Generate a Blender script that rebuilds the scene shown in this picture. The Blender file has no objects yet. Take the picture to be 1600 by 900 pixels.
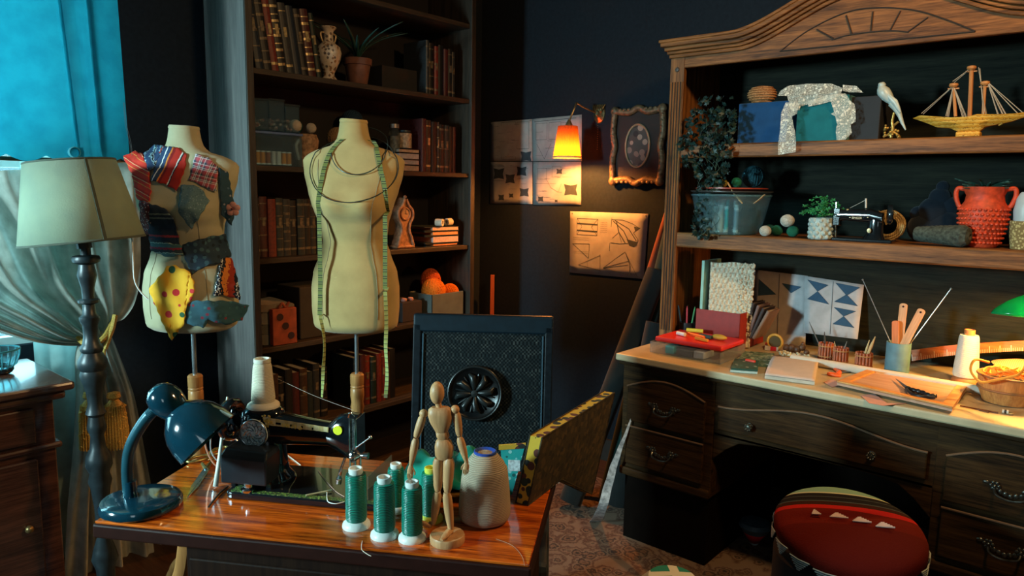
import bpy, bmesh, math, random
from mathutils import Vector, Matrix, Euler
random.seed(7)
C = bpy.context.scene.collection
PI = math.pi
R = math.radians
# ---------------------------------------------------------------- camera
F = 1129.0; YAW = R(40.83); PITCH = R(7.76); ROLL = R(.92)
CAM = Vector((0, 0, 1.45))
_f = Vector((math.cos(PITCH)*math.cos(YAW), math.cos(PITCH)*math.sin(YAW), -math.sin(PITCH)))
_r = Vector((math.sin(YAW), -math.cos(YAW), 0)); _u = _r.cross(_f)
_R = _r*math.cos(ROLL) + _u*math.sin(ROLL); _U = -_r*math.sin(ROLL) + _u*math.cos(ROLL)
cd = bpy.data.cameras.new('camera'); cam = bpy.data.objects.new('camera', cd); C.objects.link(cam)
cam.matrix_world = Matrix(((_R.x, _U.x, -_f.x, CAM.x), (_R.y, _U.y, -_f.y, CAM.y), (_R.z, _U.z, -_f.z, CAM.z), (0, 0, 0, 1)))
cd.sensor_width = 36; cd.lens = F/1600*36; cd.clip_start = .02
bpy.context.scene.camera = cam
vs = bpy.context.scene.view_settings
vs.view_transform = 'Standard'; vs.look = 'None'; vs.gamma = 1; vs.use_curve_mapping = False
vs.exposure = EXPO = 0.0
# measuring helpers: a pixel of the 1600x900 photograph seen on a real plane of the room
def ray(x, y): return _R*((x-800)/F) - _U*((y-450)/F) + _f
def PZ(x, y, z): d = ray(x, y); return CAM + d*((z-CAM.z)/d.z)
def PX(x, y, X): d = ray(x, y); return CAM + d*((X-CAM.x)/d.x)
def PY(x, y, Y): d = ray(x, y); return CAM + d*((Y-CAM.y)/d.y)
def AT(x, y, dep): return CAM + ray(x, y)*dep
_h = Vector((math.cos(YAW), math.sin(YAW), 0))
def LV(x, y, P, yl=0.0):     # (sideways, height) of a pixel on the upright plane through P that faces the camera, yl further away
    d = ray(x, y); t = ((P-CAM).dot(_h)+yl)/d.dot(_h); q = CAM+d*t
    return (q-P).dot(_r), q.z
# ---------------------------------------------------------------- world and large lights
w = bpy.data.worlds.new('world'); bpy.context.scene.world = w; w.use_nodes = True
w.node_tree.nodes['Background'].inputs[0].default_value = (.10, .42, .6, 1)
w.node_tree.nodes['Background'].inputs[1].default_value = .006
def area(name, loc, target, sx, sy, power, col, spread=180):
    l = bpy.data.lights.new(name, 'AREA'); l.shape = 'RECTANGLE'; l.size = sx; l.size_y = sy
    l.energy = power; l.color = col; l.spread = R(spread)
    o = bpy.data.objects.new(name, l); C.objects.link(o); o.location = loc
    o.rotation_euler = (Vector(target)-Vector(loc)).to_track_quat('-Z', 'Y').to_euler()
    return o
def point(name, loc, power, col, rad=.03):
    l = bpy.data.lights.new(name, 'POINT'); l.energy = power; l.color = col; l.shadow_soft_size = rad
    o = bpy.data.objects.new(name, l); C.objects.link(o); o.location = loc; return o
area('daylight_back_window', (.20, 3.35, 1.50), (.20, 0, 1.30), 1.7, 1.6, 66, (.38, .85, 1.0))
area('daylight_side_window', (-1.72, 2.35, 1.66), (.85, 1.55, 1.1), .35, .40, 46, (.62, .93, 1.0), 90)
area('front_fill_light', (-1.5, -.45, 1.75), (.9, 1.4, 1.0), .7, .8, 4.5, (.75, .95, 1.0))  # added cool fill from the camera side; no window stands there
area('warm_ceiling_lamp', (1.75, -.05, 2.55), (2.0, 1.4, 1.0), .20, .20, 24, (1.0, .60, .25))
# ---------------------------------------------------------------- object helpers
def tag(o, label=None, cat=None, group=None, kind=None):
    if label: o['label'] = label
    if cat: o['category'] = cat
    if group: o['group'] = group
    if kind: o['kind'] = kind
    return o
def thing(name, label, cat, loc=(0, 0, 0), rz=0, group=None, rot=None):
    o = bpy.data.objects.new(name, None); C.objects.link(o); o.location = loc
    o.rotation_euler = rot if rot else (0, 0, rz); o.empty_display_size = .05
    return tag(o, label, cat, group)
def copy_tree(o, parent=None):
    c = o.copy(); C.objects.link(c); c.parent = parent
    for ch in list(o.children): copy_tree(ch, c)
    return c
CR = math.atan2(_r.y, _r.x)      # turns local x towards the camera's right hand, local y away from it
TR = math.atan2(-.853, .522)     # the sewing table's turn
HR = -PI/2                       # hutch: local x runs along the wall, local y into the wall
class MB:
    def __init__(s): s.v = []; s.f = []
    def add(s, vs, fs, M=None):
        n = len(s.v)
        s.v += [tuple(M @ Vector(p)) if M else tuple(p) for p in vs]
        s.f += [tuple(i+n for i in f) for f in fs]
        return s
    def box(s, x0, x1, y0, y1, z0, z1, M=None):
        vs = [(x, y, z) for z in (z0, z1) for x, y in ((x0, y0), (x1, y0), (x1, y1), (x0, y1))]
        return s.add(vs, [(3, 2, 1, 0), (4, 5, 6, 7), (0, 1, 5, 4), (1, 2, 6, 5), (2, 3, 7, 6), (3, 0, 4, 7)], M)
    def lathe(s, prof, seg=28, M=None, sx=1, sy=1, cap=True):
        vs = []; fs = []
        for r, z in prof:
            for k in range(seg):
                a = 2*PI*k/seg; vs.append((r*math.cos(a)*sx, r*math.sin(a)*sy, z))
        m = len(prof)
        for j in range(m-1):
            for k in range(seg):
                k2 = (k+1) % seg; fs.append((j*seg+k, j*seg+k2, (j+1)*seg+k2, (j+1)*seg+k))
        if cap:
            if prof[0][0] > 1e-6: fs.append(tuple(range(seg-1, -1, -1)))
            if prof[-1][0] > 1e-6: fs.append(tuple((m-1)*seg+k for k in range(seg)))
        return s.add(vs, fs, M)
    def tube(s, pts, r, seg=10, closed=False, M=None, flat=1.0, up=(0, 0, 1)):
        pts = [Vector(p) for p in pts]; n = len(pts); vs = []; fs = []
        rr = r if isinstance(r, (list, tuple)) else [r]*n
        prev = None
        for i, p in enumerate(pts):
            a = pts[(i-1) % n] if closed or i > 0 else p; b = pts[(i+1) % n] if closed or i < n-1 else p
            t = (b-a).normalized() if (b-a).length > 1e-9 else Vector((0, 0, 1))
            if prev is None:
                q = Vector(up); q = q if abs(q.dot(t)) < .95 else Vector((1, 0, 0))
            else: q = prev
            q = (q - t*q.dot(t)); q = q.normalized() if q.length > 1e-6 else t.orthogonal().normalized()
            prev = q; e = t.cross(q)
            for k in range(seg):
                an = 2*PI*k/seg; vs.append(tuple(p + (q*math.cos(an)*flat + e*math.sin(an))*rr[i]))
        m = n if closed else n-1
        for j in range(m):
            j2 = (j+1) % n
            for k in range(seg):
                k2 = (k+1) % seg; fs.append((j*seg+k, j*seg+k2, j2*seg+k2, j2*seg+k))
        if not closed: fs += [tuple(range(seg-1, -1, -1)), tuple((n-1)*seg+k for k in range(seg))]
        return s.add(vs, fs, M)
    def ball(s, c, rx, ry=None, rz=None, seg=20, rings=12, M=None):
        ry = ry or rx; rz = rz or rx; pr = [(math.sin(PI*j/rings), -math.cos(PI*j/rings)) for j in range(rings+1)]
        MM = Matrix.Translation(Vector(c)) @ Matrix.Diagonal((rx, ry, rz, 1))
        return s.lathe([(max(r, 1e-4), z) for r, z in pr], seg, (M @ MM) if M else MM)
    def prism(s, pts, t, M=None):       # outline in local xz, thickness along y from 0 to t
        n = len(pts)
        vs = [(x, 0, z) for x, z in pts] + [(x, t, z) for x, z in pts]
        fs = [tuple(range(n)), tuple(range(2*n-1, n-1, -1))] + [(i, i+n, (i+1) % n+n, (i+1) % n) for i in range(n)]
        return s.add(vs, fs, M)
    def slab(s, pts, z0, z1, M=None):   # outline in local xy, thickness along z
        n = len(pts)
        vs = [(x, y, z0) for x, y in pts] + [(x, y, z1) for x, y in pts]
        fs = [tuple(range(n-1, -1, -1)), tuple(range(n, 2*n))] + [(i, (i+1) % n, (i+1) % n+n, i+n) for i in range(n)]
        return s.add(vs, fs, M)
    def grid(s, fn, nu, nv, M=None):
        vs = [fn(u/nu, v/nv) for v in range(nv+1) for u in range(nu+1)]
        fs = [(j*(nu+1)+i, j*(nu+1)+i+1, (j+1)*(nu+1)+i+1, (j+1)*(nu+1)+i) for j in range(nv) for i in range(nu)]
        return s.add(vs, fs, M)
    def loft(s, rings, cap=True, M=None):
        n = len(rings[0]); vs = [p for r in rings for p in r]; fs = []
        for j in range(len(rings)-1):
            for k in range(n):
                k2 = (k+1) % n; fs.append((j*n+k, j*n+k2, (j+1)*n+k2, (j+1)*n+k))
        if cap: fs += [tuple(range(n-1, -1, -1)), tuple((len(rings)-1)*n+k for k in range(n))]
        return s.add(vs, fs, M)
    def build(s, name, mat, parent=None, smooth=False, bevel=0, sub=0, solid=0, angle=40, label=None, loc=None, rz=0, rot=None):
        me = bpy.data.meshes.new(name); me.from_pydata(s.v, [], s.f)
        bm = bmesh.new(); bm.from_mesh(me); bmesh.ops.recalc_face_normals(bm, faces=bm.faces)
        if smooth:
            ca = math.cos(R(angle))
            for f in bm.faces: f.smooth = True
            for e in bm.edges:
                if len(e.link_faces) == 2 and e.link_faces[0].normal.dot(e.link_faces[1].normal) < ca: e.smooth = False
        bm.to_mesh(me); bm.free()
        o = bpy.data.objects.new(name, me); C.objects.link(o)
        if isinstance(mat, (list, tuple)):
            for m in mat: me.materials.append(m)
        else: me.materials.append(mat)
        if parent: o.parent = parent
        if loc: o.location = loc
        if rot: o.rotation_euler = rot
        elif rz: o.rotation_euler = (0, 0, rz)
        if solid:
            m = o.modifiers.new('s', 'SOLIDIFY'); m.thickness = solid; m.offset = 0
        if bevel:
            m = o.modifiers.new('b', 'BEVEL'); m.width = bevel; m.segments = 2; m.limit_method = 'ANGLE'; m.angle_limit = R(35)
        if sub:
            m = o.modifiers.new('u', 'SUBSURF'); m.levels = sub; m.render_levels = sub
        if label: o['label'] = label
        return o
def TM(x=0, y=0, z=0, rx=0, ry=0, rz=0, s=1):
    return Matrix.Translation((x, y, z)) @ Euler((R(rx), R(ry), R(rz))).to_matrix().to_4x4() @ Matrix.Scale(s, 4)
def cr(pts, n=8, closed=False):          # smooth curve through points
    P = [Vector(p) for p in pts]; out = []; m = len(P)
    for i in range(m if closed else m-1):
        if closed: a, b, c, d = P[i-1], P[i], P[(i+1) % m], P[(i+2) % m]
        else: a, b, c, d = P[max(i-1, 0)], P[i], P[i+1], P[min(i+2, m-1)]
        for k in range(n):
            t = k/n; out.append(.5*((2*b)+(c-a)*t+(2*a-5*b+4*c-d)*t*t+(3*b-a-3*c+d)*t**3))
    if not closed: out.append(P[-1])
    return out
# ---------------------------------------------------------------- materials
_mats = {}
def nodes(name):
    m = bpy.data.materials.new(name); m.use_nodes = True; nt = m.node_tree; return m, nt, nt.nodes['Principled BSDF']
def coords(nt, scale=(1, 1, 1), rot=(0, 0, 0), kind='Object'):
    tc = nt.nodes.new('ShaderNodeTexCoord'); mp = nt.nodes.new('ShaderNodeMapping')
    mp.inputs['Scale'].default_value = scale; mp.inputs['Rotation'].default_value = rot
    nt.links.new(tc.outputs[kind], mp.inputs[0]); return mp.outputs[0]
def bump(nt, b, fac, strength, dist=.002):
    n = nt.nodes.new('ShaderNodeBump'); n.inputs['Strength'].default_value = strength; n.inputs['Distance'].default_value = dist
    nt.links.new(fac, n.inputs['Height']); nt.links.new(n.outputs[0], b.inputs['Normal'])
def ramp(nt, fac, stops, interp='LINEAR'):
    r = nt.nodes.new('ShaderNodeValToRGB'); r.color_ramp.interpolation = interp; e = r.color_ramp.elements
    while len(e) < len(stops): e.new(.5)
    for i, (p, c) in enumerate(stops): e[i].position = p; e[i].color = (*c, 1)
    nt.links.new(fac, r.inputs[0]); return r.outputs[0]
def noise(nt, co, scale, detail=3, rough=.5):
    n = nt.nodes.new('ShaderNodeTexNoise'); n.inputs['Scale'].default_value = scale; n.inputs['Detail'].default_value = detail
    n.inputs['Roughness'].default_value = rough; nt.links.new(co, n.inputs['Vector']); return n.outputs['Fac']
def plain(name, col, rough=.6, metal=0, var=.15, scale=30, bmp=.0, spec=.5, trans=0, alpha=1, coat=0):
    if name in _mats: return _mats[name]
    m, nt, b = nodes(name)
    f = noise(nt, coords(nt), scale)
    c2 = tuple(max(0, c*(1-var)) for c in col); c3 = tuple(min(1, c*(1+var)) for c in col)
    nt.links.new(ramp(nt, f, [(.3, c2), (.7, c3)]), b.inputs['Base Color'])
    b.inputs['Roughness'].default_value = rough; b.inputs['Metallic'].default_value = metal
    b.inputs['Specular IOR Level'].default_value = spec; b.inputs['Coat Weight'].default_value = coat
    if trans: b.inputs['Transmission Weight'].default_value = trans
    if alpha < 1: b.inputs['Alpha'].default_value = alpha
    if bmp: bump(nt, b, f, bmp)
    _mats[name] = m; return m
def wood(name, c1, c2, rough=.4, along='x', scale=1.0, coat=0, spec=.4):
    if name in _mats: return _mats[name]
    m, nt, b = nodes(name)
    sc = {'x': (1.2, 22, 22), 'y': (22, 1.2, 22), 'z': (22, 22, 1.2)}[along]
    co = coords(nt, tuple(v*scale for v in sc))
    f = noise(nt, co, 2.2, 6, .62)
    f2 = noise(nt, coords(nt, tuple(v*scale*3.5 for v in sc)), 3, 3, .6)
    mx = nt.nodes.new('ShaderNodeMath'); mx.operation = 'MULTIPLY_ADD'; mx.inputs[1].default_value = .6
    a = nt.nodes.new('ShaderNodeMath'); a.operation = 'MULTIPLY'; a.inputs[1].default_value = .4
    nt.links.new(f2, a.inputs[0]); nt.links.new(f, mx.inputs[0]); nt.links.new(a.outputs[0], mx.inputs[2])
    mid = tuple((p+q)/2 for p, q in zip(c1, c2))
    nt.links.new(ramp(nt, mx.outputs[0], [(.36, c1), (.5, mid), (.62, c2)]), b.inputs['Base Color'])
    b.inputs['Roughness'].default_value = rough; b.inputs['Specular IOR Level'].default_value = spec
    b.inputs['Coat Weight'].default_value = coat; b.inputs['Coat Roughness'].default_value = .08
    bump(nt, b, mx.outputs[0], .25, .001)
    _mats[name] = m; return m
def cloth(name, col, rough=.9, weave=500, trans=0, var=.12, col2=None, bstr=.35):
    if name in _mats: return _mats[name]
    m, nt, b = nodes(name)
    co = coords(nt); f = noise(nt, co, weave, 2); g = noise(nt, co, 18, 4)
    c2 = col2 or tuple(c*(1-var*2) for c in col)
    cc = ramp(nt, g, [(.3, c2), (.65, col)])
    nt.links.new(cc, b.inputs['Base Color']); b.inputs['Roughness'].default_value = rough
    b.inputs['Specular IOR Level'].default_value = .15; b.inputs['Sheen Weight'].default_value = .2
    bump(nt, b, f, bstr, .001)
    if trans:
        t = nt.nodes.new('ShaderNodeBsdfTranslucent'); nt.links.new(cc, t.inputs[0])
        x = nt.nodes.new('ShaderNodeMixShader'); x.inputs[0].default_value = trans
        nt.links.new(b.outputs[0], x.inputs[1]); nt.links.new(t.outputs[0], x.inputs[2])
        nt.links.new(x.outputs[0], nt.nodes['Material Output'].inputs[0])
    _mats[name] = m; return m
def bands(name, cols, axis='z', period=.05, rough=.9, interp='CONSTANT', weave=300, jag=0.0, rot=0):
    """woven or printed stripes: cols = [(position 0..1, colour)] repeated every period metres along axis"""
    if name in _mats: return _mats[name]
    m, nt, b = nodes(name)
    s = nt.nodes.new('ShaderNodeSeparateXYZ'); co = coords(nt, rot=(0, R(rot), 0)); nt.links.new(co, s.inputs[0])
    v = s.outputs['XYZ'.index(axis.upper())]
    if jag:
        nz = noise(nt, co, 120, 1); ad = nt.nodes.new('ShaderNodeMath'); ad.operation = 'MULTIPLY_ADD'; ad.inputs[1].default_value = jag
        nt.links.new(nz, ad.inputs[0]); nt.links.new(v, ad.inputs[2]); v = ad.outputs[0]
    d = nt.nodes.new('ShaderNodeMath'); d.operation = 'DIVIDE'; d.inputs[1].default_value = period; nt.links.new(v, d.inputs[0])
    fr = nt.nodes.new('ShaderNodeMath'); fr.operation = 'FRACT'; nt.links.new(d.outputs[0], fr.inputs[0])
    nt.links.new(ramp(nt, fr.outputs[0], cols, interp), b.inputs['Base Color'])
    b.inputs['Roughness'].default_value = rough; b.inputs['Specular IOR Level'].default_value = .2
    bump(nt, b, noise(nt, co, weave, 2), .4, .001)
    _mats[name] = m; return m
def spotty(name, base, spots, scale, thr=.25, rough=.9, feature='F1', bstr=.3):
    """voronoi blotches: base colour with spots = [colours] """
    if name in _mats: return _mats[name]
    m, nt, b = nodes(name); co = coords(nt)
    vo = nt.nodes.new('ShaderNodeTexVoronoi'); vo.inputs['Scale'].default_value = scale; nt.links.new(co, vo.inputs['Vector'])
    sc = nt.nodes.new('ShaderNodeSeparateColor'); nt.links.new(vo.outputs['Color'], sc.inputs[0])
    pick = ramp(nt, sc.outputs[0], [(i/len(spots), c) for i, c in enumerate(spots)], 'CONSTANT')
    lt = nt.nodes.new('ShaderNodeMath'); lt.operation = 'LESS_THAN'; lt.inputs[1].default_value = thr
    nt.links.new(vo.outputs['Distance'], lt.inputs[0])
    mx = nt.nodes.new('ShaderNodeMix'); mx.data_type = 'RGBA'; mx.inputs[6].default_value = (*base, 1)
    nt.links.new(lt.outputs[0], mx.inputs[0]); nt.links.new(pick, mx.inputs[7]); nt.links.new(mx.outputs[2], b.inputs['Base Color'])
    b.inputs['Roughness'].default_value = rough; bump(nt, b, noise(nt, co, 300, 2), bstr, .001)
    _mats[name] = m; return m
def glass(name, col=(.8, .95, 1), rough=.05, mixw=.8):
    if name in _mats: return _mats[name]
    m, nt, b = nodes(name); b.inputs['Base Color'].default_value = (*col, 1); b.inputs['Roughness'].default_value = rough
    b.inputs['IOR'].default_value = 1.3; b.inputs['Transmission Weight'].default_value = .85
    t = nt.nodes.new('ShaderNodeBsdfTransparent'); t.inputs[0].default_value = (*[.6+.4*c for c in col], 1)
    x = nt.nodes.new('ShaderNodeMixShader'); x.inputs[0].default_value = mixw
    nt.links.new(b.outputs[0], x.inputs[1]); nt.links.new(t.outputs[0], x.inputs[2]); nt.links.new(x.outputs[0], nt.nodes['Material Output'].inputs[0])
    _mats[name] = m; return m
def glow(name, col, strength, base=None, trans=0):
    m, nt, b = nodes(name); b.inputs['Base Color'].default_value = (*(base or col), 1)
    b.inputs['Emission Color'].default_value = (*col, 1); b.inputs['Emission Strength'].default_value = strength
    return m
# ---------------------------------------------------------------- the room
XW, YW, ZC = 3.20, 3.03, 2.75
wallm = plain('dark_wall_paint', (.014, .019, .026), .9, var=.12, scale=60, bmp=.1, spec=.08)
winm = plain('white_window_wood', (.75, .78, .76), .5, var=.05)
def struct(name, mb, mat, **k): o = mb.build(name, mat, **k); o['kind'] = 'structure'; return o
struct('floor', MB().box(-1.7, XW, -1.6, YW, -.06, 0), wood('floor_boards', (.035, .016, .008), (.09, .04, .018), .45, 'y'))
struct('ceiling', MB().box(-1.7, XW, -1.6, YW, ZC, ZC+.06), plain('ceiling_paint', (.10, .12, .13), .9, var=.05))
struct('wall_right', MB().box(XW, XW+.1, -1.6, YW+.1, 0, ZC), wallm)
WX0, WX1, WZ0, WZ1 = -.55, .99, .86, 2.35
struct('wall_back', MB().box(WX1, XW, YW, YW+.1, 0, ZC).box(-1.7, WX0, YW, YW+.1, 0, ZC).box(WX0, WX1, YW, YW+.1, 0, WZ0).box(WX0, WX1, YW, YW+.1, WZ1, ZC), wallm)
struct('wall_left', MB().box(-1.7, -1.6, -1.6, 1.6, 0, ZC).box(-1.7, -1.6, 2.8, YW, 0, ZC).box(-1.7, -1.6, 1.6, 2.8, 0, .9).box(-1.7, -1.6, 1.6, 2.8, 2.4, ZC), wallm)
wf = MB()
for x in (WX0, -.02, .52, WX1-.04): wf.box(x, x+.04, YW+.02, YW+.08, WZ0, WZ1)
for z in (WZ0, 1.0, 1.5, 1.95, WZ1-.04): wf.box(WX0, WX1, YW+.03, YW+.07, z, z+.03)
w1 = struct('window_1', wf, winm)
MB().box(WX0, WX1, YW+.045, YW+.049, WZ0, WZ1).build('window_pane', glass('pane', (.9, 1, 1), .02, .93), w1)
wf = MB()
for y in (1.6, 2.76): wf.box(-1.68, -1.62, y, y+.04, .9, 2.4)
for z in (.9, 2.36): wf.box(-1.67, -1.63, 1.6, 2.8, z, z+.03)
w2 = struct('window_2', wf, winm)
MB().box(-1.652, -1.648, 1.6, 2.8, .9, 2.4).build('window_pane', glass('pane'), w2)
bbm = plain('dark_baseboard', (.03, .025, .02), .5)
struct('baseboard_back', MB().box(1.1, XW-.015, YW-.015, YW, 0, .12), bbm)
struct('baseboard_right', MB().box(XW-.015, XW, -1.6, YW, 0, .12), bbm)
# rug: a patterned carpet over the boards
def rug_mat():
    m, nt, b = nodes('oriental_rug'); co = coords(nt)
    n1 = noise(nt, coords(nt, (1, 1, 1)), 9, 5, .7)
    vo = nt.nodes.new('ShaderNodeTexVoronoi'); vo.inputs['Scale'].default_value = 16; nt.links.new(co, vo.inputs['Vector'])
    ad = nt.nodes.new('ShaderNodeMath'); ad.operation = 'ADD'; nt.links.new(n1, ad.inputs[0]); nt.links.new(vo.outputs['Distance'], ad.inputs[1])
    n2 = noise(nt, co, 3.2, 6, .75); mu = nt.nodes.new('ShaderNodeMath'); mu.operation = 'MULTIPLY'
    nt.links.new(ad.outputs[0], mu.inputs[0]); nt.links.new(n2, mu.inputs[1])
    nt.links.new(ramp(nt, mu.outputs[0], [(.26, (.035, .022, .016)), (.33, (.20, .105, .06)), (.39, (.025, .015, .012)), (.44, (.22, .135, .085)), (.52, (.085, .035, .02)), (.60, (.20, .125, .08))]), b.inputs['Base Color'])
    b.inputs['Roughness'].default_value = 1; bump(nt, b, noise(nt, co, 400, 1), .6, .002)
    return m
rug = MB().box(-.2, 2.95, -1.2, 2.05, 0, .008).build('rug', rug_mat())
tag(rug, 'patterned brown and tan oriental rug spread over the floor under the table', 'rug')
fr = MB()
for k in range(108): x = -.19+k*.029; fr.box(x, x+.004, 2.05, 2.09, 0, .004)
fr.build('fringe', cloth('rug_fringe', (.6, .5, .38)), rug)
# ---------------------------------------------------------------- curtains at the back window
def lerp(a, b, t): return a+(b-a)*t
def rows_surface(rows, Y, nfold, amp, nu=90, sub=10, sag=0, ph=0):
    """rows: (left px, left py, right px, right py, fold scale) of the photograph, measured on the curtain's plane"""
    pts = []
    for j in range((len(rows)-1)*sub+1):
        t = j/sub; i = min(int(t), len(rows)-2); k = t-i
        r = []
        for q in range(5):
            p0, p1, p2, p3 = rows[max(i-1, 0)][q], rows[i][q], rows[i+1][q], rows[min(i+2, len(rows)-1)][q]
            r.append(.5*((2*p1)+(p2-p0)*k+(2*p0-5*p1+4*p2-p3)*k*k+(3*p1-p0-3*p2+p3)*k**3))
        line = []
        for n in range(nu+1):
            u = n/nu; x = lerp(r[0], r[2], u); y = lerp(r[1], r[3], u)+sag*math.sin(PI*u)*r[4]
            a = amp*max(.15, r[4])
            yo = a*(math.sin(2*PI*nfold*u+ph+1.3*math.sin(3*u+t*.4))+.4*math.sin(2*PI*nfold*2.3*u+t*.7+ph))
            P = PY(x, y, Y); line.append((P.x, Y+yo, P.z))
        pts.append(line)
    m = MB(); nv = len(pts)-1
    return m.add([p for l in pts for p in l], [(j*(nu+1)+i, j*(nu+1)+i+1, (j+1)*(nu+1)+i+1, (j+1)*(nu+1)+i) for j in range(nv) for i in range(nu)])
# blue shade: hangs straight, hem at z ~1.53 with a rolled pocket
def shade_fn(u, v):
    a = PY(-420, 100, 2.76).x; b = PY(lerp(186, 196, v), 100, 2.76).x
    x = lerp(a, b, u)
    xr = (x-a)/(b-a)
    hem = 1.537-.02*abs(math.sin(xr*26))-.02*(math.exp(-((xr-.872)/.03)**2))
    z = lerp(2.45, hem, v)
    y = 2.76+.006*math.sin(x*24+v*.8)
    for c, w_ in ((lerp(.872, .925, v), .0055), (lerp(.965, 1.0, v), .006), (lerp(.57, .63, v), .015)):
        y += .024*math.exp(-((x-c)/w_)**2)*(1 if v < .93 else (1-v)*14)
    y -= .018*math.exp(-((x-lerp(.90, .95, v))/.02)**2)
    return (x, y, z)
bl = MB().grid(shade_fn, 220, 40).build('window_blind', cloth('blue_shade_cloth', (.014, .26, .33), .8, 260, trans=.55, col2=(.010, .20, .27)), smooth=True, angle=180)
tag(bl, 'bright blue fabric window shade hanging behind the floor lamp', 'window shade')
P = PY(116, 238, 2.75); hp = MB().lathe([(.016, -.03), (.019, 0), (.016, .002)], 20, TM(P.x, 2.745, P.z, 90, 0, 0), cap=False)
hp.build('hem_pocket', cloth('blue_shade_cloth2', (.10, .52, .62)), bl, smooth=True)
rod = MB().tube([(-.75, 2.76, 2.46), (1.1, 2.76, 2.46)], .014, 12)
for x in (-.6, 1.05): rod.box(x-.01, x+.01, 2.76, YW, 2.45, 2.47)
rz2 = PY(190, 254, 2.85).z; rod2 = MB().tube([(-.7, 2.85, rz2), (1.10, 2.85, rz2)], .008, 12)
for x in (-.6, 1.08): rod2.box(x-.01, x+.01, 2.85, YW, rz2-.01, rz2+.01)
tag(rod2.build('cafe_rod', plain('rod_metal', (.1, .08, .05), .4, .8), smooth=True), 'thin dark rod carrying the drape behind the hem of the blue shade', 'curtain rod')
tag(rod.build('curtain_rod', plain('rod_metal', (.1, .08, .05), .4, .8), smooth=True), 'dark metal curtain rod above the window', 'curtain rod')
creamc = cloth('grey_drape', (.50, .50, .43), .85, 260, trans=.22, col2=(.30, .31, .26))
dr = thing('drape', 'long grey-green drape gathered by a gold tieback behind the floor lamp', 'curtain', (0, 0, 0))
rows_surface([(-420, 252, 210, 252, 1.2), (-400, 280, 213, 280, 1.2), (-330, 330, 215, 330, 1.2), (-210, 440, 214, 420, 1.1), (-60, 500, 205, 468, .9), (40, 532, 190, 494, .7), (96, 540, 176, 503, .45), (126, 541, 168, 512, .3)],
             2.85, 7, .040, 150, 10, 14).build('swept_panel', creamc, dr, smooth=True, angle=180)
rows_surface([(124, 536, 168, 512, .3), (120, 560, 184, 548, .5), (124, 620, 212, 620, .9), (120, 700, 228, 700, 1.1), (110, 800, 246, 800, 1.2), (104, 905, 262, 905, 1.3), (98, 985, 272, 985, 1.3)],
             2.85, 3.5, .030, 90, 10, 0, .6).build('hanging_tail', creamc, dr, smooth=True, angle=180)
goldc = plain('gold_cord', (.75, .46, .10), .55, .2, .4, 260, .6)
tb = thing('curtain_tieback', 'twisted gold tieback cord with two fat tassels round the grey drape', 'tieback')
def ppx(x, y, Y): p = PY(x, y, Y); return (p.x, Y, p.z)
MB().tube(cr([ppx(180, 492, 2.8), ppx(176, 512, 2.79), ppx(170, 528, 2.78), ppx(164, 545, 2.78)]), .009, 8).build('cord', goldc, tb, smooth=True)
MB().tube(cr([ppx(122, 528, 2.85), ppx(140, 540, 2.79), ppx(162, 528, 2.78), ppx(178, 500, 2.83)]), .010, 8).build('cord', goldc, tb, smooth=True)
MB().tube(cr([ppx(164, 540, 2.78), ppx(160, 575, 2.79), ppx(158, 615, 2.79)]), .006, 8).build('cord', goldc, tb, smooth=True)
for x in (143, 180):
    p = PY(x, 655, 2.78); m = MB().lathe([(.004, .105), (.02, .10), (.024, .085), (.014, .075), (.026, .06), (.036, .0), (.040, -.10), (.030, -.102)], 26)
    for k in range(26):
        a = 2*PI*k/26; m.tube([(.03*math.cos(a), .03*math.sin(a), .055), (.037*math.cos(a), .037*math.sin(a), 0), (.042*math.cos(a), .042*math.sin(a), -.105)], .0035, 5)
    for k in range(60): a = random.uniform(0, 2*PI); zq = random.uniform(-.10, .05); r_ = lerp(.042, .034, (zq+.1)/.15); m.ball((r_*math.cos(a), r_*math.sin(a), zq), .0055, None, None, 7, 5)
    m.build('tassel', goldc, tb, smooth=True, loc=p)
sheer = cloth('sheer_cloth', (.50, .72, .68), .8, 300, trans=.45)
def sheer_fn(u, v):
    z = lerp(1.60, .05, v); xl = .79; x = lerp(xl, .975, u)
    return (x, 2.925+.008*math.sin(x*70)+.004*math.sin(x*31+z*2), z)
tag(MB().grid(sheer_fn, 90, 40).build('sheer_curtain', sheer, smooth=True, angle=180), 'pale green sheer curtain hanging flat behind the tied drape', 'curtain')
# ---------------------------------------------------------------- cabinet under the window
cw = wood('cabinet_wood', (.035, .014, .010), (.13, .05, .03), .22, 'x', coat=.4)
cb = thing('cabinet', 'dark polished wooden cabinet with moulded top beside the curtain', 'cabinet', (0, 0, 0))
ZT = .84; cx1 = .765; cy0 = 2.445
MB().box(-.35, cx1-.05, cy0+.045, 2.86, .08, ZT-.05).build('body', cw, cb, bevel=.004)
MB().box(-.38, cx1, cy0, 2.89, ZT-.026, ZT).build('cabinet_top', cw, cb, bevel=.008)
MB().box(-.365, cx1-.02, cy0+.02, 2.875, ZT-.055, ZT-.026).build('top_moulding', cw, cb, bevel=.01)
MB().box(-.36, cx1-.035, cy0+.03, 2.87, ZT-.21, ZT-.19).build('mid_moulding', cw, cb, bevel=.008)
MB().box(-.36, cx1-.03, cy0+.03, 2.87, 0, .09).build('plinth', cw, cb, bevel=.006)
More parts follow.
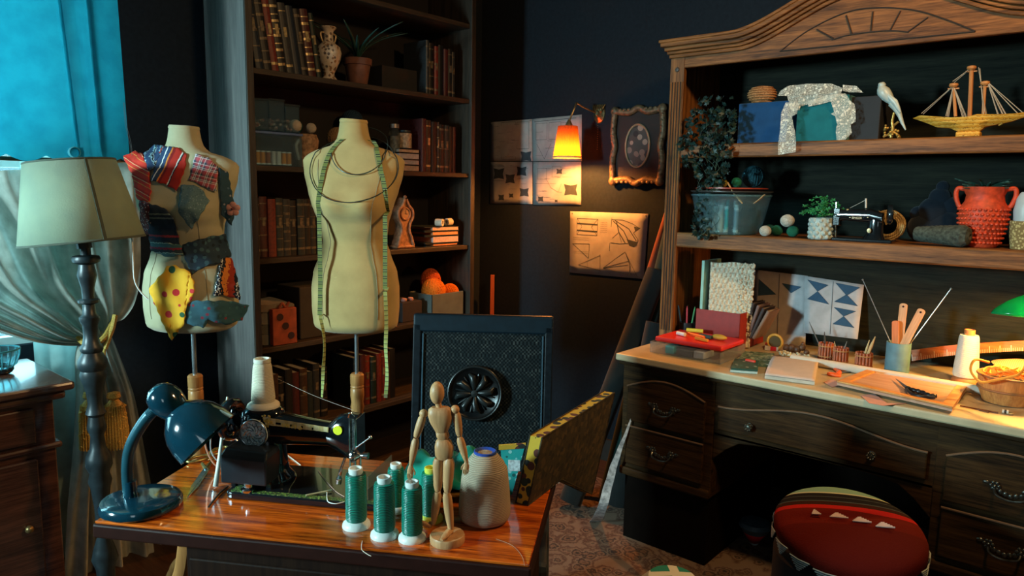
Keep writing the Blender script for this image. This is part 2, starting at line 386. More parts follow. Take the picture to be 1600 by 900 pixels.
for i, x in enumerate((-.32, .19)):
    d = MB().box(x, x+.47, cy0+.03, cy0+.045, ZT-.18, ZT-.07).build('drawer', cw, cb, bevel=.005)
    MB().ball((x+.235, cy0+.018, ZT-.125), .012).build('knob', plain('old_brass', (.3, .2, .08), .4, .8), d, smooth=True)
    d = MB().box(x, x+.47, cy0+.03, cy0+.045, .11, ZT-.23).build('door', cw, cb, bevel=.005)
    MB().ball((x+.43, cy0+.018, .4), .012).build('knob', plain('old_brass', (.3, .2, .08), .4, .8), d, smooth=True)
p = PZ(4, 586, ZT)
bo = MB().tube([(.03*math.cos(a), .022*math.sin(a)+.004, .012+.008*math.sin(a)) for a in [2*PI*k/20 for k in range(20)]], .009, 8, True)
tag(bo.build('napkin_ring', plain('black_gloss', (.01, .012, .015), .2), smooth=True, loc=(p.x, p.y+.02, ZT+.004)), 'small glossy black ring lying on the cabinet top', 'ring')
# wire plant holder seen against the bright window
pb = PZ(5, 566, ZT)
gb = thing('glass_bowl', 'clear ribbed glass bowl on the cabinet top against the bright window', 'bowl', (PY(-5, 560, 2.72).x, 2.72, ZT))
gm = glass('bowl_glass', (.5, .9, .95), .05, .75)
MB().lathe([(.02, 0), (.032, .004), (.05, .028), (.060, .058), (.062, .075)], 32, cap=False).build('bowl', gm, gb, smooth=True, solid=.003)
rb = MB()
for k in range(16):
    a = 2*PI*k/16; rb.tube([(r*math.cos(a), r*math.sin(a), z) for r, z in ((.022, .002), (.052, .028), (.062, .058), (.064, .075))], .0018, 6)
rb.tube([(.063*math.cos(2*PI*k/24), .063*math.sin(2*PI*k/24), .077) for k in range(24)], .003, 6, True)
rb.build('rib', plain('teal_wire', (.05, .28, .34), .3), gb, smooth=True)
# ---------------------------------------------------------------- floor lamp
lp = AT(133, 385, 2.05); LX, LY = .742, 2.18
fl = thing('floor_lamp', 'floor lamp with a turned dark pole and a wide pale linen shade', 'floor lamp', (lp.x, lp.y, 0), CR)
def zp(y): return LV(133, y, lp)[1]
pole = plain('teal_painted_wood', (.013, .021, .025), .4, var=.35, scale=40, bmp=.2)
prof = [(.014, zp(372)), (.014, zp(398)), (.034, zp(400)), (.037, zp(404)), (.035, zp(409)), (.020, zp(413)), (.022, zp(420)), (.026, zp(430)), (.024, zp(434)), (.017, zp(450)), (.016, zp(466)), (.028, zp(468)), (.028, zp(472)), (.016, zp(475)),
        (.018, zp(490)), (.027, zp(495)), (.027, zp(500)), (.020, zp(508)), (.019, zp(525)), (.024, zp(537)), (.030, zp(541)), (.030, zp(547)), (.026, zp(550)), (.038, zp(562)), (.039, zp(572)), (.032, zp(578)), (.036, zp(586)), (.030, zp(596)),
        (.022, zp(612)), (.019, zp(630)), (.024, zp(640)), (.027, zp(645)), (.020, zp(650)), (.024, zp(662)), (.026, zp(668)), (.018, zp(680)), (.022, zp(700)), (.034, zp(712)), (.036, zp(726)), (.026, zp(738)), (.032, zp(750)), (.026, zp(762)), (.020, zp(790)),
        (.018, .40), (.030, .36), (.036, .33), (.026, .30), (.022, .2), (.05, .16), (.06, .12), (.04, .09)]
MB().lathe(list(reversed(prof)), 28).build('pole', pole, fl, smooth=True)
MB().lathe([(.15, 0), (.155, .02), (.14, .035), (.09, .05), (.05, .075), (.04, .09)], 32).build('base', pole, fl, smooth=True)
ca = LV(110, 252, lp)[1]; cb_ = LV(125, 377, lp)[1]
shm = cloth('lamp_shade_linen', (.38, .46, .32), .9, 240, trans=.22, col2=(.33, .41, .30))
sh = MB().lathe([(.158, 0), (.113, ca-cb_)], 64, cap=False).build('lamp_shade', shm, fl, smooth=True, solid=.002, rot=(0, R(-6), 0), loc=(-.004, 0, cb_))
trim_m = cloth('shade_trim', (.10, .12, .09))
MB().lathe([(.1595, -.002), (.1585, .004)], 64, cap=False).build('rim', trim_m, sh, smooth=True, solid=.002)
MB().lathe([(.1145, ca-cb_-.003), (.114, ca-cb_+.002)], 64, cap=False).build('rim', trim_m, sh, smooth=True, solid=.002)
s2 = MB(); a0 = -.70
s2.add([(r*math.cos(a), r*math.sin(a), z) for r, z in ((.1602, .0), (.1155, ca-cb_)) for a in (a0-.028, a0+.028)], [(0, 1, 3, 2)])
s2.build('seam_band', trim_m, sh, solid=.0015)
MB().tube([(.0, 0, .03), (0, 0, -.02)], .02, 14).build('socket', plain('socket_black', (.02, .02, .02), .4), sh)
sp = MB()
for k in range(3):
    a = 2*PI*k/3; sp.tube([(.015*math.cos(a), .015*math.sin(a), .0), (.156*math.cos(a), .156*math.sin(a), .004)], .0015, 6)
sp.build('spider_fitting', plain('socket_black', (.02, .02, .02), .4), sh)
MB().tube(cr([AT(206, 372, 2.06), AT(208, 400, 2.06), AT(210, 436, 2.07), AT(219, 455, 2.08), AT(232, 468, 2.09)]), .0022, 6).build('cord', plain('white_flex', (.75, .78, .75), .5), smooth=True)
tag(bpy.data.objects['cord.003'] if 'cord.003' in bpy.data.objects else bpy.data.objects['cord'], 'thin white flex hanging from under the linen lamp shade', 'cord')
th = MB()
for k in range(2): th.tube(cr([AT(193+k, 160, 2.3), AT(196+k*2, 195, 2.3), AT(203+k*2, 225, 2.3), AT(207, 250, 2.3)]), .00045, 5)
# ---------------------------------------------------------------- dress forms
RING = [(0, .125, .088, 0), (.012, .140, .100, 0), (.03, .144, .108, 0), (.11, .149, .112, 0), (.205, .149, .112, 0), (.28, .142, .106, 0), (.37, .120, .090, 0), (.43, .107, .082, -.003), (.52, .116, .092, -.012), (.575, .128, .108, -.022), (.615, .137, .112, -.024), (.67, .150, .104, -.016),
        (.75, .165, .086, -.006), (.815, .171, .068, 0), (.84, .160, .062, 0), (.862, .128, .056, 0), (.885, .078, .052, 0), (.91, .057, .050, 0), (.95, .049, .047, 0), (1.0, .044, .044, 0)]
def ringat(t):
    t = max(0, min(1, t))
    for i in range(len(RING)-1):
        if t <= RING[i+1][0]:
            k = (t-RING[i][0])/(RING[i+1][0]-RING[i][0]); k = k*k*(3-2*k)*.5+k*.5
            return [lerp(RING[i][q], RING[i+1][q], k) for q in (1, 2, 3)]
    return list(RING[-1][1:])
def body_y(t, u):
    a, b, o = ringat(t); x = max(-.999, min(.999, u/a))
    y = o-b*(1-abs(x)**2.2)**(1/2.2)
    for s in (-1, 1):
        y -= .020*math.exp(-((u-s*.058)/.038)**2-((t-.61)/.055)**2)
    return y
def dress_form(label, loc, zb, zt, skin, handle_z, ws=1.0):
    H = zt-zb
    o = thing('dress_form', label, 'dress form', (loc[0], loc[1], 0), CR)
    rings = []
    for j in range(61):
        t = j/60; a, b, of = ringat(t); r = []
        for k in range(48):
            an = 2*PI*k/48; c, s = math.cos(an), math.sin(an)
            x = a*math.copysign(abs(c)**.9, c); y = b*math.copysign(abs(s)**.9, s)
            y = body_y(t, x) if s < 0 else y+of
            r.append((x*ws, y*ws, zb+H*t))
        rings.append(r)
    rings.insert(0, [(p[0]*.9, p[1]*.9, zb-.004) for p in rings[0]])
    b = MB().loft(rings).build('torso', skin, o, smooth=True, angle=180)
    MB().lathe([(.046*ws, 0), (.047*ws, .004), (.044*ws, .011), (.001, .013)], 28).build('neck_cap', skin, o, smooth=True, loc=(0, 0, zt-.004), rot=(R(2), R(3), 0))
    MB().tube([(0, 0, zb+.02), (0, 0, .42)], .0075, 12).build('pole', plain('steel_pole', (.55, .6, .62), .25, .9), o, smooth=True)
    hz = handle_z
    MB().lathe([(.022, hz-.20), (.02, hz-.14), (.024, hz-.12), (.021, hz-.105), (.024, hz-.08), (.0235, hz-.055), (.0215, hz-.052), (.0235, hz-.049), (.0235, hz-.045), (.0215, hz-.042), (.0235, hz-.039), (.024, hz-.006), (.019, hz)], 24).build('wooden_collar', wood('turned_beech', (.30, .13, .04), (.52, .26, .09), .35, 'z'), o, smooth=True)
    MB().lathe([(.03, .12), (.032, .2), (.022, .26), (.022, hz-.19)], 24).build('post', wood('turned_beech', (.35, .16, .05), (.6, .3, .1)), o, smooth=True)
    for k in range(3):
        a = 2*PI*k/3+.5
        MB().tube(cr([(.02*math.cos(a), .02*math.sin(a), .17), (.13*math.cos(a), .13*math.sin(a), .14), (.22*math.cos(a), .22*math.sin(a), .03), (.26*math.cos(a), .26*math.sin(a), .018)]), [.017]*12+[.014]*13, 10).build('leg', wood('turned_beech', (.35, .16, .05), (.6, .3, .1)), o, smooth=True)
    sm = MB()
    for sx in (-.62, .62):
        pts = []
        for j in range(4, 50):
            t = j/60; a = ringat(t)[0]; x = a*sx; pts.append((x*ws, body_y(t, x)*ws-.0006, zb+H*t))
        sm.tube(pts, .0009, 5)
    sm.build('seam', cloth('seam_thread', (.30, .27, .18)), o)
    return o, zb, H
skin1 = cloth('form_linen', (.50, .355, .145), .9, 420, var=.06, col2=(.43, .30, .12))
skin2 = cloth('form_linen_pale', (.48, .43, .27), .9, 420, var=.06, col2=(.42, .37, .22))
P1 = AT(554, 300, 2.45); z_b1 = LV(556, 513, P1)[1]; z_t1 = LV(554, 190, P1)[1]
f1, zb1, H1 = dress_form('bare beige dress form with a tape measure round its neck', P1, z_b1, z_t1, skin1, LV(556, 583, P1)[1], 1.0)
P2 = AT(292, 300, 2.3); z_b2 = LV(303, 512, P2)[1]; z_t2 = LV(283, 200, P2)[1]
f2, zb2, H2 = dress_form('pale dress form covered with pinned fabric scraps beside the lamp shade', P2, z_b2, z_t2, skin2, LV(312, 585, P2)[1], .98)
def loc1(x, y):      # photograph point measured on the frontal plane of form 1, in its local frame
    return LV(x, y, P1, -.09)
def loc2(x, y):
    return LV(x, y, P2, -.09)
def on1(u, z, off=.004):
    t = (z-zb1)/H1; a = ringat(t)[0]
    if abs(u) > a*.96: return -.02
    return body_y(t, u)-off
# tape measure: two tails over the shoulders
tm = thing('tape_measure', 'yellow-green tape measure draped round the neck of the bare dress form', 'tape measure', (P1.x, P1.y, 0), CR)
def ribbon(pts, wd, name, mat, par, twist=None):
    m = MB(); vs = []
    for i, (x, y, z) in enumerate(pts):
        tw = twist[i] if twist else 0
        vs += [(x-wd/2*math.cos(tw), y-wd/2*math.sin(tw), z), (x+wd/2*math.cos(tw), y+wd/2*math.sin(tw), z)]
    m.add(vs, [(2*i, 2*i+1, 2*i+3, 2*i+2) for i in range(len(pts)-1)])
    return m.build(name, mat, par, solid=.0008)
tapem = bands('tape_print', [(0, (.17, .20, .055)), (.40, (.03, .035, .02)), (.52, (.22, .24, .08)), (.70, (.03, .04, .03)), (.84, (.19, .22, .07))], 'z', .022, .5)
tapem2 = bands('tape_back', [(0, (.34, .35, .10)), (.42, (.03, .04, .03)), (.55, (.38, .40, .14))], 'z', .016, .5)
def tail(px, zoff=.007):
    out = []
    for x, y in cr([(a, b, 0) for a, b in px], 8) and [(q.x, q.y) for q in cr([(a, b, 0) for a, b in px], 8)]:
        u, z = loc1(x, y); out.append((u, (on1(u, z, zoff) if z > zb1+.01 else -.10), z))
    for i in range(1, len(out)):     # hang free past the bust
        t = (out[i][2]-zb1)/H1
        if t < .58: out[i] = (out[i][0], min(out[i][1], out[i-1][1]*.0-.118), out[i][2])
    return out
L = tail([(531, 216), (518, 228), (508, 250), (503, 285), (502, 320), (503, 380), (504, 440), (503, 490)])
ribbon([(-.03, .02, zb1+H1*.93), (-.045, -.03, zb1+H1*.915)]+L, .0145, 'tape', tapem, tm)
L = tail([(503, 490), (509, 520), (510, 545), (508, 575), (507, 600), (506, 617)])
ribbon([(a+.001, b-.001, c) for a, b, c in L], .011, 'tape', tapem2, tm, [.2+.9*math.sin(i*.12) for i in range(len(L))])
L = tail([(577, 218), (586, 236), (593, 262), (602, 300), (604, 350), (604, 400), (604, 450)])
ribbon([(.02, .02, zb1+H1*.93), (.035, -.03, zb1+H1*.915)]+L, .0145, 'tape', tapem, tm)
L = tail([(604, 450), (606, 500), (605, 540), (607, 580), (605, 615)])
ribbon([(a, b-.001, c) for a, b, c in L], .0125, 'tape', tapem2, tm, [.5*math.sin(i*.22) for i in range(len(L))])
MB().box(-.006, .006, -.001, .001, -.006, .006).build('end_tip', plain('brass_tip', (.7, .6, .3), .3, .8), tm, loc=(L[-1][0], L[-1][1]-.002, L[-1][2]))
MB().tube(cr([(-.036, .02, zb1+H1*.928), (0, .055, zb1+H1*.93), (.026, .02, zb1+H1*.928)]), .004, 6, flat=2).build('neck_loop', tapem, tm)
# two wire rings hung round the neck
wirem = plain('dark_wire', (.035, .05, .045), .4, .5)
for (cx, cy, rx, ry, nm) in ((557, 233, 43, 40, 'small thin dark wire hoop close round the neck of the bare dress form'), (550, 262, 69, 54, 'large thin dark wire hoop hung from the neck of the bare dress form')):
    pts = []
    for k in range(40):
        a = 2*PI*k/40; u, z = loc1(cx+rx*math.cos(a), cy-ry*math.sin(a))
        t = (z-zb1)/H1; aa = ringat(t)[0]
        if t < .845: y = body_y(t, max(-aa*.93, min(aa*.93, u)))-.009+(.02 if abs(u) > aa else 0)
        else: y = lerp(-.062, .060, min(1, (t-.845)/.10))
        pts.append((u, y, z))
    wr = MB().tube(pts, .0017, 6, True).build('wire_hoop', wirem, smooth=True, loc=(P1.x, P1.y, 0), rz=CR); tag(wr, nm, 'wire hoop')
tag(th.build('loose_thread', plain('grey_thread', (.10, .11, .11), .7), smooth=True), 'fine white threads trailing between the blue shade and the scrap-covered form', 'thread', kind='stuff')
# fabric scraps
def swatch(name, poly, mat, label, cat='fabric scrap', lift=.006, free=0, n=9):
    bm = bmesh.new(); vs = [bm.verts.new((x, 0, y)) for x, y in poly]; bm.faces.new(vs)
    bmesh.ops.triangulate(bm, faces=bm.faces)
    for _ in range(4): bmesh.ops.subdivide_edges(bm, edges=[e for e in bm.edges if e.calc_length() > 5.5], cuts=1); bmesh.ops.triangulate(bm, faces=bm.faces)
    cx = sum(p[0] for p in poly)/len(poly); cy = sum(p[1] for p in poly)/len(poly)
    for v in bm.verts:
        px, py = v.co.x, v.co.z; y = -.09; dd = math.hypot(px-cx, py-cy)/490
        for _ in range(4):
            u, z = LV(px, py, P2, y); t = (z-zb2)/H2; a = ringat(t)[0]*.98
            if abs(u) < a*.93: yy = body_y(t, u/.98)*.98
            else: yy = body_y(t, math.copysign(a*.93/.98, u))*.98+min(.05, (abs(u)-a*.93)*1.0)
            if t < 0: yy = body_y(0, u*.8)*.98
            y = lerp(y, yy, .8)
        y = y-lift-free*dd+.003*math.sin(u*70+z*45)
        u, z = LV(px, py, P2, y); v.co = (u+.0018*math.sin(z*230), y, z+.0018*math.sin(u*210))
    me = bpy.data.meshes.new(name); bm.to_mesh(me); bm.free()
    for p_ in me.polygons: p_.use_smooth = True
    o = bpy.data.objects.new(name, me); C.objects.link(o); me.materials.append(mat); o.location = (P2.x, P2.y, 0); o.rotation_euler = (0, 0, CR)
    m = o.modifiers.new('s', 'SOLIDIFY'); m.thickness = .0018; m.offset = 0
    return tag(o, label, cat, 'fabric scraps pinned on the dress form')
rd, ny, wh, bk, og = (.45, .03, .02), (.03, .06, .13), (.75, .75, .7), (.015, .02, .03), (.7, .22, .04)
m_red = bands('red_stripe_weave', [(0, (.75, .05, .03)), (.42, (.8, .35, .08)), (.47, (.75, .05, .03)), (.78, (.85, .5, .25)), (.83, (.6, .03, .02))], 'z', .032, rot=-20)
m_eth = bands('red_woven', [(0, ny), (.16, wh), (.19, ny), (.30, og), (.34, (.25, .02, .02)), (.42, rd), (.62, wh), (.65, bk), (.68, rd)], 'x', .105, rot=-18, jag=.004)
m_pl = bands('plaid_a', [(0, (.25, .05, .06)), (.3, wh), (.36, (.08, .10, .12)), (.5, (.30, .05, .06)), (.62, wh), (.75, (.04, .08, .1)), (.9, (.3, .06, .07))], 'x', .035, rot=-15)
def plaid(name):
    m, nt, b = nodes(name); co = coords(nt, rot=(0, R(-14), 0)); s = nt.nodes.new('ShaderNodeSeparateXYZ'); nt.links.new(co, s.inputs[0]); cols = []
    for ax in (0, 2):
        d = nt.nodes.new('ShaderNodeMath'); d.operation = 'DIVIDE'; d.inputs[1].default_value = .034; nt.links.new(s.outputs[ax], d.inputs[0])
        f = nt.nodes.new('ShaderNodeMath'); f.operation = 'FRACT'; nt.links.new(d.outputs[0], f.inputs[0])
        cols.append(ramp(nt, f.outputs[0], [(0, (.55, .08, .10)), (.22, (.75, .7, .68)), (.30, (.03, .05, .07)), (.36, (.75, .7, .68)), (.44, (.03, .05, .07)), (.52, (.4, .06, .08)), (.68, (.85, .8, .8)), (.74, (.04, .07, .1)), (.92, (.45, .07, .09))], 'CONSTANT'))
    mx = nt.nodes.new('ShaderNodeMix'); mx.data_type = 'RGBA'; mx.inputs[0].default_value = .5
    nt.links.new(cols[0], mx.inputs[6]); nt.links.new(cols[1], mx.inputs[7]); nt.links.new(mx.outputs[2], b.inputs['Base Color']); b.inputs['Roughness'].default_value = .9
    return m
swatch('fabric_scrap', [(192, 244), (212, 236), (222, 240), (232, 262), (236, 300), (233, 316), (214, 312), (206, 272)], m_red, 'red scrap with orange and white stripes pinned nearest the lamp shade')
swatch('fabric_scrap', [(224, 240), (242, 226), (258, 228), (240, 262), (232, 268)], bands('navy_zigzag', [(0, ny), (.45, (.25, .4, .45)), (.6, bk), (.8, (.5, .6, .6)), (.86, ny)], 'x', .03, rot=30, jag=.02), 'navy scrap with white zigzags on the form shoulder', lift=.009)
swatch('fabric_scrap', [(252, 229), (276, 230), (291, 240), (290, 262), (276, 298), (258, 288), (236, 282), (243, 258)], m_eth, 'dark red woven scrap with a dotted white line high on the chest', lift=.008)
swatch('fabric_scrap', [(305, 240), (330, 248), (341, 262), (338, 300), (318, 292), (296, 280)], plaid('tartan_scrap_cloth'), 'red, white and navy tartan scrap high on the chest of the form', lift=.006)
swatch('fabric_scrap', [(283, 290), (294, 288), (312, 292), (327, 313), (318, 330), (299, 358), (278, 331)], spotty('blue_paisley', (.10, .19, .22), [(.22, .33, .36), (.06, .12, .15)], 160, .3), 'blue-grey patterned scrap in the middle of the chest', lift=.007)
swatch('fabric_scrap', [(217, 313), (234, 318), (238, 345), (230, 368), (222, 358)], spotty('dotted_maroon', (.10, .015, .02), [(.75, .6, .6), (.5, .05, .05)], 130, .3), 'maroon scrap with pale dots beside the lamp shade rim', lift=.008)
swatch('fabric_scrap', [(234, 318), (256, 324), (270, 340), (280, 374), (280, 392), (262, 398), (236, 390), (232, 365)], bands('navy_fairisle', [(0, (.02, .035, .06)), (.25, (.15, .2, .2)), (.29, (.02, .035, .06)), (.36, (.15, .2, .18)), (.4, (.02, .035, .06)), (.72, (.3, .04, .05)), (.78, (.02, .03, .05))], 'z', .11, jag=.004), 'navy knitted scrap with a red line across the waist', lift=.009)
swatch('fabric_scrap', [(234, 372), (284, 384), (286, 398), (262, 402), (236, 392)], bands('teal_border', [(0, (.05, .12, .13)), (.4, (.3, .4, .35)), (.5, (.03, .05, .06)), (.8, (.25, .03, .05))], 'z', .03, jag=.01), 'narrow teal and maroon edging scrap under the navy knitted one', lift=.012)
swatch('fabric_scrap', [(284, 382), (326, 370), (352, 366), (362, 400), (352, 408), (322, 416), (300, 428), (290, 408)], spotty('dark_bird_print', (.02, .045, .07), [(.05, .12, .15), (.01, .02, .03)], 60, .4), 'very dark blue scrap wrapped round the far side of the waist', lift=.008)
swatch('fabric_scrap', [(345, 405), (362, 402), (372, 440), (376, 468), (350, 462), (333, 462), (346, 450)], bands('black_diamond', [(0, (.35, .04, .02)), (.3, bk), (.45, wh), (.5, bk), (.62, wh), (.66, bk), (.8, og)], 'x', .05, jag=.02), 'red and black scrap with white diamonds on the hip', lift=.010)
def fruit_mat():
    m = spotty('yellow_fruit_print', (.85, .42, .02), [(.55, .02, .02), (.6, .03, .03), (.02, .10, .04)], 26, .30); return m
swatch('fabric_scrap', [(262, 416), (272, 414), (296, 424), (304, 442), (303, 460), (290, 482), (288, 505), (268, 533), (252, 500), (232, 452)], fruit_mat(), 'bright yellow scrap printed with red fruit hanging below the waist', lift=.014, free=.05)
swatch('fabric_scrap', [(292, 478), (300, 470), (360, 470), (390, 478), (378, 500), (352, 508), (326, 500), (318, 512), (290, 506)], spotty('teal_floral', (.03, .10, .13), [(.22, .03, .05), (.05, .16, .18)], 55, .28), 'dark teal scrap with small red flowers along the hem', lift=.012)
swatch('fabric_scrap', [(342, 262), (356, 268), (362, 300), (368, 330), (362, 352), (346, 336)], spotty('blue_sleeve', (.02, .06, .09), [(.08, .14, .2), (.3, .3, .35)], 60, .2), 'dark blue floral scrap over the far shoulder', lift=.006)
# pink fabric flower on the far side
fp = loc2(357, 327); fb = thing('fabric_flower', 'pink cloth flower pinned at the side of the form', 'flower', (P2.x, P2.y, 0), CR)
for k in range(5):
    a = 2*PI*k/5+.3
    MB().ball((fp[0]+.013*math.cos(a), -.055, fp[1]+.013*math.sin(a)), .011, .004, .010).build('petal', cloth('pink_petal', (.70, .32, .24)), fb, smooth=True)
MB().ball((fp[0], -.060, fp[1]), .004).build('flower_center', cloth('flower_mid', (.2, .05, .04)), fb, smooth=True)
# ---------------------------------------------------------------- bookcase
BX0, BX1, BY0, BY1 = 1.503, 2.768, 2.68, 3.01
SH = [2.282, 1.908, 1.530, 1.154, .782, .41, .10]       # top faces of the boards
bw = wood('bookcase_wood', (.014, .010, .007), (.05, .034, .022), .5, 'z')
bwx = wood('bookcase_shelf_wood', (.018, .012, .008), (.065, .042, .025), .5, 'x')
bws = wood('bookcase_lit_side', (.11, .10, .095), (.21, .185, .17), .45, 'z')  # lighter copy of the bookcase wood, daylight on this side put into its colour
bc = thing('bookcase', 'tall open dark wooden bookcase filled with books and craft supplies', 'bookcase', (0, 0, 0))
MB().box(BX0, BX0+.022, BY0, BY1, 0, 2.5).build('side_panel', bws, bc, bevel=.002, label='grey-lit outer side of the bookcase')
MB().box(BX1-.022, BX1, BY0, BY1, 0, 2.5).build('side_panel', bw, bc, bevel=.002)
MB().box(BX0, BX1, BY1-.01, BY1, 0, 2.5).build('back_panel', plain('bookcase_back', (.006, .004, .004), .8), bc)
for z in SH: MB().box(BX0+.022, BX1-.022, BY0+.004, BY1-.01, z-.022, z).build('shelf', bwx, bc, bevel=.002)
MB().box(BX0, BX1, BY0, BY1, 2.5, 2.525).build('bookcase_top', bwx, bc)
for x in (BX0-.004, BX1-.024): MB().box(x, x+.030, BY0-.012, BY0, 0, 2.52).build('face_edge', bw, bc, bevel=.002)
bookn = {}
def book(x, y, z, w_, h, d, cov, label, group, lean=0, bandc=None, nb=4, rz=0, flat=False, spine=None, cname='book'):
    """w_ thickness, h height, d depth; origin = lower front (spine) corner"""
    t = thing('book', label, 'book', (x, y, z), rz, group)
    if flat: t.rotation_euler = (0, R(90), rz); t.location = (x, y, z+w_)
    elif lean: t.rotation_euler = (0, R(lean), rz)
    c = .0025
    m = MB().box(0, c, .004, d, 0, h).box(w_-c, w_, .004, d, 0, h)
    n = 6; pr = [(w_/2-w_/2*math.cos(PI*k/n), .006-.006*math.sin(PI*k/n)) for k in range(n+1)]
    pr2 = [(w_/2-(w_/2-c)*math.cos(PI*k/n), .006+c*.5-.005*math.sin(PI*k/n)) for k in range(n+1)]
    m.slab(pr+pr2[::-1], 0, h)
    m.build('cover', cov, t)
    MB().box(c, w_-c, .008, d-.004, .003, h-.003).build('pages', pagem, t)
    if bandc:
        b = MB()
        for k in range(nb):
            zz = h*(.10+.78*k/max(1, nb-1)); hh = .004 if k % 2 else .010
            b.slab([(w_/2-(w_/2+.0005)*math.cos(PI*q/n), .006-.0066*math.sin(PI*q/n)) for q in range(n+1)]+[(w_-.001, .008), (.001, .008)], zz, zz+hh)
        b.box(w_*.28, w_*.72, -.0012, .001, h*.52, h*.66)
        b.build('spine_stripe', bandc, t)
    return t
pagem = bands('book_pages', [(0, (.62, .52, .38)), (.5, (.50, .42, .30))], 'x', .002, .9)
gold = plain('gold_tooling', (.42, .32, .16), .4, .5, .4, 90)
dim_gold = plain('dull_gilt', (.14, .11, .07), .5, .3, .5, 90)
COV = dict(navy=(.006, .014, .028), black=(.005, .005, .006), maroon=(.055, .008, .008), green=(.007, .02, .015), red=(.15, .018, .012), brown=(.04, .018, .010), grey=(.022, .025, .028), slate=(.012, .022, .026))
def cov(n): return plain('leather_'+n, COV[n], .5, 0, .3, 90, .15)
def row(shelf, x0, specs, group, y, where, gap=.001, lean=0):
    x = x0
    for i, (w_, h, cn, bc_, nb) in enumerate(specs):
        book(x, y+random.uniform(0, .008), SH[shelf]+.001, w_, h, random.uniform(.15, .19), cov(cn), f'{cn} {"banded" if bc_ else "plain"} spined book, {ORD[i]} from the {where}', group, lean, bc_, nb)
        x += (w_+gap)/math.cos(R(lean))
    return x
ORD = ['first', 'second', 'third', 'fourth', 'fifth', 'sixth', 'seventh', 'eighth', 'ninth', 'tenth', 'eleventh', 'twelfth', 'thirteenth', 'fourteenth', 'fifteenth', 'sixteenth']
yb = BY0+.045
def bxp(px, shelf, Y): return PY(px, 200, Y).x
row(1, 1.575, [(.034, .30, 'navy', dim_gold, 5), (.036, .29, 'black', dim_gold, 6), (.030, .285, 'red', gold, 3), (.036, .29, 'black', gold, 9), (.034, .28, 'grey', gold, 2), (.034, .275, 'navy', None, 2), (.030, .27, 'black', dim_gold, 3), (.038, .275, 'maroon', gold, 8), (.022, .265, 'green', gold, 4)],
    'leaning books on the top shelf of the bookcase', yb, 'grey side of the bookcase on its highest shelf', lean=-8.5)
row(1, 2.485, [(.022, .26, 'grey', dim_gold, 2), (.034, .25, 'black', dim_gold, 4), (.026, .24, 'red', dim_gold, 4), (.034, .25, 'black', None, 3), (.030, .235, 'maroon', None, 3), (.03, .24, 'black', dim_gold, 2), (.022, .23, 'grey', dim_gold, 2)],
    'upright books at the wall end of the top shelf', yb, 'dark box on the highest shelf')
row(2, 2.46, [(.030, .26, 'maroon', None, 2), (.034, .255, 'brown', gold, 2), (.038, .25, 'black', None, 4), (.012, .25, 'brown', gold, 5), (.036, .24, 'black', dim_gold, 3), (.032, .24, 'slate', dim_gold, 3), (.03, .235, 'black', None, 3), (.02, .235, 'maroon', None, 3)],
    'tall books beside the white stack', yb, 'stack of white-edged books on the second shelf')
row(3, 1.535, [(.036, .245, 'black', dim_gold, 4), (.034, .25, 'maroon', dim_gold, 4), (.036, .24, 'red', None, 2), (.032, .245, 'slate', dim_gold, 5), (.034, .24, 'grey', dim_gold, 6), (.032, .235, 'black', dim_gold, 4), (.036, .24, 'slate', dim_gold, 5), (.03, .24, 'black', dim_gold, 3), (.03, .235, 'grey', dim_gold, 5), (.034, .235, 'black', dim_gold, 3)],
    'dark books in the third bay of the bookcase', yb, 'grey side of the bookcase, third bay')
row(5, 1.60, [(.034, .24, 'brown', None, 4), (.03, .22, 'black', dim_gold, 4), (.036, .25, 'black', None, 4), (.034, .23, 'maroon', None, 4), (.038, .24, 'brown', dim_gold, 3), (.03, .22, 'slate', None, 4), (.034, .25, 'grey', dim_gold, 2), (.036, .23, 'black', dim_gold, 4)],
    'shadowed books on the fifth shelf', yb, 'grey side of the bookcase, lowest bay in sight')
row(5, 2.03, [(.034, .24, 'slate', dim_gold, 4), (.03, .25, 'maroon', None, 4), (.03, .24, 'red', dim_gold, 4), (.034, .23, 'green', dim_gold, 3), (.03, .24, 'red', None, 3), (.024, .25, 'red', gold, 2), (.03, .24, 'brown', None, 2), (.034, .25, 'black', None, 2)],
    'reddish books on the fifth shelf', yb, 'form pole, lowest bay in sight')
# vase
def onshelf(px, py, k, Y=None):
    z = SH[k]+.001
    if Y is None: Y = BY0+.09
    return Vector((PY(px, py, Y).x, Y, z))
p = onshelf(514, 120, 1, 2.76)
t = thing('vase', 'ornate cream and brown porcelain vase with two small handles on the top shelf', 'vase', p)
vm = spotty('vase_porcelain', (.55, .45, .33), [(.25, .13, .06), (.6, .5, .4), (.12, .09, .07)], 75, .45, .35)
MB().lathe([(.032, 0), (.036, .008), (.026, .02), (.024, .035), (.034, .055), (.050, .09), (.056, .12), (.050, .145), (.034, .158), (.022, .168), (.020, .20), (.024, .215), (.036, .225), (.034, .230), (.018, .222)], 32).build('body', vm, t, smooth=True)
for s in (-1, 1): MB().tube(cr([(s*.020, 0, .205), (s*.038, 0, .20), (s*.036, 0, .18), (s*.028, 0, .165)]), .004, 8).build('handle', plain('vase_gilt', (.4, .28, .14), .4, .3), t, smooth=True)
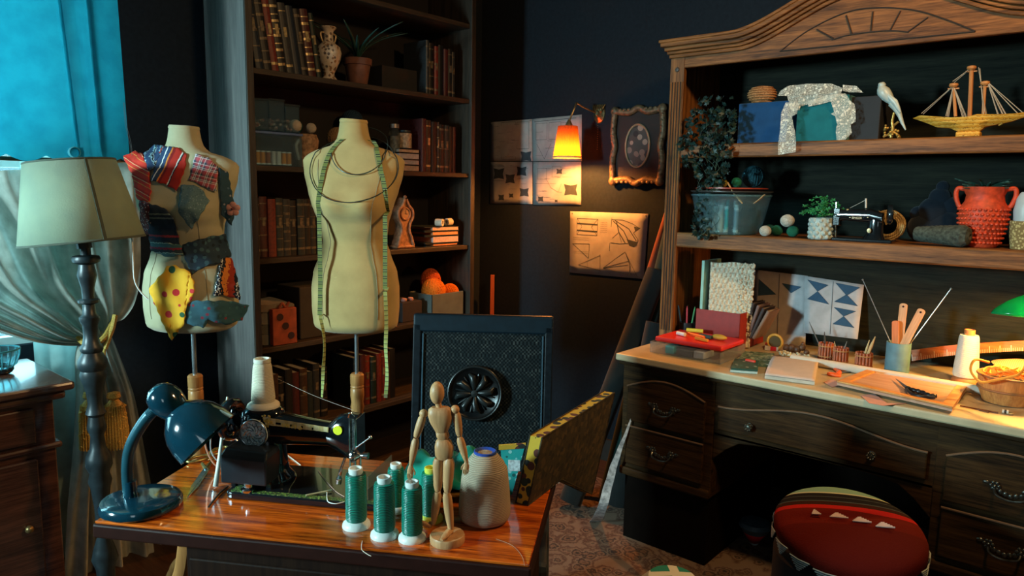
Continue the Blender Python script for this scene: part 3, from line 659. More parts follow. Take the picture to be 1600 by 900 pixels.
# potted plant with long leaves
p = onshelf(559, 130, 1, 2.78)
t = thing('potted_plant', 'plant with long arching dark leaves in a terracotta pot on the top shelf', 'potted plant', p)
MB().lathe([(.042, 0), (.058, .09), (.064, .092), (.066, .12), (.060, .12), (.056, .105)], 30).build('pot', plain('terracotta', (.16, .065, .04), .9, var=.3, scale=25), t, smooth=True)
MB().lathe([(.055, .10), (.001, .104)], 20).build('soil', plain('soil', (.02, .013, .01), 1), t)
lf = plain('dark_green_leaf', (.015, .055, .045), .4, var=.3, scale=12)
def blade(m, base, ang, L, lift, wd, droop=.3, M=None):
    pts = []; n = 9
    for i in range(n+1):
        s = i/n; r = L*s*(.25+.75*s); pts.append((base[0]+r*math.cos(ang), base[1]+r*math.sin(ang), base[2]+lift*L*(s-.5*droop*s*s*1.6)))
    vs = []
    for i, q in enumerate(pts):
        w_ = wd*math.sin(PI*min(1, (i/n*.9+.1)))**.7+.0004; dx, dy = -math.sin(ang)*w_, math.cos(ang)*w_
        vs += [(q[0]-dx, q[1]-dy, q[2]+.003), q, (q[0]+dx, q[1]+dy, q[2]+.003)]
    fs = []
    for i in range(n): fs += [(3*i, 3*i+1, 3*i+4, 3*i+3), (3*i+1, 3*i+2, 3*i+5, 3*i+4)]
    m.add(vs, fs, M)
m = MB()
for k in range(13): blade(m, (0, 0, .10), k*2.4+.4, random.uniform(.16, .25), random.uniform(.8, 1.2), .008, random.uniform(.2, .6))
m.build('leaves', lf, t, smooth=True, solid=.001)
# dark box behind
t = tag(MB().box(-.11, .11, -.02, .10, 0, .115).build('storage_box', plain('charcoal_card', (.016, .014, .014), .8), loc=onshelf(621, 130, 1, 2.80), bevel=.003), 'low charcoal box at the back of the top shelf beside the plant pot', 'box')
# shelf 2: clear drawers
cl = glass('clear_plastic', (.55, .8, .95), .08, .72)
p = onshelf(394, 255, 2, 2.74)
sx = 1.545
def tubx(name, label, x0, x1, z0, h, lid, group=None, y0=2.72, y1=2.86):
    t = thing(name, label, 'plastic box', ((x0+x1)/2, y0, z0), 0, group); w_ = (x1-x0)/2; d = y1-y0
    MB().box(-w_, w_, 0, d, 0, .003).box(-w_, -w_+.003, 0, d, 0, h).box(w_-.003, w_, 0, d, 0, h).box(-w_, w_, 0, .003, 0, h).box(-w_, w_, d-.003, d, 0, h).build('tub', cl, t)
    MB().box(-w_-.004, w_+.004, -.004, d+.004, h, h+.010).build('lid', lid, t, bevel=.002)
    return t
bluelid = plain('blue_lid', (.09, .16, .36), .35)
tubx('thread_box', 'clear plastic box of thread spools with a pale blue lid on the second shelf', sx, sx+.225, SH[2]+.001, .128, bluelid)
spm = MB()
def spool(name, label, grp, x, y, z, r, h, threadm, endm, flatrot=None, parent=None):
    t = thing(name, label, 'spool', (x, y, z), 0, grp, rot=flatrot)
    MB().lathe([(r*.95, h*.10), (r*.92, h*.12), (r*.92, h*.88), (r*.95, h*.9)], 20).build('thread', threadm, t, smooth=True)
    MB().lathe([(r, 0), (r, h*.1)], 20).lathe([(r, h*.9), (r, h), (r*.3, h)], 20).build('flange', endm, t)
    return t
def threadmat(name, col, per=.0022): return bands('thread_'+name, [(0, tuple(c*.75 for c in col)), (.5, col)], 'z', per, .55, weave=900)
og_t = threadmat('orange', (.85, .30, .05)); wh_t = threadmat('white', (.75, .70, .62)); rd_t = threadmat('brown', (.40, .12, .05))
endw = plain('spool_end', (.75, .72, .65), .5)
for k, (c, nm) in enumerate(((og_t, 'orange'), (og_t, 'bright orange'), (rd_t, 'rust brown'), (wh_t, 'white'), (wh_t, 'off-white'), (og_t, 'amber'), (og_t, 'deep orange'))):
    spool('thread_spool', f'{nm} thread spool standing inside the blue-lidded clear box, {ORD[k]} in its row', 'spools inside the blue-lidded box', sx+.030+.024*k, 2.742, SH[2]+.006, .0108, .055, c, endw)
for k, (x0, x1, h, z0) in enumerate(((sx-.003, sx+.072, .115, .145), (sx+.075, sx+.145, .12, .145), (sx+.149, sx+.215, .105, .145))):
    tt = tubx('small_clear_box', f'small clear lidless plastic drawer on the blue lid, {ORD[k]} from the bookcase side', x0, x1, SH[2]+z0-.003, h, cl, 'clear drawers on the blue lid')
    mm = MB()
    for q in range(26):
        mm.ball((random.uniform(-.028, .028), random.uniform(.012, .11), .008+random.uniform(0, .038)), .007, .006, .006, 8, 5)
    tag(mm.build('buttons', spotty('button_mix', (.35, .18, .14), [(.6, .45, .35), (.3, .06, .05), (.5, .4, .35)], 90, .5), smooth=True, loc=((x0+x1)/2, 2.72, SH[2]+z0)), f'loose pinkish buttons heaped in the clear drawer, {ORD[k]} from the bookcase side', 'buttons', kind='stuff')
yarnw = lambda n, c: bands('yarn_'+n, [(0, tuple(v*.7 for v in c)), (.5, c)], 'z', .004, .95, weave=400, jag=.01)
def yarn_ball(p, r, mat, label, name='yarn_ball', cat='yarn ball', group=None, sz=1, wraps=9):
    t = thing(name, label, cat, (p[0], p[1], p[2]+r*sz), 0, group)
    MB().ball((0, 0, 0), r*.95, r*.95, r*.95*sz, 24, 14).build('core', mat, t, smooth=True)
    m = MB(); rn = random.Random(int(r*1e4)+wraps)
    for k in range(wraps):
        A = Euler((rn.uniform(0, 3), rn.uniform(0, 3), rn.uniform(0, 3))).to_matrix().to_4x4()
        for o in (-.35, 0, .35):
            rr = r*math.sqrt(1-(o*.6)**2); m.tube([(rr*.97*math.cos(a), rr*.97*math.sin(a), o*.6*r) for a in [2*PI*q/22 for q in range(22)]], r*.045, 5, True, M=Matrix.Diagonal((1, 1, sz, 1)) @ A)
    m.build('strands', mat, t, smooth=True); return t
z2 = SH[2]+.001
yarn_ball((sx+.205, 2.735, z2+.145), .026, yarnw('cream', (.55, .48, .38)), 'small cream yarn ball on the clear boxes', group=None)
yarn_ball((sx+.245, 2.80, z2+.14), .032, yarnw('darkgreen', (.02, .09, .07)), 'dark green yarn ball between the two cream ones')
yarn_ball((sx+.285, 2.74, z2+.145), .022, yarnw('cream', (.55, .48, .38)), 'smallest cream yarn ball above the brown jug')
t = thing('carved_jug', 'knobbly brown carved jug with a pale handle beside the clear boxes', 'jug', (sx+.275, 2.765, z2))
MB().lathe([(.035, 0), (.045, .02), (.040, .05), (.052, .09), (.055, .115), (.045, .14), (.03, .143)], 14).build('body', plain('brown_carving', (.32, .19, .10), .8, var=.6, scale=60, bmp=1), t, smooth=True)
MB().tube(cr([(-.04, -.02, .12), (-.062, -.02, .09), (-.05, -.02, .03)]), .006, 8).build('handle', plain('pale_handle', (.4, .36, .3), .6), t, smooth=True)
p = onshelf(528, 240, 2, 2.78)
yarn_ball((p.x, p.y, z2+.085), .050, yarnw('twine', (.32, .19, .09)), 'brown twine ball behind the neck of the bare form', wraps=12)
tag(MB().lathe([(.06, 0), (.065, .085)], 24).build('round_tin', plain('dark_tin', (.03, .035, .04), .4, .4), smooth=True, loc=(p.x, p.y, z2)), 'dark round tin under the brown twine ball', 'tin')
p = onshelf(548, 200, 2, 2.90)
yarn_ball((p.x+.01, p.y, z2+.18), .052, yarnw('navyball', (.02, .05, .09)), 'navy yarn ball on a tall stand behind the form', wraps=12)
tag(MB().lathe([(.05, 0), (.05, .18)], 20).build('candle_block', plain('dark_block', (.02, .02, .022), .7), smooth=True, loc=(p.x+.01, p.y, z2)), 'dark column under the navy yarn ball', 'block')
jg = glass('jar_glass', (.8, .9, .9), .05, .8)
def jar(p, r, h, fillm, lidm, label, fill=.8):
    t = thing('jar', label, 'jar', p)
    MB().lathe([(r*.96, 0), (r, .006), (r, h*.88), (r*.8, h*.93), (r*.8, h)], 26).build('glass_jar', jg, t, smooth=True)
    if fillm: MB().lathe([(r*.93, .006), (r*.93, h*fill)], 26).build('contents', fillm, t, smooth=True)
    MB().lathe([(r*.86, h*.98), (r*.86, h*1.07)], 26).build('lid', lidm, t, smooth=True)
jar(Vector((PY(616, 215, 2.79).x, 2.79, z2+.0)), .028, .21, plain('jar_mix', (.10, .09, .07), .9, var=.8, scale=50), plain('jar_lid', (.25, .22, .2), .4, .6), 'narrow glass jar with a pale metal lid behind the white stack')
stackx = PY(642, 250, 2.74).x
for i, (th_, c) in enumerate(((.030, (.42, .26, .17)), (.026, (.36, .29, .28)), (.030, (.42, .35, .34)), (.018, (.45, .3, .2)))):
    z = z2+[0, .031, .058, .089][i]
    t = thing('book', f'white-edged book lying flat, {ORD[i]} from the bottom of the stack on the second shelf', 'book', (stackx, 2.74, z), 0, 'flat white books on the second shelf')
    MB().box(-.075, .06, 0, .16, 0, .0025).box(-.075, .06, 0, .16, th_-.0025, th_-.0003).build('cover', cov('black'), t)
    MB().box(-.072, .055, .003, .157, .0025, th_-.0025).build('pages', plain('pages_'+str(i), c, .9, scale=80), t)
jar(Vector((PY(634, 230, 2.78).x, 2.79, z2+.108)), .038, .085, plain('tan_jar_mix', (.55, .33, .20), .9, var=.5, scale=90, bmp=.5), plain('dark_jar_lid', (.03, .05, .06), .4, .5), 'squat glass jar of tan beads with a dark lid on top of the white stack', .9)
# shelf 3: clock, stack, spools
z3 = SH[3]+.001; p = onshelf(629, 385, 3, 2.755)
t = thing('mantel_clock', 'carved brown baroque mantel clock on the third shelf behind the form', 'clock', p)
ckm = plain('carved_wood', (.32, .15, .08), .6, var=.55, scale=45, bmp=.6)
outl = [(-.052, 0), (.052, 0), (.050, .022), (.040, .045), (.030, .075), (.024, .11), (.030, .13), (.040, .145), (.046, .165), (.042, .19), (.030, .205), (.016, .215), (.010, .235), (0, .25)]
MB().prism(outl+[(-x, z) for x, z in outl[::-1][1:-1]], .05, TM(0, -.02, 0)).box(-.058, .058, -.028, .035, 0, .014).build('case', ckm, t, bevel=.006)
m = MB()
for s in (-1, 1):
    m.tube(cr([(s*.05, -.024, .012), (s*.038, -.024, .05), (s*.024, -.024, .085), (s*.028, -.024, .12), (s*.045, -.024, .15), (s*.044, -.024, .185), (s*.02, -.024, .21), (s*.006, -.024, .24)]), .007, 8)
m.tube([(.028*math.cos(2*PI*k/24), -.024, .168+.028*math.sin(2*PI*k/24)) for k in range(24)], .005, 8, True).ball((0, -.02, .25), .009)
m.build('scrollwork', ckm, t, smooth=True)
f_ = MB().lathe([(.025, 0), (.025, .004), (.001, .005)], 28, TM(0, -.020, .168, 90)).build('clock_face', plain('clock_dial', (.42, .24, .14), .5), t)
MB().box(-.001, .001, -.028, -.0265, .168, .187).box(0, .013, -.028, -.0265, .1672, .1688).build('hands', plain('black_ink', (.01, .01, .01), .6), f_)
sx3 = PY(689, 380, 2.74).x
for i, (th_, c, w_) in enumerate(((.014, (.62, .22, .08), .10), (.036, (.62, .42, .38), .105), (.022, (.70, .30, .12), .10), (.022, (.70, .42, .28), .10))):
    z = z3+[0, .016, .054, .078][i]
    t = thing('book', f'pale-edged book lying flat under the two white rolls, {ORD[i]} from the bottom', 'book', (sx3, 2.72, z), R(-1.5*i), 'flat books under the white rolls')
    MB().box(-.125, w_+.004, 0, .18, 0, .003).box(-.125, w_+.004, 0, .18, th_-.003, th_-.0003).build('cover', cov('slate'), t)
    MB().box(-.07, w_, .002, .176, .003, th_-.003).build('pages', plain('pages3_'+str(i), c, .9, scale=80), t)
for i, (px, rz_, lb) in enumerate(((678, 25, 'hollow white paper roll lying end-on on the flat books'), (694, 95, 'white paper roll lying sideways on the flat books'))):
    p = PY(px, 343, 2.76)
    m = MB().lathe([(.010, 0), (.019, 0), (.019, .038), (.010, .038), (.010, 0)], 24, TM(0, 0, .0195, 90, 0, 0) , cap=False)
    tag(m.build('paper_roll', plain('roll_white', (.62, .55, .45), .8), smooth=True, loc=(p.x, 2.745, z3+.1015), rz=R(rz_)), lb, 'paper roll')
# shelf 4
z4 = SH[4]+.001
for i, (w_, h, c) in enumerate(((.17, .045, (.20, .18, .14)), (.165, .04, (.14, .13, .10)), (.17, .05, (.24, .21, .16)), (.16, .035, (.17, .15, .12)))):
    zz = z4+[0, .046, .087, .138][i]
    def fn(u, v, w_=w_, h=h):
        a = 2*PI*u; x = w_/2*math.copysign(abs(math.cos(a))**.35, math.cos(a)); z = h/2+h/2*math.copysign(abs(math.sin(a))**.5, math.sin(a))
        return (x, v*.17, z+.004*math.sin(x*60+v*4)*(1 if z > h/2 else 0))
    mm = MB().grid(fn, 40, 6); n = len(mm.v)
    mm.f.append(tuple(range(39, -1, -1))); mm.f.append(tuple(6*41+k for k in range(40)))
    tag(mm.build('folded_cloth', cloth('folded_'+str(i), c), smooth=True, loc=(1.64, 2.73, zz)), f'folded grey-brown cloth, {ORD[i]} from the bottom of the pile beside the orange box', 'cloth', 'folded cloths on the fourth shelf')
p = onshelf(444, 530, 4, 2.70)
t = thing('gift_box', 'orange-red card box with three dark round holes leaning on the fourth shelf', 'box', (p.x, 2.69, z4), R(-4))
ob = plain('orange_card', (.30, .05, .015), .7, var=.35, scale=25)
MB().box(-.055, .055, 0, .03, 0, .155).build('box_body', ob, t, bevel=.003)
m = MB()
for x, z in ((-.022, .12), (.002, .08), (.027, .036)): m.lathe([(.015, 0), (.015, .002)], 20, TM(x, 0, z, 90))
m.build('hole', plain('dark_hole', (.03, .01, .01), .9), t)
m = MB().tube(cr([(-.02, .012, .155), (-.005, .012, .175), (.01, .012, .158), (.025, .012, .178), (.012, .012, .155)]), .006, 8).build('bow', ob, t, smooth=True)
p = onshelf(482, 525, 4, 2.76)
tag(MB().box(-.09, .12, 0, .18, 0, .23).build('dark_bin', plain('brown_bin', (.035, .03, .025), .8), loc=(p.x+.03, 2.73, z4), bevel=.004), 'dark brown storage bin behind the orange box', 'storage bin')
p = onshelf(696, 487, 4, 2.72)
t = thing('storage_bin', 'square grey fabric bin holding orange yarn near the wall end of the fourth shelf', 'storage bin', (p.x, 2.70, z4))
gb_ = cloth('grey_bin', (.12, .14, .13)); H4 = .125
MB().box(-.115, .115, 0, .006, 0, H4).box(-.115, .115, .17, .176, 0, H4).box(-.115, -.109, 0, .176, 0, H4).box(.109, .115, 0, .176, 0, H4).box(-.115, .115, 0, .176, 0, .005).build('bin_wall', gb_, t, bevel=.002)
MB().box(-.108, .108, .007, .169, .006, .07).build('bin_lining', plain('bin_dark_fill', (.02, .015, .012), .9), t)
oy = yarnw('orangeyarn', (.85, .22, .02))
yarn_ball((p.x-.045, 2.765, z4+.072), .064, oy, 'large bright orange yarn ball in the grey bin', wraps=14)
yarn_ball((p.x+.068, 2.755, z4+.072), .046, oy, 'smaller orange yarn ball in the grey bin nearest the wall', wraps=11)
yarn_ball((p.x+.005, 2.84, z4+.105), .055, yarnw('rustyarn', (.65, .12, .03)), 'tall rust orange yarn skein rising behind the two orange balls', sz=1.25, wraps=11)
p = onshelf(641, 460, 4, 2.74)
t = thing('small_crate', 'small dark crate on the fourth shelf behind the form hip', 'crate', (p.x, 2.73, z4))
MB().box(-.06, .07, 0, .15, 0, .10).build('crate_body', plain('dark_crate', (.03, .02, .02), .8), t, bevel=.003)
for i, dx in enumerate((-.025, .02)):
    tag(MB().lathe([(.012, 0), (.015, .004), (.015, .012), (.011, .016)], 16).build('bobbin', plain('pink_bobbin', (.5, .25, .22), .6), smooth=True, loc=(p.x+dx, 2.76, z4+.101)), 'pink bobbin lying on the small dark crate' + (' nearest the grey bin' if i else ' nearest the form'), 'bobbin', 'pink bobbins on the small crate')
# ---------------------------------------------------------------- sheets, sconce, frame on the hutch wall
def wy(px, py, off=0): p = PX(px, py, XW-off); return p
inkm = plain('drawing_ink', (.03, .04, .05), .8); paper_w = plain('drawing_paper', (.34, .33, .33), .85, var=.10, scale=20)
def wsheet(quad, lines, blobs, label, thick=.0006, off=.004, lw=1.1):
    """quad: four photograph points; lines/blobs in unit square coordinates (0..1 across, 0..1 down)"""
    c = [wy(x, y, off) for x, y in quad]; ctr = sum(c, Vector())/4
    def pos(u, v, o=0): a = c[0].lerp(c[1], u).lerp(c[3].lerp(c[2], u), v)-ctr; return (a.x-o-.010*math.sin(PI*v)*math.sin(PI*u)*.6, a.y, a.z)
    m = MB().grid(lambda u, v: pos(u, v), 8, 8); t = m.build('paper_sheet', paper_w, smooth=True, loc=ctr, solid=thick)
    tag(t, label, 'drawing', 'drawings pinned on the wall')
    k = MB()
    for ln in lines:
        wd = ln[0]*lw*.001; P = [Vector(pos(u, v, .0014)) for u, v in ln[1]]
        for a, b in zip(P[:-1], P[1:]):
            d = (b-a); n = Vector((0, -d.z, d.y)).normalized()*wd
            k.add([a-n, a+n, b+n, b-n], [(0, 1, 2, 3)])
    for bl_ in blobs: k.add([pos(u, v, .0012) for u, v in bl_], [tuple(range(len(bl_)))])
    if k.v: k.build('ink_marking', inkm, t)
    pins = MB()
    for u, v in ((.03, .03), (.97, .03)): pins.ball(pos(u, v, .002), .003)
    pins.build('pin', plain('pin_metal', (.4, .4, .42), .3, .8), t)
    return t
rn = random.Random(3)
def scribble(n, x0=.05, x1=.95):
    out = []
    for i in range(n):
        y = .06+.9*rn.random(); x = rn.uniform(x0, x1-.2); out.append((.5, [(x+.03*k, y+.006*(k % 2)) for k in range(rn.randint(3, 7))]))
    return out
def rect(x0, y0, x1, y1, w_=.9): return (w_, [(x0, y0), (x1, y0), (x1, y1), (x0, y1), (x0, y0)])
def star(cx, cy, s): return [(cx-s, cy-s), (cx, cy-s*.75), (cx+s, cy-s), (cx+s*.8, cy), (cx+s, cy+s), (cx, cy+s*.8), (cx-s, cy+s), (cx-s*.8, cy)]
wsheet([(766, 191), (831, 186), (832, 252), (766, 252)], [rect(.28, .03, .62, .95, .7), rect(.66, .05, .93, .7, .7), (.7, [(.03, .45), (.62, .48)])]+scribble(14), [star(.86, .88, .12)+[], ], 'grey pinned sheet of faint diagrams in the upper corner nearest the bookcase')
wsheet([(831.5, 186), (909, 179), (909, 252), (832.5, 252)], [rect(.08, .12, .32, .5, .7), rect(.36, .12, .6, .5, .7), (1.2, [(.05, .07), (.9, .06)]), (.8, [(.1, .6), (.25, .95), (.4, .6)]), (.8, [(.5, .95), (.55, .6), (.7, .95)])]+scribble(14), [], 'grey pinned sheet of curtain diagrams directly behind the orange wall lamp')
wsheet([(766, 253), (832, 253), (832, 319), (766, 318)], [rect(.08, .1, .35, .45, .5)]+scribble(16), [star(.22, .28, .13), star(.5, .40, .11), star(.76, .22, .11), star(.82, .72, .10), star(.28, .85, .07), star(.52, .8, .05)], 'pinned sheet with many small dark square motifs, below the faintest grey sheet')
wsheet([(833, 253), (908, 253), (908, 321), (833, 320)], [rect(.1, .15, .3, .4, .6), rect(.42, .1, .6, .35, .6), (.6, [(.3, .4), (.4, .6), (.55, .7), (.62, .5)]), (.6, [(.05, .5), (.5, .5)])]+scribble(16), [star(.57, .22, .06), star(.80, .64, .13), star(.17, .86, .06), star(.5, .9, .03)], 'orange-lit pinned sheet with dark square motifs straight under the lit wall lamp')
wsheet([(891, 330), (1013, 334), (1006, 436), (890, 426)],
       [rect(.10, .11, .38, .37, 1.0), (3.5, [(.10, .19), (.38, .20)]), (3.5, [(.10, .30), (.38, .31)]), (.9, [(.10, .11), (.17, .24), (.10, .37)]), (.9, [(.38, .11), (.30, .24), (.38, .37)]),
        (1.1, [(.56, .08), (.55, .60)]), (1.2, [(.56, .11), (.70, .11), (.82, .16), (.90, .22), (.84, .30), (.90, .40), (.88, .50), (.80, .46), (.68, .48), (.56, .47)]),
        (2.2, [(.58, .13), (.72, .28), (.80, .46)]), (2.0, [(.60, .12), (.78, .24), (.88, .42)]), (2.4, [(.62, .13), (.66, .3), (.75, .47)]), (1.0, [(.58, .40), (.66, .30), (.70, .46)]),
        (1.0, [(.04, .52), (.28, .51), (.27, .74), (.04, .52)]), (1.0, [(.13, .86), (.43, .68), (.43, .92), (.13, .86)]), (.8, [(.43, .66), (.43, .94)]), (.6, [(.25, .8), (.26, .88)]),
        (1.0, [(.47, .88), (.75, .60), (.92, .98)]), (1.0, [(.47, .88), (.80, .80)]), (1.0, [(.47, .88), (.82, .96)]), (2.0, [(.76, .62), (.82, .80), (.82, .97)]), (1.2, [(.47, .88), (.70, .78), (.80, .74)])]+
       [(.5, [(.42+.018*k, y+.004*(k % 2)) for k in range(6)]) for y in (.16, .19, .22, .25, .28, .31)]+[(.4, [(.05+.02*k, y) for k in range(12)]) for y in (.42, .45, .64, .67)],
       [[(.84, .2), (.92, .22), (.86, .28)], [(.76, .40), (.9, .44), (.86, .52), (.80, .5)]], 'orange-lit pinned sheet with ink drawings of flags and pennants below the lamp')
# wall lamp
scp = wy(937, 178)
ws = thing('wall_lamp', 'brass swing-arm wall lamp with a glowing orange pleated shade in front of the drawings', 'wall lamp', (0, 0, 0))
brass = plain('antique_brass', (.30, .22, .10), .35, .8, .3, 40)
base = MB().lathe([(.036, 0), (.034, .006), (.024, .012), (.014, .022), (.008, .03)], 24, TM(scp.x, scp.y, scp.z, 0, -90, 0) @ Matrix.Diagonal((1.35, 1, 1, 1))).build('wall_plate', brass, ws, smooth=True)
m = MB()
for k in range(7):
    m.tube(cr([(scp.x-.012, scp.y+(k-3)*.003, scp.z-.01), (scp.x-.02, scp.y+(k-3)*.009, scp.z+.02), (scp.x-.006, scp.y+(k-3)*.012, scp.z+.045)]), .0035, 6)
m.build('leaf_ornament', brass, base, smooth=True)
ST = AT(888, 196, 3.0); 
top = Vector((2.70, 0, 0))
Sx = 2.99
s_top = PX(889, 197, Sx); s_bot = PX(886, 247, Sx)
arm = cr([(scp.x-.02, scp.y, scp.z), (scp.x-.10, scp.y+.04, scp.z+.03), (Sx+.06, s_top.y+.0, s_top.z+.12), tuple(PX(899, 166, Sx+.02)), tuple(PX(893, 180, Sx)), (s_top.x, s_top.y, s_top.z+.02)])
MB().tube(arm, .0045, 8).build('arm', brass, ws, smooth=True)
MB().lathe([(.022, -.012), (.018, .008), (.010, .022), (.005, .034)], 20, TM(*s_top)).build('shade_holder', brass, ws, smooth=True)
def shade_mat():
    m_, nt, b = nodes('pleated_orange_shade'); co = coords(nt)
    t = nt.nodes.new('ShaderNodeBsdfTranslucent'); t.inputs[0].default_value = (.10, .024, .003, 1)
    b.inputs['Base Color'].default_value = (.30, .075, .012, 1); b.inputs['Roughness'].default_value = .8
    x = nt.nodes.new('ShaderNodeMixShader'); x.inputs[0].default_value = .6
    nt.links.new(b.outputs[0], x.inputs[1]); nt.links.new(t.outputs[0], x.inputs[2]); nt.links.new(x.outputs[0], nt.nodes['Material Output'].inputs[0]); return m_
hh = s_top.z-s_bot.z
def pleat(u, v):
    a = 2*PI*u; r = lerp(.071, .049, v)*(1+.014*math.sin(a*48)); return (r*math.cos(a), r*math.sin(a), v*hh)
shd = MB().grid(pleat, 384, 6).build('lamp_shade', shade_mat(), ws, smooth=True, angle=180, loc=(Sx, s_bot.y, s_bot.z))
MB().lathe([(.0725, 0), (.072, .008)], 48, cap=False).build('shade_hem', plain('shade_hem_cream', (.85, .6, .3), .8), shd, smooth=True, solid=.001)
MB().ball((0, 0, hh*.45), .022, .022, .028).build('bulb', glow('warm_bulb', (1, .55, .2), 6), shd, smooth=True)
point('wall_lamp_light', (Sx, s_bot.y, s_bot.z+hh*.16), 46.0, (1.0, .34, .06), .015)
ch = MB()
for k in range(13): ch.ball((scp.x-.02, scp.y-.005, scp.z-.05-.011*k), .0022, None, None, 8, 5)
ch.build('pull_chain', brass, ws, smooth=True).name = 'pull_chain'
# ornate frame
fc = wy(997, 228, .012); pf = thing('picture_frame', 'ornate old gilt frame with a small oval picture on a dark mat', 'picture frame', (XW, fc.y, fc.z), HR)
gilt = plain('old_gilt', (.16, .095, .045), .55, .3, .6, 60, .6); FW, FH = .135, .175
m = MB()
for s in (-1, 1):
    m.tube(cr([(s*FW, -.02, -FH), (s*(FW+.008), -.02, -FH*.4), (s*(FW-.004), -.02, 0), (s*(FW+.008), -.02, FH*.4), (s*FW, -.02, FH)]), .017, 10)
    m.tube(cr([(-FW, -.02, s*FH), (-FW*.4, -.02, s*(FH-.010)), (0, -.02, s*(FH+.010)), (FW*.4, -.02, s*(FH-.010)), (FW, -.02, s*FH)]), .017, 10)
    for q in (-1, 1):
        m.ball((s*FW, -.024, q*FH), .024, .016, .024, 12, 8)
        for k in range(5): m.ball((s*(FW+.006), -.03, q*FH*(.15+.17*k)), .009, .009, .013, 8, 6)
        for k in range(4): m.ball((s*FW*(.15+.2*k), -.03, q*(FH+.004)), .012, .009, .009, 8, 6)
m.build('gilt_moulding', gilt, pf, smooth=True)
MB().box(-FW, FW, -.014, -.002, -FH, FH).build('mat_board', plain('dark_mat', (.018, .012, .010), .8), pf)
MB().tube([(.068*math.cos(2*PI*k/36), -.018, .105*math.sin(2*PI*k/36)) for k in range(36)], .006, 8, True).build('oval_ring', plain('oval_gilt', (.3, .2, .11), .5, .3), pf, smooth=True)
MB().lathe([(.066, 0), (.066, .002)], 36, TM(0, -.0142, 0, 90) @ Matrix.Diagonal((1, 1.56, 1, 1))).build('oval_picture', spotty('faded_portrait', (.06, .06, .055), [(.32, .26, .2), (.03, .03, .03), (.2, .15, .12)], 26, .42), pf)
# strip of reddish wood in the gap beside the bookcase
p = PX(764, 458, 3.1); a = PX(764, 430, 3.1); b = PX(764, 488, 3.1)
tag(MB().box(-.012, .012, -.008, .008, 0, a.z).build('wooden_batten', wood('red_batten', (.25, .05, .02), (.45, .10, .03), .5, 'z'), loc=(3.13, a.y, 0), rz=CR, bevel=.003), 'narrow reddish batten standing in the dark corner beside the bookcase', 'batten')
# ---------------------------------------------------------------- sewing table
TZ = .76
T0 = PZ(143, 815, TZ); Wd = Vector((.522, -.853, 0)).normalized(); Nd = Vector((.853, .522, 0)).normalized()
Wd = Vector((math.cos(TR), math.sin(TR), 0)); Nd = Vector((-math.sin(TR), math.cos(TR), 0))
TW, TD = .912, .447
def tloc(x, y, z=0): v = T0+Wd*x+Nd*y; return Vector((v.x, v.y, z))
def TL(px, py, yl):       # table-frame (x, z) of a pixel on the upright plane yl behind the table's front edge
    d = ray(px, py); t = ((T0-CAM).dot(Nd)+yl)/d.dot(Nd); q = CAM+d*t; return (q-T0).dot(Wd), q.z
def TP(px, py, z=TZ): q = PZ(px, py, z); return (q-T0).dot(Wd), (q-T0).dot(Nd)
tw = wood('glossy_table_wood', (.13, .010, .001), (.80, .15, .010), .16, 'x', 1.5, coat=1.0)
tbd = wood('table_dark_wood', (.008, .003, .002), (.02, .008, .004), .6, 'z', spec=.1)
tb = thing('sewing_table', 'glossy orange-brown sewing machine table with a dark cabinet body', 'table', (T0.x, T0.y, 0), TR)
MB().box(.004, TW-.004, .004, TD-.004, TZ-.006, TZ).build('table_top', tw, tb, bevel=.002)
MB().box(0, TW, 0, TD, TZ-.036, TZ-.0062).build('table_edge', plain('table_edge_dark', (.022, .005, .003), .5, spec=.15), tb, bevel=.004)
MB().box(.19, TW-.035, .03, TD-.02, .10, TZ-.036).build('cabinet_body', tbd, tb, bevel=.003)
for x in (.20, TW-.085):
    for y in (.035, TD-.065): MB().box(x, x+.04, y, y+.04, 0, .12).build('leg', tbd, tb, bevel=.003)
MB().box(.20, TW-.045, .022, .030, .16, TZ-.07).build('door', tbd, tb, bevel=.004)
# curved chair leg showing under the table overhang
a = AT(288, 856, 1.75); b = AT(258, 900, 1.7)
t = thing('wooden_stool', 'light bentwood stool leg and seat tucked under the sewing table overhang', 'stool', (a.x, a.y, 0), CR)
sw = wood('bent_beech', (.30, .12, .035), (.45, .20, .06), .4, 'z')
sz = a.z
MB().lathe([(.10, sz), (.115, sz+.01), (.115, sz+.02), (.10, sz+.028)], 28, TM(.10, .06, 0)).build('seat', sw, t, smooth=True)
for k, (dx, dy) in enumerate(((.0, 0), (.19, 0), (.0, .14), (.19, .14))):
    sg = -1 if dx < .1 else 1
    MB().tube(cr([(dx, dy, sz+.005), (dx+sg*.012, dy, sz-.06), (dx+sg*.035, dy, sz-.13), (dx+sg*.04, dy, sz-.25), (dx+sg*.05, dy, .012)]), .010, 8, flat=1.6).build('leg', sw, t, smooth=True)
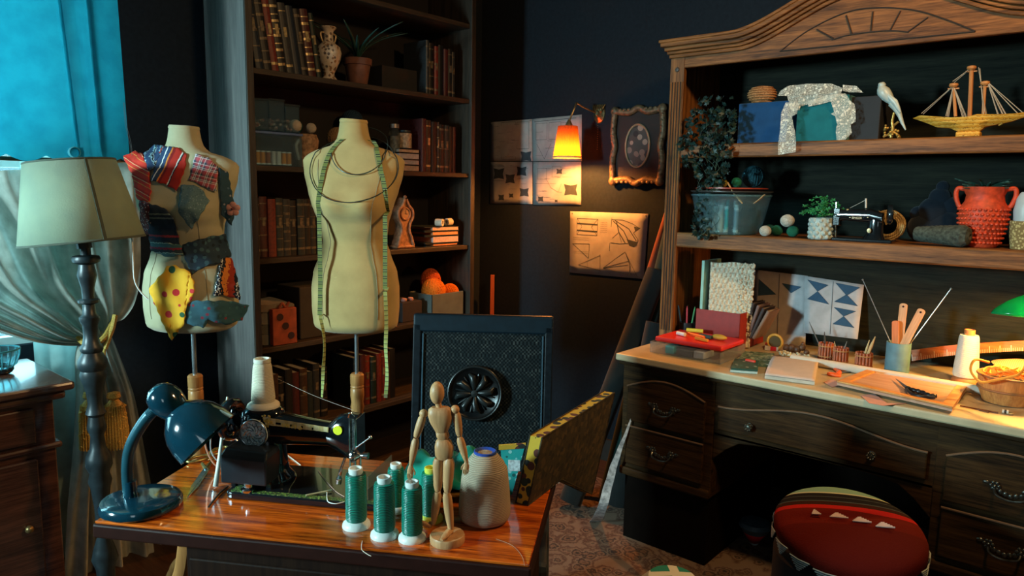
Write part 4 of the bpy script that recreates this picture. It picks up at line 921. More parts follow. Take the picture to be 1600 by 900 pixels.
# ---------------------------------------------------------------- sewing machine, seen from its back
gblk = plain('black_enamel', (.006, .008, .010), .12, var=.1, coat=.8)
chrome = plain('machine_chrome', (.62, .68, .70), .16, 1.0, .15, 60)
mx0, my0 = TP(350, 779)
sm = thing('sewing_machine', 'antique black sewing machine with gold decals and an engraved chrome cover plate', 'sewing machine', tloc(mx0, my0, TZ), TR)
def ML(px, py, yl): x, z = TL(px, py, my0+yl); return x-mx0, z-TZ
BL, BD, BH = .37, .178, .016
def rrect(x0, x1, y0, y1, r, n=5):
    out = []
    for cx, cy, a0 in ((x1-r, y0+r, -PI/2), (x1-r, y1-r, 0), (x0+r, y1-r, PI/2), (x0+r, y0+r, PI)):
        for k in range(n+1): a = a0+PI/2*k/n; out.append((cx+r*math.cos(a), cy+r*math.sin(a)))
    return out
MB().slab(rrect(0, BL, 0, BD, .018), .0005, BH).build('bed', gblk, sm, bevel=.003)
leafg = spotty('green_gold_decal', (.03, .05, .02), [(.16, .30, .05), (.30, .36, .08), (.10, .22, .04)], 260, .45, .35)
MB().slab(rrect(.012, BL-.012, .005, .020, .005), BH-.0005, BH+.0006).build('bed_decal', leafg, sm)
MB().slab(rrect(.012, .055, .018, .045, .01), BH-.0005, BH+.0005).build('bed_decal', leafg, sm)
py_ = .085                                   # pillar plane
px0, pz1 = ML(380, 640, py_); px1, _ = ML(446, 720, py_); pcx = (px0+px1)/2
hx, hz = ML(522, 662, py_); hx2, hz2 = ML(562, 640, py_); _, hzb = ML(550, 722, py_)
ax_top = ML(395, 634, py_)[1]
rings = []
def sec(x0, x1, y0, y1, z, n=24):
    cx, cy, a, b = (x0+x1)/2, (y0+y1)/2, (x1-x0)/2, (y1-y0)/2
    return [(cx+a*math.copysign(abs(math.cos(2*PI*k/n))**.8, math.cos(2*PI*k/n)), cy+b*math.copysign(abs(math.sin(2*PI*k/n))**.8, math.sin(2*PI*k/n)), z) for k in range(n)]
q = lambda f: BH+(ax_top-BH)*f
m = MB().loft([sec(px0-.016, px1+.016, .034, .146, BH-.001), sec(px0-.013, px1+.012, .038, .140, q(.06)), sec(px0-.004, px1+.003, .046, .128, q(.14)), sec(px0-.001, px1+.001, .049, .124, q(.25)), sec(px0, px1-.002, .05, .122, q(.5)), sec(px0-.002, px1-.004, .048, .124, q(.75)), sec(px0+.002, px1-.002, .052, .118, q(.93)), sec(px0+.012, px1-.012, .062, .108, q(1.0))])
m.build('pillar', gblk, sm, smooth=True, angle=180)
def secx(x, y0, y1, z0, z1, n=20):
    cy, cz, a, b = (y0+y1)/2, (z0+z1)/2, (y1-y0)/2, (z1-z0)/2
    return [(x, cy+a*math.copysign(abs(math.cos(2*PI*k/n))**.75, math.cos(2*PI*k/n)), cz+b*math.copysign(abs(math.sin(2*PI*k/n))**.75, math.sin(2*PI*k/n))) for k in range(n)]
zt1, zb1_ = ML(440, 644, py_)[1], ML(440, 692, py_)[1]; zt2, zb2_ = ML(520, 660, py_)[1], ML(520, 695, py_)[1]
xa0 = pcx-.01; xa1 = ML(520, 680, py_)[0]
hb = [secx(xa0, .050, .120, zb1_-.01, zt1+.004), secx(ML(440, 660, py_)[0], .054, .116, zb1_, zt1), secx(lerp(xa0, xa1, .7), .060, .112, lerp(zb1_, zb2_, .7), lerp(zt1, zt2, .7)), secx(xa1, .062, .110, zb2_, zt2)]
MB().loft(hb).build('arm', gblk, sm, smooth=True, angle=60)
hzt = ML(555, 645, py_)[1]
m = MB().loft([secx(xa1-.006, .062, .110, zb2_, zt2), secx(ML(532, 670, py_)[0], .056, .114, zb2_-.012, hzt-.006), secx(ML(548, 670, py_)[0], .054, .116, hzb+.01, hzt), secx(ML(562, 670, py_)[0], .056, .114, hzb+.012, hzt-.002)])
m.build('head', gblk, sm, smooth=True, angle=60)
fx = ML(562, 670, py_)[0]
fp_ = MB().box(fx, fx+.0025, .058, .112, hzb+.018, hzt-.006).build('face_plate', chrome, sm, bevel=.001)
fpb = MB().box(ML(549, 670, .06)[0], fx+.001, .052, .055, hzb+.012, hzt-.004)
fpb.build('face_plate_side', plain('worn_chrome', (.20, .25, .24), .3, .9, .6, 200), sm, bevel=.001)
m = MB()
for dx, r in ((.0, .0016), (.012, .0012)): m.tube([(fx-.010+dx, .050, hzb-.004), (fx-.010+dx, .050, hzt+.004)], r, 8)
m.tube(cr([(fx-.012, .050, hzt), (fx-.006, .045, hzt+.012), (fx+.002, .05, hzt+.006)]), .002, 6)
m.build('thread_guide', chrome, sm, smooth=True)
xl, zl = ML(580, 682, .05)
MB().tube(cr([(fx, .05, ML(562, 706, .05)[1]), (fx+.006, .045, ML(570, 700, .05)[1]), (xl, .045, zl)]), .0018, 8).ball((xl, .045, zl), .0045).build('take_up_lever', chrome, sm, smooth=True)
m = MB().lathe([(.014, 0), (.015, .004), (.010, .007), (.013, .010), (.004, .020), (.006, .030)], 20, TM(fx-.006, .052, ML(560, 712, .05)[1], 0, 90))
m.lathe([(.007, 0), (.008, .010)], 16, TM(fx+.022, .052, ML(560, 712, .05)[1], 0, 90))
m.tube(cr([(fx-.02, .048, ML(548, 715, .05)[1]), (fx-.03, .046, ML(545, 735, .05)[1]), (fx-.036, .046, ML(536, 755, .05)[1])]), [.003]*8+[.004]*4+[.0065]*5, 8)
m.tube([(fx-.012, .085, hzb+.02), (fx-.012, .085, BH+.012)], .0035, 10).box(fx-.022, fx-.002, .075, .098, BH+.006, BH+.012)
m.tube([(fx-.002, .09, hzb+.02), (fx-.002, .09, BH+.02)], .0028, 10)
m.build('needle_bar', chrome, sm, smooth=True, angle=30)
cxp, czp = ML(397, 677, .05)
m = MB().lathe([(.033, 0), (.033, .003), (.030, .004), (.029, .003), (.001, .0035)], 40, TM(cxp, .050, czp, 90))
eng = m.build('cover_plate', plain('engraved_chrome_reflection', (.60, .85, .90), .35, .0, .6, 160, .8), sm, smooth=True, angle=30)  # cyan window reflection is put into the plate's base colour
m = MB().tube([(.0315*math.cos(2*PI*k/36)+cxp, .0465, czp+.0315*math.sin(2*PI*k/36)) for k in range(36)], .0018, 8, True)
rn = random.Random(5)
for k in range(9):
    a = 2*PI*k/9; m.tube([(cxp+(.006+.018*s)*math.cos(a+s*1.3), .0462, czp+(.006+.018*s)*math.sin(a+s*1.3)) for s in (0, .2, .4, .6, .8, 1)], .0011, 5)
    m.tube([(cxp+.022*math.cos(a)+.005*math.cos(b), .0462, czp+.022*math.sin(a)+.005*math.sin(b)) for b in [2*PI*j/10 for j in range(10)]], .0008, 5, True)
m.build('engraving', chrome, eng, smooth=True)
# gold decal band and lettering on the arm
ax0, az0 = ML(412, 656, .055); ax1, az1 = ML(512, 672, .055); th_ = math.atan2(az1-az0, ax1-ax0); LB = math.hypot(ax1-ax0, az1-az0)
MD = TM(ax0, .0535, az0) @ Matrix.Rotation(-th_, 4, 'Y')
band = MB(); 
for i in range(12):
    u0, u1 = LB*i/12, LB*(i+1)/12; y0 = lerp(0, .006, i/12)
    band.box(u0, u1, y0-.0012, y0-.0004, -.010+.004*i/12, .007-.002*i/12, MD)
bandm = bands('gold_band', [(0, (.62, .48, .20)), (.5, (.75, .62, .32))], 'x', .02, .5)
bo = band.build('gold_band', bandm, sm)
ro = MB()
for k in range(26):
    a = rn.uniform(0, 2*PI); r = rn.uniform(0, .013)
    ro.ball((.008+r*1.5*math.cos(a), -.0018, -.001+r*math.sin(a)), rn.uniform(.0018, .0034), .0012, rn.uniform(.0018, .0034), 8, 6, MD)
ro.build('rose_decal', spotty('gold_rose', (.55, .34, .05), [(.75, .52, .08), (.3, .25, .05)], 300, .4, .35), sm, smooth=True)
bk = MB()
for u in (.030, .058, .082, .106, .126):
    bk.box(u, u+.012, -.0002+.0003, .001, -.0055, -.0005, MD @ TM(0, -.0018+u*.045, 0))
def text(body, size, M, mat, name, par, ext=.0003, align='LEFT'):
    c = bpy.data.curves.new(name, 'FONT'); c.body = body; c.size = size; c.extrude = ext; c.align_x = align
    o = bpy.data.objects.new('letters', c); C.objects.link(o)
    me = bpy.data.meshes.new_from_object(o, depsgraph=bpy.context.evaluated_depsgraph_get()); bpy.data.objects.remove(o)
    me.transform(M @ Matrix.Rotation(PI/2, 4, 'X')); me.materials.clear(); me.materials.append(mat)
    o = bpy.data.objects.new(name, me); C.objects.link(o); o.parent = par; return o
bk.build('black_dash', gblk, sm)
text('S W I T O', .0115, MD @ TM(.045, -.0016, -.008) @ Matrix.Rotation(R(-2), 4, 'Z'), plain('gold_letter', (.95, .62, .06), .5, 0), 'lettering', sm)
yx, yz = ML(528, 672, .055)
MB().lathe([(.0105, 0), (.0105, .002), (.001, .0022)], 30, TM(yx, .0545, yz, 90)).build('yellow_sticker', plain('yellow_sticker', (.80, .78, .02), .5, var=.08), sm, smooth=True, angle=30)
# motor housing
b0x, b0z = ML(345, 757, .005); b1x = ML(398, 757, .005)[0]; bt = ML(345, 712, .005)[1]; tt = bt+.014
m = MB().loft([[(b0x, .004, b0z+.004), (b1x+.028, .004, b0z+.004), (b1x+.028, .085, b0z+.004), (b0x, .085, b0z+.004)],
               [(b0x, .004, bt), (b1x+.028, .004, bt-.004), (b1x+.028, .085, bt), (b0x, .085, bt)],
               [(b0x+.006, .018, tt), (b1x+.024, .018, tt-.004), (b1x+.024, .08, tt), (b0x+.006, .08, tt)]])
m.build('motor_box', plain('black_enamel_satin', (.010, .014, .018), .3, var=.2), sm, bevel=.004)
MB().lathe([(.016, 0), (.018, .006), (.010, .010), (.011, .022)], 24, TM(ML(388, 775, .012)[0], .016, BH)).build('thumb_screw', chrome, sm, smooth=True)
MB().box(b1x+.012, b1x+.024, .03, .06, BH, b0z+.006).build('motor_bracket', gblk, sm)
MB().box(b0x+.01, b0x+.02, .03, .04, BH, b0z+.006).build('motor_bracket', gblk, sm)
# handwheel at the pillar end
wx, wz = ML(362, 655, .085)
m = MB().lathe([(.030, -.008), (.045, -.012), (.049, -.004), (.049, .006), (.044, .012), (.030, .008), (.026, 0)], 36, TM(wx, .085, wz, 0, 90), cap=False)
for k in range(5):
    a = 2*PI*k/5; m.tube([(wx, .085+.01*math.cos(a), wz+.01*math.sin(a)), (wx, .085+.032*math.cos(a), wz+.032*math.sin(a))], .005, 8)
m.tube([(wx-.014, .085, wz), (px0+.01, .085, wz)], .014, 20)
m.build('hand_wheel', gblk, sm, smooth=True, angle=50)
MB().lathe([(.011, 0), (.013, .004), (.013, .012), (.006, .014)], 20, TM(wx-.014, .085, wz, 0, -90)).build('wheel_knob', chrome, sm, smooth=True)
# ---------------------------------------------------------------- spools and cones
def cone_spool(name, cat, label, P, r, h, rb, rt, tmat, emat, group=None, cone=1.0, capcol=None):
    t = thing(name, label, cat, P, CR, group)
    MB().lathe([(rb, 0), (rb*1.02, h*.02), (rb*.98, h*.06), (rb*.80, h*.105), (r*.8, h*.13)], 36).build('base_flange', emat, t, smooth=True)
    pr = []
    for k in range(15):
        z = h*(.12+.78*k/14); rr = r*lerp(1, cone, k/14); rr *= 1 if 0 < k < 14 else .93
        pr.append((rr, z))
    MB().lathe(pr, 36).build('thread', tmat, t, smooth=True)
    MB().lathe([(rt*.8, h*.88), (rt*.95, h*.91), (rt, h*.925), (rt, h*.995), (rt*.93, h), (rt*.80, h), (rt*.78, h*.93), (.001, h*.93)], 32).build('top_rim', capcol or emat, t, smooth=True, angle=35)
    return t
def thread_mat(name, dark, lite, rough=.35):
    m, nt, b = nodes(name); co = coords(nt); wv = nt.nodes.new('ShaderNodeTexWave'); wv.bands_direction = 'Z'; wv.inputs['Scale'].default_value = 95; wv.inputs['Distortion'].default_value = 3.5; wv.inputs['Detail'].default_value = 2; wv.inputs['Detail Scale'].default_value = .6
    nt.links.new(co, wv.inputs['Vector']); nt.links.new(ramp(nt, wv.outputs['Fac'], [(0, dark), (1, lite)]), b.inputs['Base Color'])
    b.inputs['Roughness'].default_value = rough; bump(nt, b, wv.outputs['Fac'], .6, .0015); return m
grn = thread_mat('green_thread', (.0, .035, .026), (.0, .30, .20), .3); wpl = plain('white_plastic', (.74, .76, .70), .4, var=.05); ypl = plain('yellow_plastic', (.72, .70, .08), .45, var=.05)
SR = []
for (x, yb_, yt, lab, base) in ((557, 822, 730, 'green thread spool with white ends standing nearest the sewing machine needle', wpl), (601, 837, 744, 'green thread spool with white ends in the middle of the front three', wpl),
                         (644, 842, 751, 'green thread spool touched by the hand of the wooden mannequin', wpl), (619, 797, 723, 'green thread spool with white ends standing behind the front three', wpl), (673, 812, 729, 'green thread spool with yellow ends behind the wooden mannequin', ypl)):
    P = PZ(x, yb_, TZ); h = (LV(x, yt+3, P)[1]-TZ)+.003; s_ = h/.135
    cone_spool('thread_spool', 'thread spool', lab, Vector((P.x, P.y, TZ)), .0235*s_, h, .0305*s_, .0155*s_, grn, base, 'green thread spools on the sewing table', .96)
    SR.append((P, h))
crm = thread_mat('cream_thread', (.50, .45, .32), (.66, .60, .45), .8)
zc = ax_top
cxm, czm = ML(412, 640, .085)
P = tloc(mx0+cxm, my0+.085, 0); hcn = LV(415, 560, P)[1]-(TZ+ax_top)
t = cone_spool('thread_cone', 'thread cone', 'tall cone of cream thread standing on top of the sewing machine', Vector((P.x, P.y, TZ+ax_top)), .0270, hcn, .036, .019, crm, plain('cream_plastic', (.62, .58, .46), .5, var=.05), None, .74)
P = PZ(757, 812, TZ)
t = thing('yarn_cone', 'big beige yarn cone with a blue plastic core beside the wooden mannequin', 'yarn cone', (P.x, P.y, TZ), CR)
hb_ = LV(757, 706, P)[1]-TZ; kz = hb_/.165
bei = thread_mat('beige_yarn', (.30, .23, .15), (.46, .37, .26), .9)
MB().lathe([(r_, z*kz) for r_, z in ((.040, 0), (.050, .006), (.0545, .018), (.0545, .035), (.0515, .08), (.0480, .115), (.0465, .128), (.042, .134), (.0405, .140), (.0245, .162), (.0225, .164))], 44).build('yarn', bei, t, smooth=True, angle=60)
MB().lathe([(.0235, .15*kz), (.0240, .167*kz), (.0215, .1685*kz), (.0135, .163*kz), (.0125, .10*kz)], 32, cap=False).build('core', plain('blue_core', (.02, .06, .30), .4), t, smooth=True)
# thread from the cone to the machine, loose threads on the table
def loose(name, pts, r, mat, label, cat='thread'):
    return tag(MB().tube(cr(pts), r, 6).build(name, mat, smooth=True), label, cat)
wth = plain('pale_thread', (.60, .52, .42), .7)
A = t.location
p1 = AT(434, 592, 1.66); p2 = AT(552, 641, 1.60)
loose('thread', [p1, p1.lerp(p2, .5)-Vector((0, 0, .004)), p2], .0003, wth, 'fine thread running from the cream cone to the sewing machine head')
def tp3(px, py, z): v = PZ(px, py, z); return (v.x, v.y, z)
loose('thread', [tp3(497, 735, TZ+.018), tp3(510, 752, TZ+.018), tp3(525, 768, TZ+.018), tp3(538, 776, TZ+.018)], .0007, plain('pink_thread', (.6, .35, .28), .7), 'pinkish loose thread lying on the black machine bed')
loose('thread', [tp3(511, 768, TZ+.018), tp3(512, 783, TZ+.018), tp3(524, 787, TZ+.018), tp3(538, 784, TZ+.018)], .0010, plain('white_thread', (.8, .82, .8), .7), 'white thread loop lying on the black machine bed')
loose('thread', [tp3(566, 845, TZ+.001), tp3(565, 858, TZ+.001), tp3(574, 866, TZ+.001), tp3(580, 869, TZ+.001)], .0007, wth, 'short curled thread lying in front of the green spools')
loose('thread', [tp3(775, 842, TZ+.001), tp3(800, 852, TZ+.001), tp3(815, 868, TZ+.001), tp3(820, 884, TZ+.001)], .0006, plain('brown_thread', (.4, .16, .07), .7), 'thin brown thread lying in front of the big yarn cone')
tag(MB().tube([tp3(478, 774, TZ+.020), tp3(518, 766, TZ+.020)], .0022, 8).build('bone_pin', plain('pale_bone', (.45, .42, .25), .5), smooth=True), 'pale pointed stick lying on the black machine bed', 'stick')
# ---------------------------------------------------------------- wooden mannequin
P = PZ(699, 846, TZ); mn = thing('wooden_mannequin', 'jointed pale wooden artist mannequin walking on a round base', 'mannequin', (P.x, P.y, TZ), CR)
lw = wood('mannequin_wood', (.42, .20, .08), (.62, .34, .15), .45, 'z')
def MN(px, py, y=0): u, z = LV(px, py, P, y); return (u, y, z-TZ)
MB().lathe([(.0335, 0), (.0345, .003), (.0345, .013), (.033, .016)], 40).build('base', lw, mn, smooth=True, angle=40)
def limb(a, b, r0, r1, rm=None, n=8):
    a, b = Vector(a), Vector(b); rm = rm or max(r0, r1)*1.12
    pts = [a.lerp(b, k/n) for k in range(n+1)]; rr = []
    for k in range(n+1):
        s = k/n; rr.append((lerp(r0, r1, s))+(rm-(r0+r1)/2)*math.sin(PI*min(1, s*1.15))*.8 if 0 < k < n else (r0*.7 if k == 0 else r1*.75))
    return MB().tube(pts, rr, 16)
hd = MN(683, 614); 
MB().ball(hd, .0140, .0150, .0225, 24, 16, Matrix.Translation((0, 0, 0))).build('head', lw, mn, smooth=True)
MB().tube([MN(684, 628), MN(687, 640)], .006, 12).build('neck', lw, mn, smooth=True)
c0 = MN(690, 655)
def trk(rows, n=24):
    return MB().loft([[(u+a*math.copysign(abs(math.cos(2*PI*k/n))**.8, math.cos(2*PI*k/n)), b*math.copysign(abs(math.sin(2*PI*k/n))**.8, math.sin(2*PI*k/n)), z) for k in range(n)] for u, z, a, b in rows])
g = lambda px, py, a, b: (MN(px, py)[0], MN(px, py)[2], a, b)
trk([g(690, 677, .010, .008), g(690, 671, .014, .011), g(689, 660, .021, .014), g(688, 648, .0245, .015), g(688, 640, .023, .013), g(688, 636, .017, .010)]).build('chest', lw, mn, smooth=True)
trk([g(692, 687, .009, .008), g(692, 682, .0125, .010), g(691, 676, .0125, .010), g(691, 672, .009, .008)]).build('waist', lw, mn, smooth=True)
trk([g(694, 717, .012, .009), g(694, 711, .0175, .013), g(694, 698, .0185, .014), g(693, 689, .015, .012), g(693, 685, .010, .008)]).build('pelvis', lw, mn, smooth=True)
MB().ball(MN(662, 646), .0085).build('shoulder', lw, mn, smooth=True); MB().ball(MN(711, 640), .0088).build('shoulder', lw, mn, smooth=True)
limb(MN(661, 650), MN(650, 683, -.004), .0075, .0065).build('upper_arm', lw, mn, smooth=True)
limb(MN(650, 685, -.004), MN(642, 727, -.010), .0068, .0042, .0078).build('forearm', lw, mn, smooth=True)
def hand(a, b, side):
    m = MB(); a, b = Vector(a), Vector(b); d = (b-a); L_ = d.length; d.normalize(); s = Vector((1, 0, 0)); n = d.cross(s).normalized(); s = n.cross(d)
    m.tube([a, a+d*L_*.35, a+d*L_*.55], [.0035, .0062, .0058], 12, flat=.55, up=n)
    for i, (o, l) in enumerate(((-.0042, .40), (-.0014, .47), (.0014, .45), (.0042, .36))):
        m.tube([a+d*L_*.5+s*o, a+d*L_*(.5+l*.5)+s*o*1.05-n*.0004, a+d*L_*(.5+l)+s*o*.95-n*.002], [.0017, .0016, .0011], 8)
    m.tube([a+d*L_*.22+s*side*.004, a+d*L_*.45+s*side*.0085, a+d*L_*.62+s*side*.0085], [.0022, .0019, .0013], 8)
    return m
hand(MN(642, 726, -.010), MN(640, 751, -.012), 1).build('hand', lw, mn, smooth=True)
limb(MN(713, 644), MN(718, 681, .0), .0075, .0065).build('upper_arm', lw, mn, smooth=True)
limb(MN(718, 683, .0), MN(729, 722, -.004), .0070, .0045, .0080).build('forearm', lw, mn, smooth=True)
hand(MN(729, 721, -.004), MN(727, 743, -.006), -1).build('hand', lw, mn, smooth=True)
limb(MN(702, 716, -.003), MN(699, 768, -.006), .0110, .0085, .0110).build('thigh', lw, mn, smooth=True)
limb(MN(698, 769, -.006), MN(705, 833, 0), .0085, .0055, .0095).build('calf', lw, mn, smooth=True)
limb(MN(685, 716, .003), MN(684, 766, .010), .0110, .0080, .0105).build('thigh', lw, mn, smooth=True)
limb(MN(684, 768, .010), MN(677, 819, .030), .0080, .0050, .0090).build('calf', lw, mn, smooth=True)
b0 = Vector(MN(705, 836, 0)); z_b = .016
MB().tube([(b0.x, .010, z_b+.007), (b0.x-.002, 0, z_b+.008), (b0.x-.010, -.022, z_b+.006), (b0.x-.016, -.034, z_b+.004)], [.0055, .0075, .0070, .0035], 12, flat=.7).build('foot', lw, mn, smooth=True)
MB().tube([MN(674, 815, .034), MN(671, 822, .030), MN(663, 818, .012), MN(657, 814, .006)], [.0045, .0065, .0060, .003], 12, flat=.7).build('foot', lw, mn, smooth=True)
MB().tube([MN(696, 700, .016), MN(699, 770, .022), (b0.x-.004, .018, z_b)], .0012, 6).build('support_wire', chrome, mn, smooth=True)
# ---------------------------------------------------------------- desk lamp
P = PZ(221, 793, TZ); dl = thing('desk_lamp', 'glossy dark blue gooseneck desk lamp with an oval base near the table corner', 'desk lamp', (P.x, P.y, TZ), CR)
bl_ = plain('dark_blue_enamel', (.004, .030, .048), .13, var=.12, coat=1.0)
MB().lathe([(.076, .0005), (.082, .006), (.0825, .014), (.078, .021), (.066, .0245), (.03, .026), (.001, .0265)], 56).build('base', bl_, dl, smooth=True)
def DL(px, py, y=0): u, z = LV(px, py, P, y); return Vector((u, y, z-TZ))
neckp = cr([DL(206, 797), DL(201, 765), DL(199, 735), DL(202, 705), DL(212, 680), DL(228, 655), DL(242, 640)], 16)
m = MB().tube(neckp, [.0118+(.0004 if k % 2 else -.0004) for k in range(len(neckp))], 16)
m.build('gooseneck', plain('ribbed_neck', (.015, .075, .10), .3, .3), dl, smooth=True)
MB().lathe([(.016, .024), (.013, .032), (.0125, .06)], 20, TM(neckp[0].x, 0, 0)).build('neck_socket', bl_, dl, smooth=True)
c_ = DL(262, 628); e_ = DL(322, 684); axd = (e_-c_).normalized(); rot = axd.to_track_quat('Z', 'Y').to_matrix().to_4x4()
Mx = Matrix.Translation(c_) @ rot
MB().lathe([(.001, -.043), (.014, -.041), (.028, -.030), (.0345, -.014), (.0350, .0), (.031, .018), (.026, .030)], 36, Mx).build('socket_cap', bl_, dl, smooth=True)
MB().lathe([(.026, .022), (.034, .030), (.050, .045), (.062, .065), (.0685, .090), (.0705, .115), (.0695, .115), (.066, .088), (.055, .062), (.03, .035)], 56, Mx, cap=False).build('lamp_shade', bl_, dl, smooth=True, angle=60)
MB().ball((0, 0, .075), .022, None, .03, 20, 12, Mx).build('bulb', glass('bulb_glass', (.9, .95, 1), .1, .5), dl, smooth=True)
MB().lathe([(.005, 0), (.005, .010), (.0035, .012)], 12, TM(*DL(243, 640, -.012), 20, 0, 0)).build('switch', chrome, dl, smooth=True)
# ---------------------------------------------------------------- scissors, needle, cord
gm2 = plain('scissor_gold', (.42, .33, .12), .3, .9, .3, 80); stl = plain('blade_steel', (.36, .50, .55), .18, .95, .3, 80)
def scissors(label, tip, piv, rings, z, bmat, hmat, wb=.009, rr=.0035, name='scissors', lift=.0):
    tip, piv = Vector(tip), Vector(piv); t = thing(name, label, 'scissors', (piv.x, piv.y, z))
    d = (tip-piv); d.z = 0; n = Vector((-d.y, d.x, 0)).normalized(); L_ = d.length; d.normalize()
    for s, zz in ((1, .002), (-1, .0045)):
        a = d*(-.012)+n*s*wb*.6; b_ = d*(-.012)-n*s*wb*.5
        MB().slab([(a.x, a.y), (b_.x, b_.y), tuple((d*L_*.5-n*s*wb*.25)[:2]), tuple((d*L_)[:2]), tuple((d*L_*.6+n*s*wb*.7)[:2])][::(1 if s > 0 else -1)], zz-.001, zz+.001).build('blade', bmat, t)
    for i, (cx_, cy_, ra, rb_, ang) in enumerate(rings):
        c = Vector((cx_-piv.x, cy_-piv.y, 0)); pts = []
        for k in range(24):
            a = 2*PI*k/24; q_ = Vector((ra*math.cos(a), rb_*math.sin(a), 0)); q_.rotate(Euler((0, 0, ang))); pts.append(tuple(c+q_+Vector((0, 0, .0045))))
        m = MB().tube(pts, rr, 10, True)
        m.tube([tuple(Vector((0, 0, .004))-d*.002), tuple(c*.55+Vector((0, 0, .004)))], [rr*1.6, rr], 8)
        m.build('handle', hmat, t, smooth=True)
    MB().lathe([(.0045, .0), (.0045, .007), (.003, .008)], 16).build('pivot_screw', bmat, t, smooth=True)
    return t
q_ = lambda x, y, z=TZ: PZ(x, y, z)
r1, r2 = q_(311, 716, TZ+.006), q_(342, 704, TZ+.006)
scissors('open-handled gold tailor scissors with a steel blade beside the lamp base', q_(292, 781), q_(322, 737), [(r1.x, r1.y, .030, .015, CR+R(50)), (r2.x, r2.y, .030, .014, CR+R(75))], TZ+.001, stl, gm2, .011, .0036)
nm = plain('bone_white', (.62, .64, .55), .4)
nz = TL(337, 762, TP(337, 762)[1])
pa = PZ(337, 760, TZ+.004); pb_ = LV(352, 640, pa)
yy = lambda px, py, dy: (lambda uz: tuple(pa+_r*uz[0]+_h*dy+Vector((0, 0, uz[1]-pa.z))))(LV(px, py, pa, dy))
tag(MB().tube([tuple(pa), yy(343, 715, .02), yy(351, 650, .06), yy(355, 620, .075)], [.0062, .0045, .003, .002], 10).build('bodkin', nm, smooth=True), 'long pale bone bodkin leaning against the machine hand wheel', 'bodkin')
cab = MB().tube(cr([yy(318, 668, .10), yy(322, 700, .10), yy(335, 725, .10), yy(356, 735, .10), yy(372, 722, .10), yy(384, 700, .10)]), .0022, 8)
tag(cab.build('wire_loop', plain('copper_flex', (.60, .30, .20), .4, .4), smooth=True), 'coppery wire loop hanging behind the gold scissors', 'wire')
cab = MB().tube(cr([yy(330, 675, .09), yy(330, 705, .09), yy(345, 722, .09), yy(368, 712, .09), yy(372, 690, .09), yy(352, 680, .09)]), .0018, 8)
tag(cab.build('wire_loop', plain('silver_flex', (.60, .64, .66), .3, .6), smooth=True), 'silvery wire loop tangled in front of the coppery one', 'wire')
pk = thing('power_pedal_lead', 'thin dark lead lying across the table under the motor box', 'cord', tuple(q_(332, 790)))
MB().tube(cr([Vector(tp3(326, 792, TZ+.003))-pk.location, Vector(tp3(342, 772, TZ+.003))-pk.location, Vector(tp3(356, 760, TZ+.003))-pk.location]), .0022, 8).build('lead', plain('dark_flex', (.03, .02, .015), .4), pk, smooth=True)
# pins lying behind the machine
for i, (a, b_, c) in enumerate((((445, 708), (470, 727), (.7, .6, .45)), ((438, 712), (444, 733), (.06, .02, .01)), ((449, 715), (448, 736), (.06, .02, .01)))):
    tag(MB().tube([tp3(*a, TZ+.0015), tp3(*b_, TZ+.0015)], .0013, 6).build('bamboo_pin', plain('pin_'+str(i), c, .5), smooth=True), ['pale thin stick lying on the table behind the machine pillar', 'thin dark stick nearest the machine pillar', 'thin dark stick under the machine arm beside the pale one'][i], 'stick')
# ---------------------------------------------------------------- green fabric heap, packet, patterned cushion
gx0, gy0 = TP(585, 765); 
def heap(u, v):
    px = lerp(575, 742, u); edge = max(0, math.sin(PI*min(1, max(0, u))))**.45
    x = lerp(.560, .800, u); y = lerp(.235, .425, v)
    e = edge*max(0, math.sin(PI*min(1, v*.97+.02)))**.35
    z = .098*e*(.72+.22*math.sin(x*31+v*5)+.16*math.sin(y*58+u*9+1)+.10*math.sin(x*75-y*40))+.001
    return (x, y, TZ+z)
gcl = cloth('green_fabric', (.0, .26, .18), .85, 420, trans=.06, col2=(.0, .14, .10))
tag(MB().grid(heap, 60, 40).build('green_fabric', gcl, smooth=True, angle=180, loc=(T0.x, T0.y, 0), rz=TR, solid=.0015), 'crumpled emerald green fabric heaped behind the green thread spools', 'fabric')
p = PZ(590, 772, TZ); 
a = TP(575, 775); b_ = TP(612, 745)
va = tloc(*a); vb = tloc(*b_); v3 = [tuple(Vector((va.x, va.y, TZ+.002))), tuple(Vector((vb.x, vb.y, TZ+.002))), tuple(Vector((vb.x, vb.y, TZ+.055))), tuple(Vector((va.x, va.y, TZ+.045)))]
fo = MB().add(v3, [(0, 1, 2, 3)]).build('ruler_sheet', glass('smoky_acetate', (.55, .65, .6), .3, .45), solid=.0015)
tag(fo, 'smoky translucent plastic sheet standing between the first spool and the green fabric', 'plastic sheet')
# patterned cushion standing on edge on the table corner
sc = thing('seat_cushion', 'thick yellow and black patterned seat cushion standing on edge at the table corner', 'cushion', (0, 0, 0))
c0p = PZ(806, 786, TZ); c1 = LV(830, 682, c0p); dirv = Vector((math.cos(YAW-R(29.7)), math.sin(YAW-R(29.7)), 0)); nrm = Vector((-dirv.y, dirv.x, 0))
ht = c1[1]-TZ; lean = _r*(c1[0])*.9
cam_y = spotty('yellow_floral_cloth', (.50, .30, .02), [(.012, .015, .012), (.02, .03, .015), (.09, .02, .01)], 48, .48)
cam_d = spotty('dark_floral_cloth', (.030, .020, .006), [(.012, .008, .004), (.06, .035, .01)], 60, .5)
CL = .42; th2 = .030
def cs(s, h, o): q = c0p+dirv*s+lean*h+nrm*o; return (q.x, q.y, TZ+.002+ht*h)
def low(s): return 0 if s < .17 else -(s-.17)/(CL-.17)*.85
def cushion_face(o, bulge):
    return lambda u, v: cs(CL*u, lerp(low(CL*u), 1, v), o+bulge*(max(0, math.sin(PI*u)*math.sin(PI*v)))**.5)
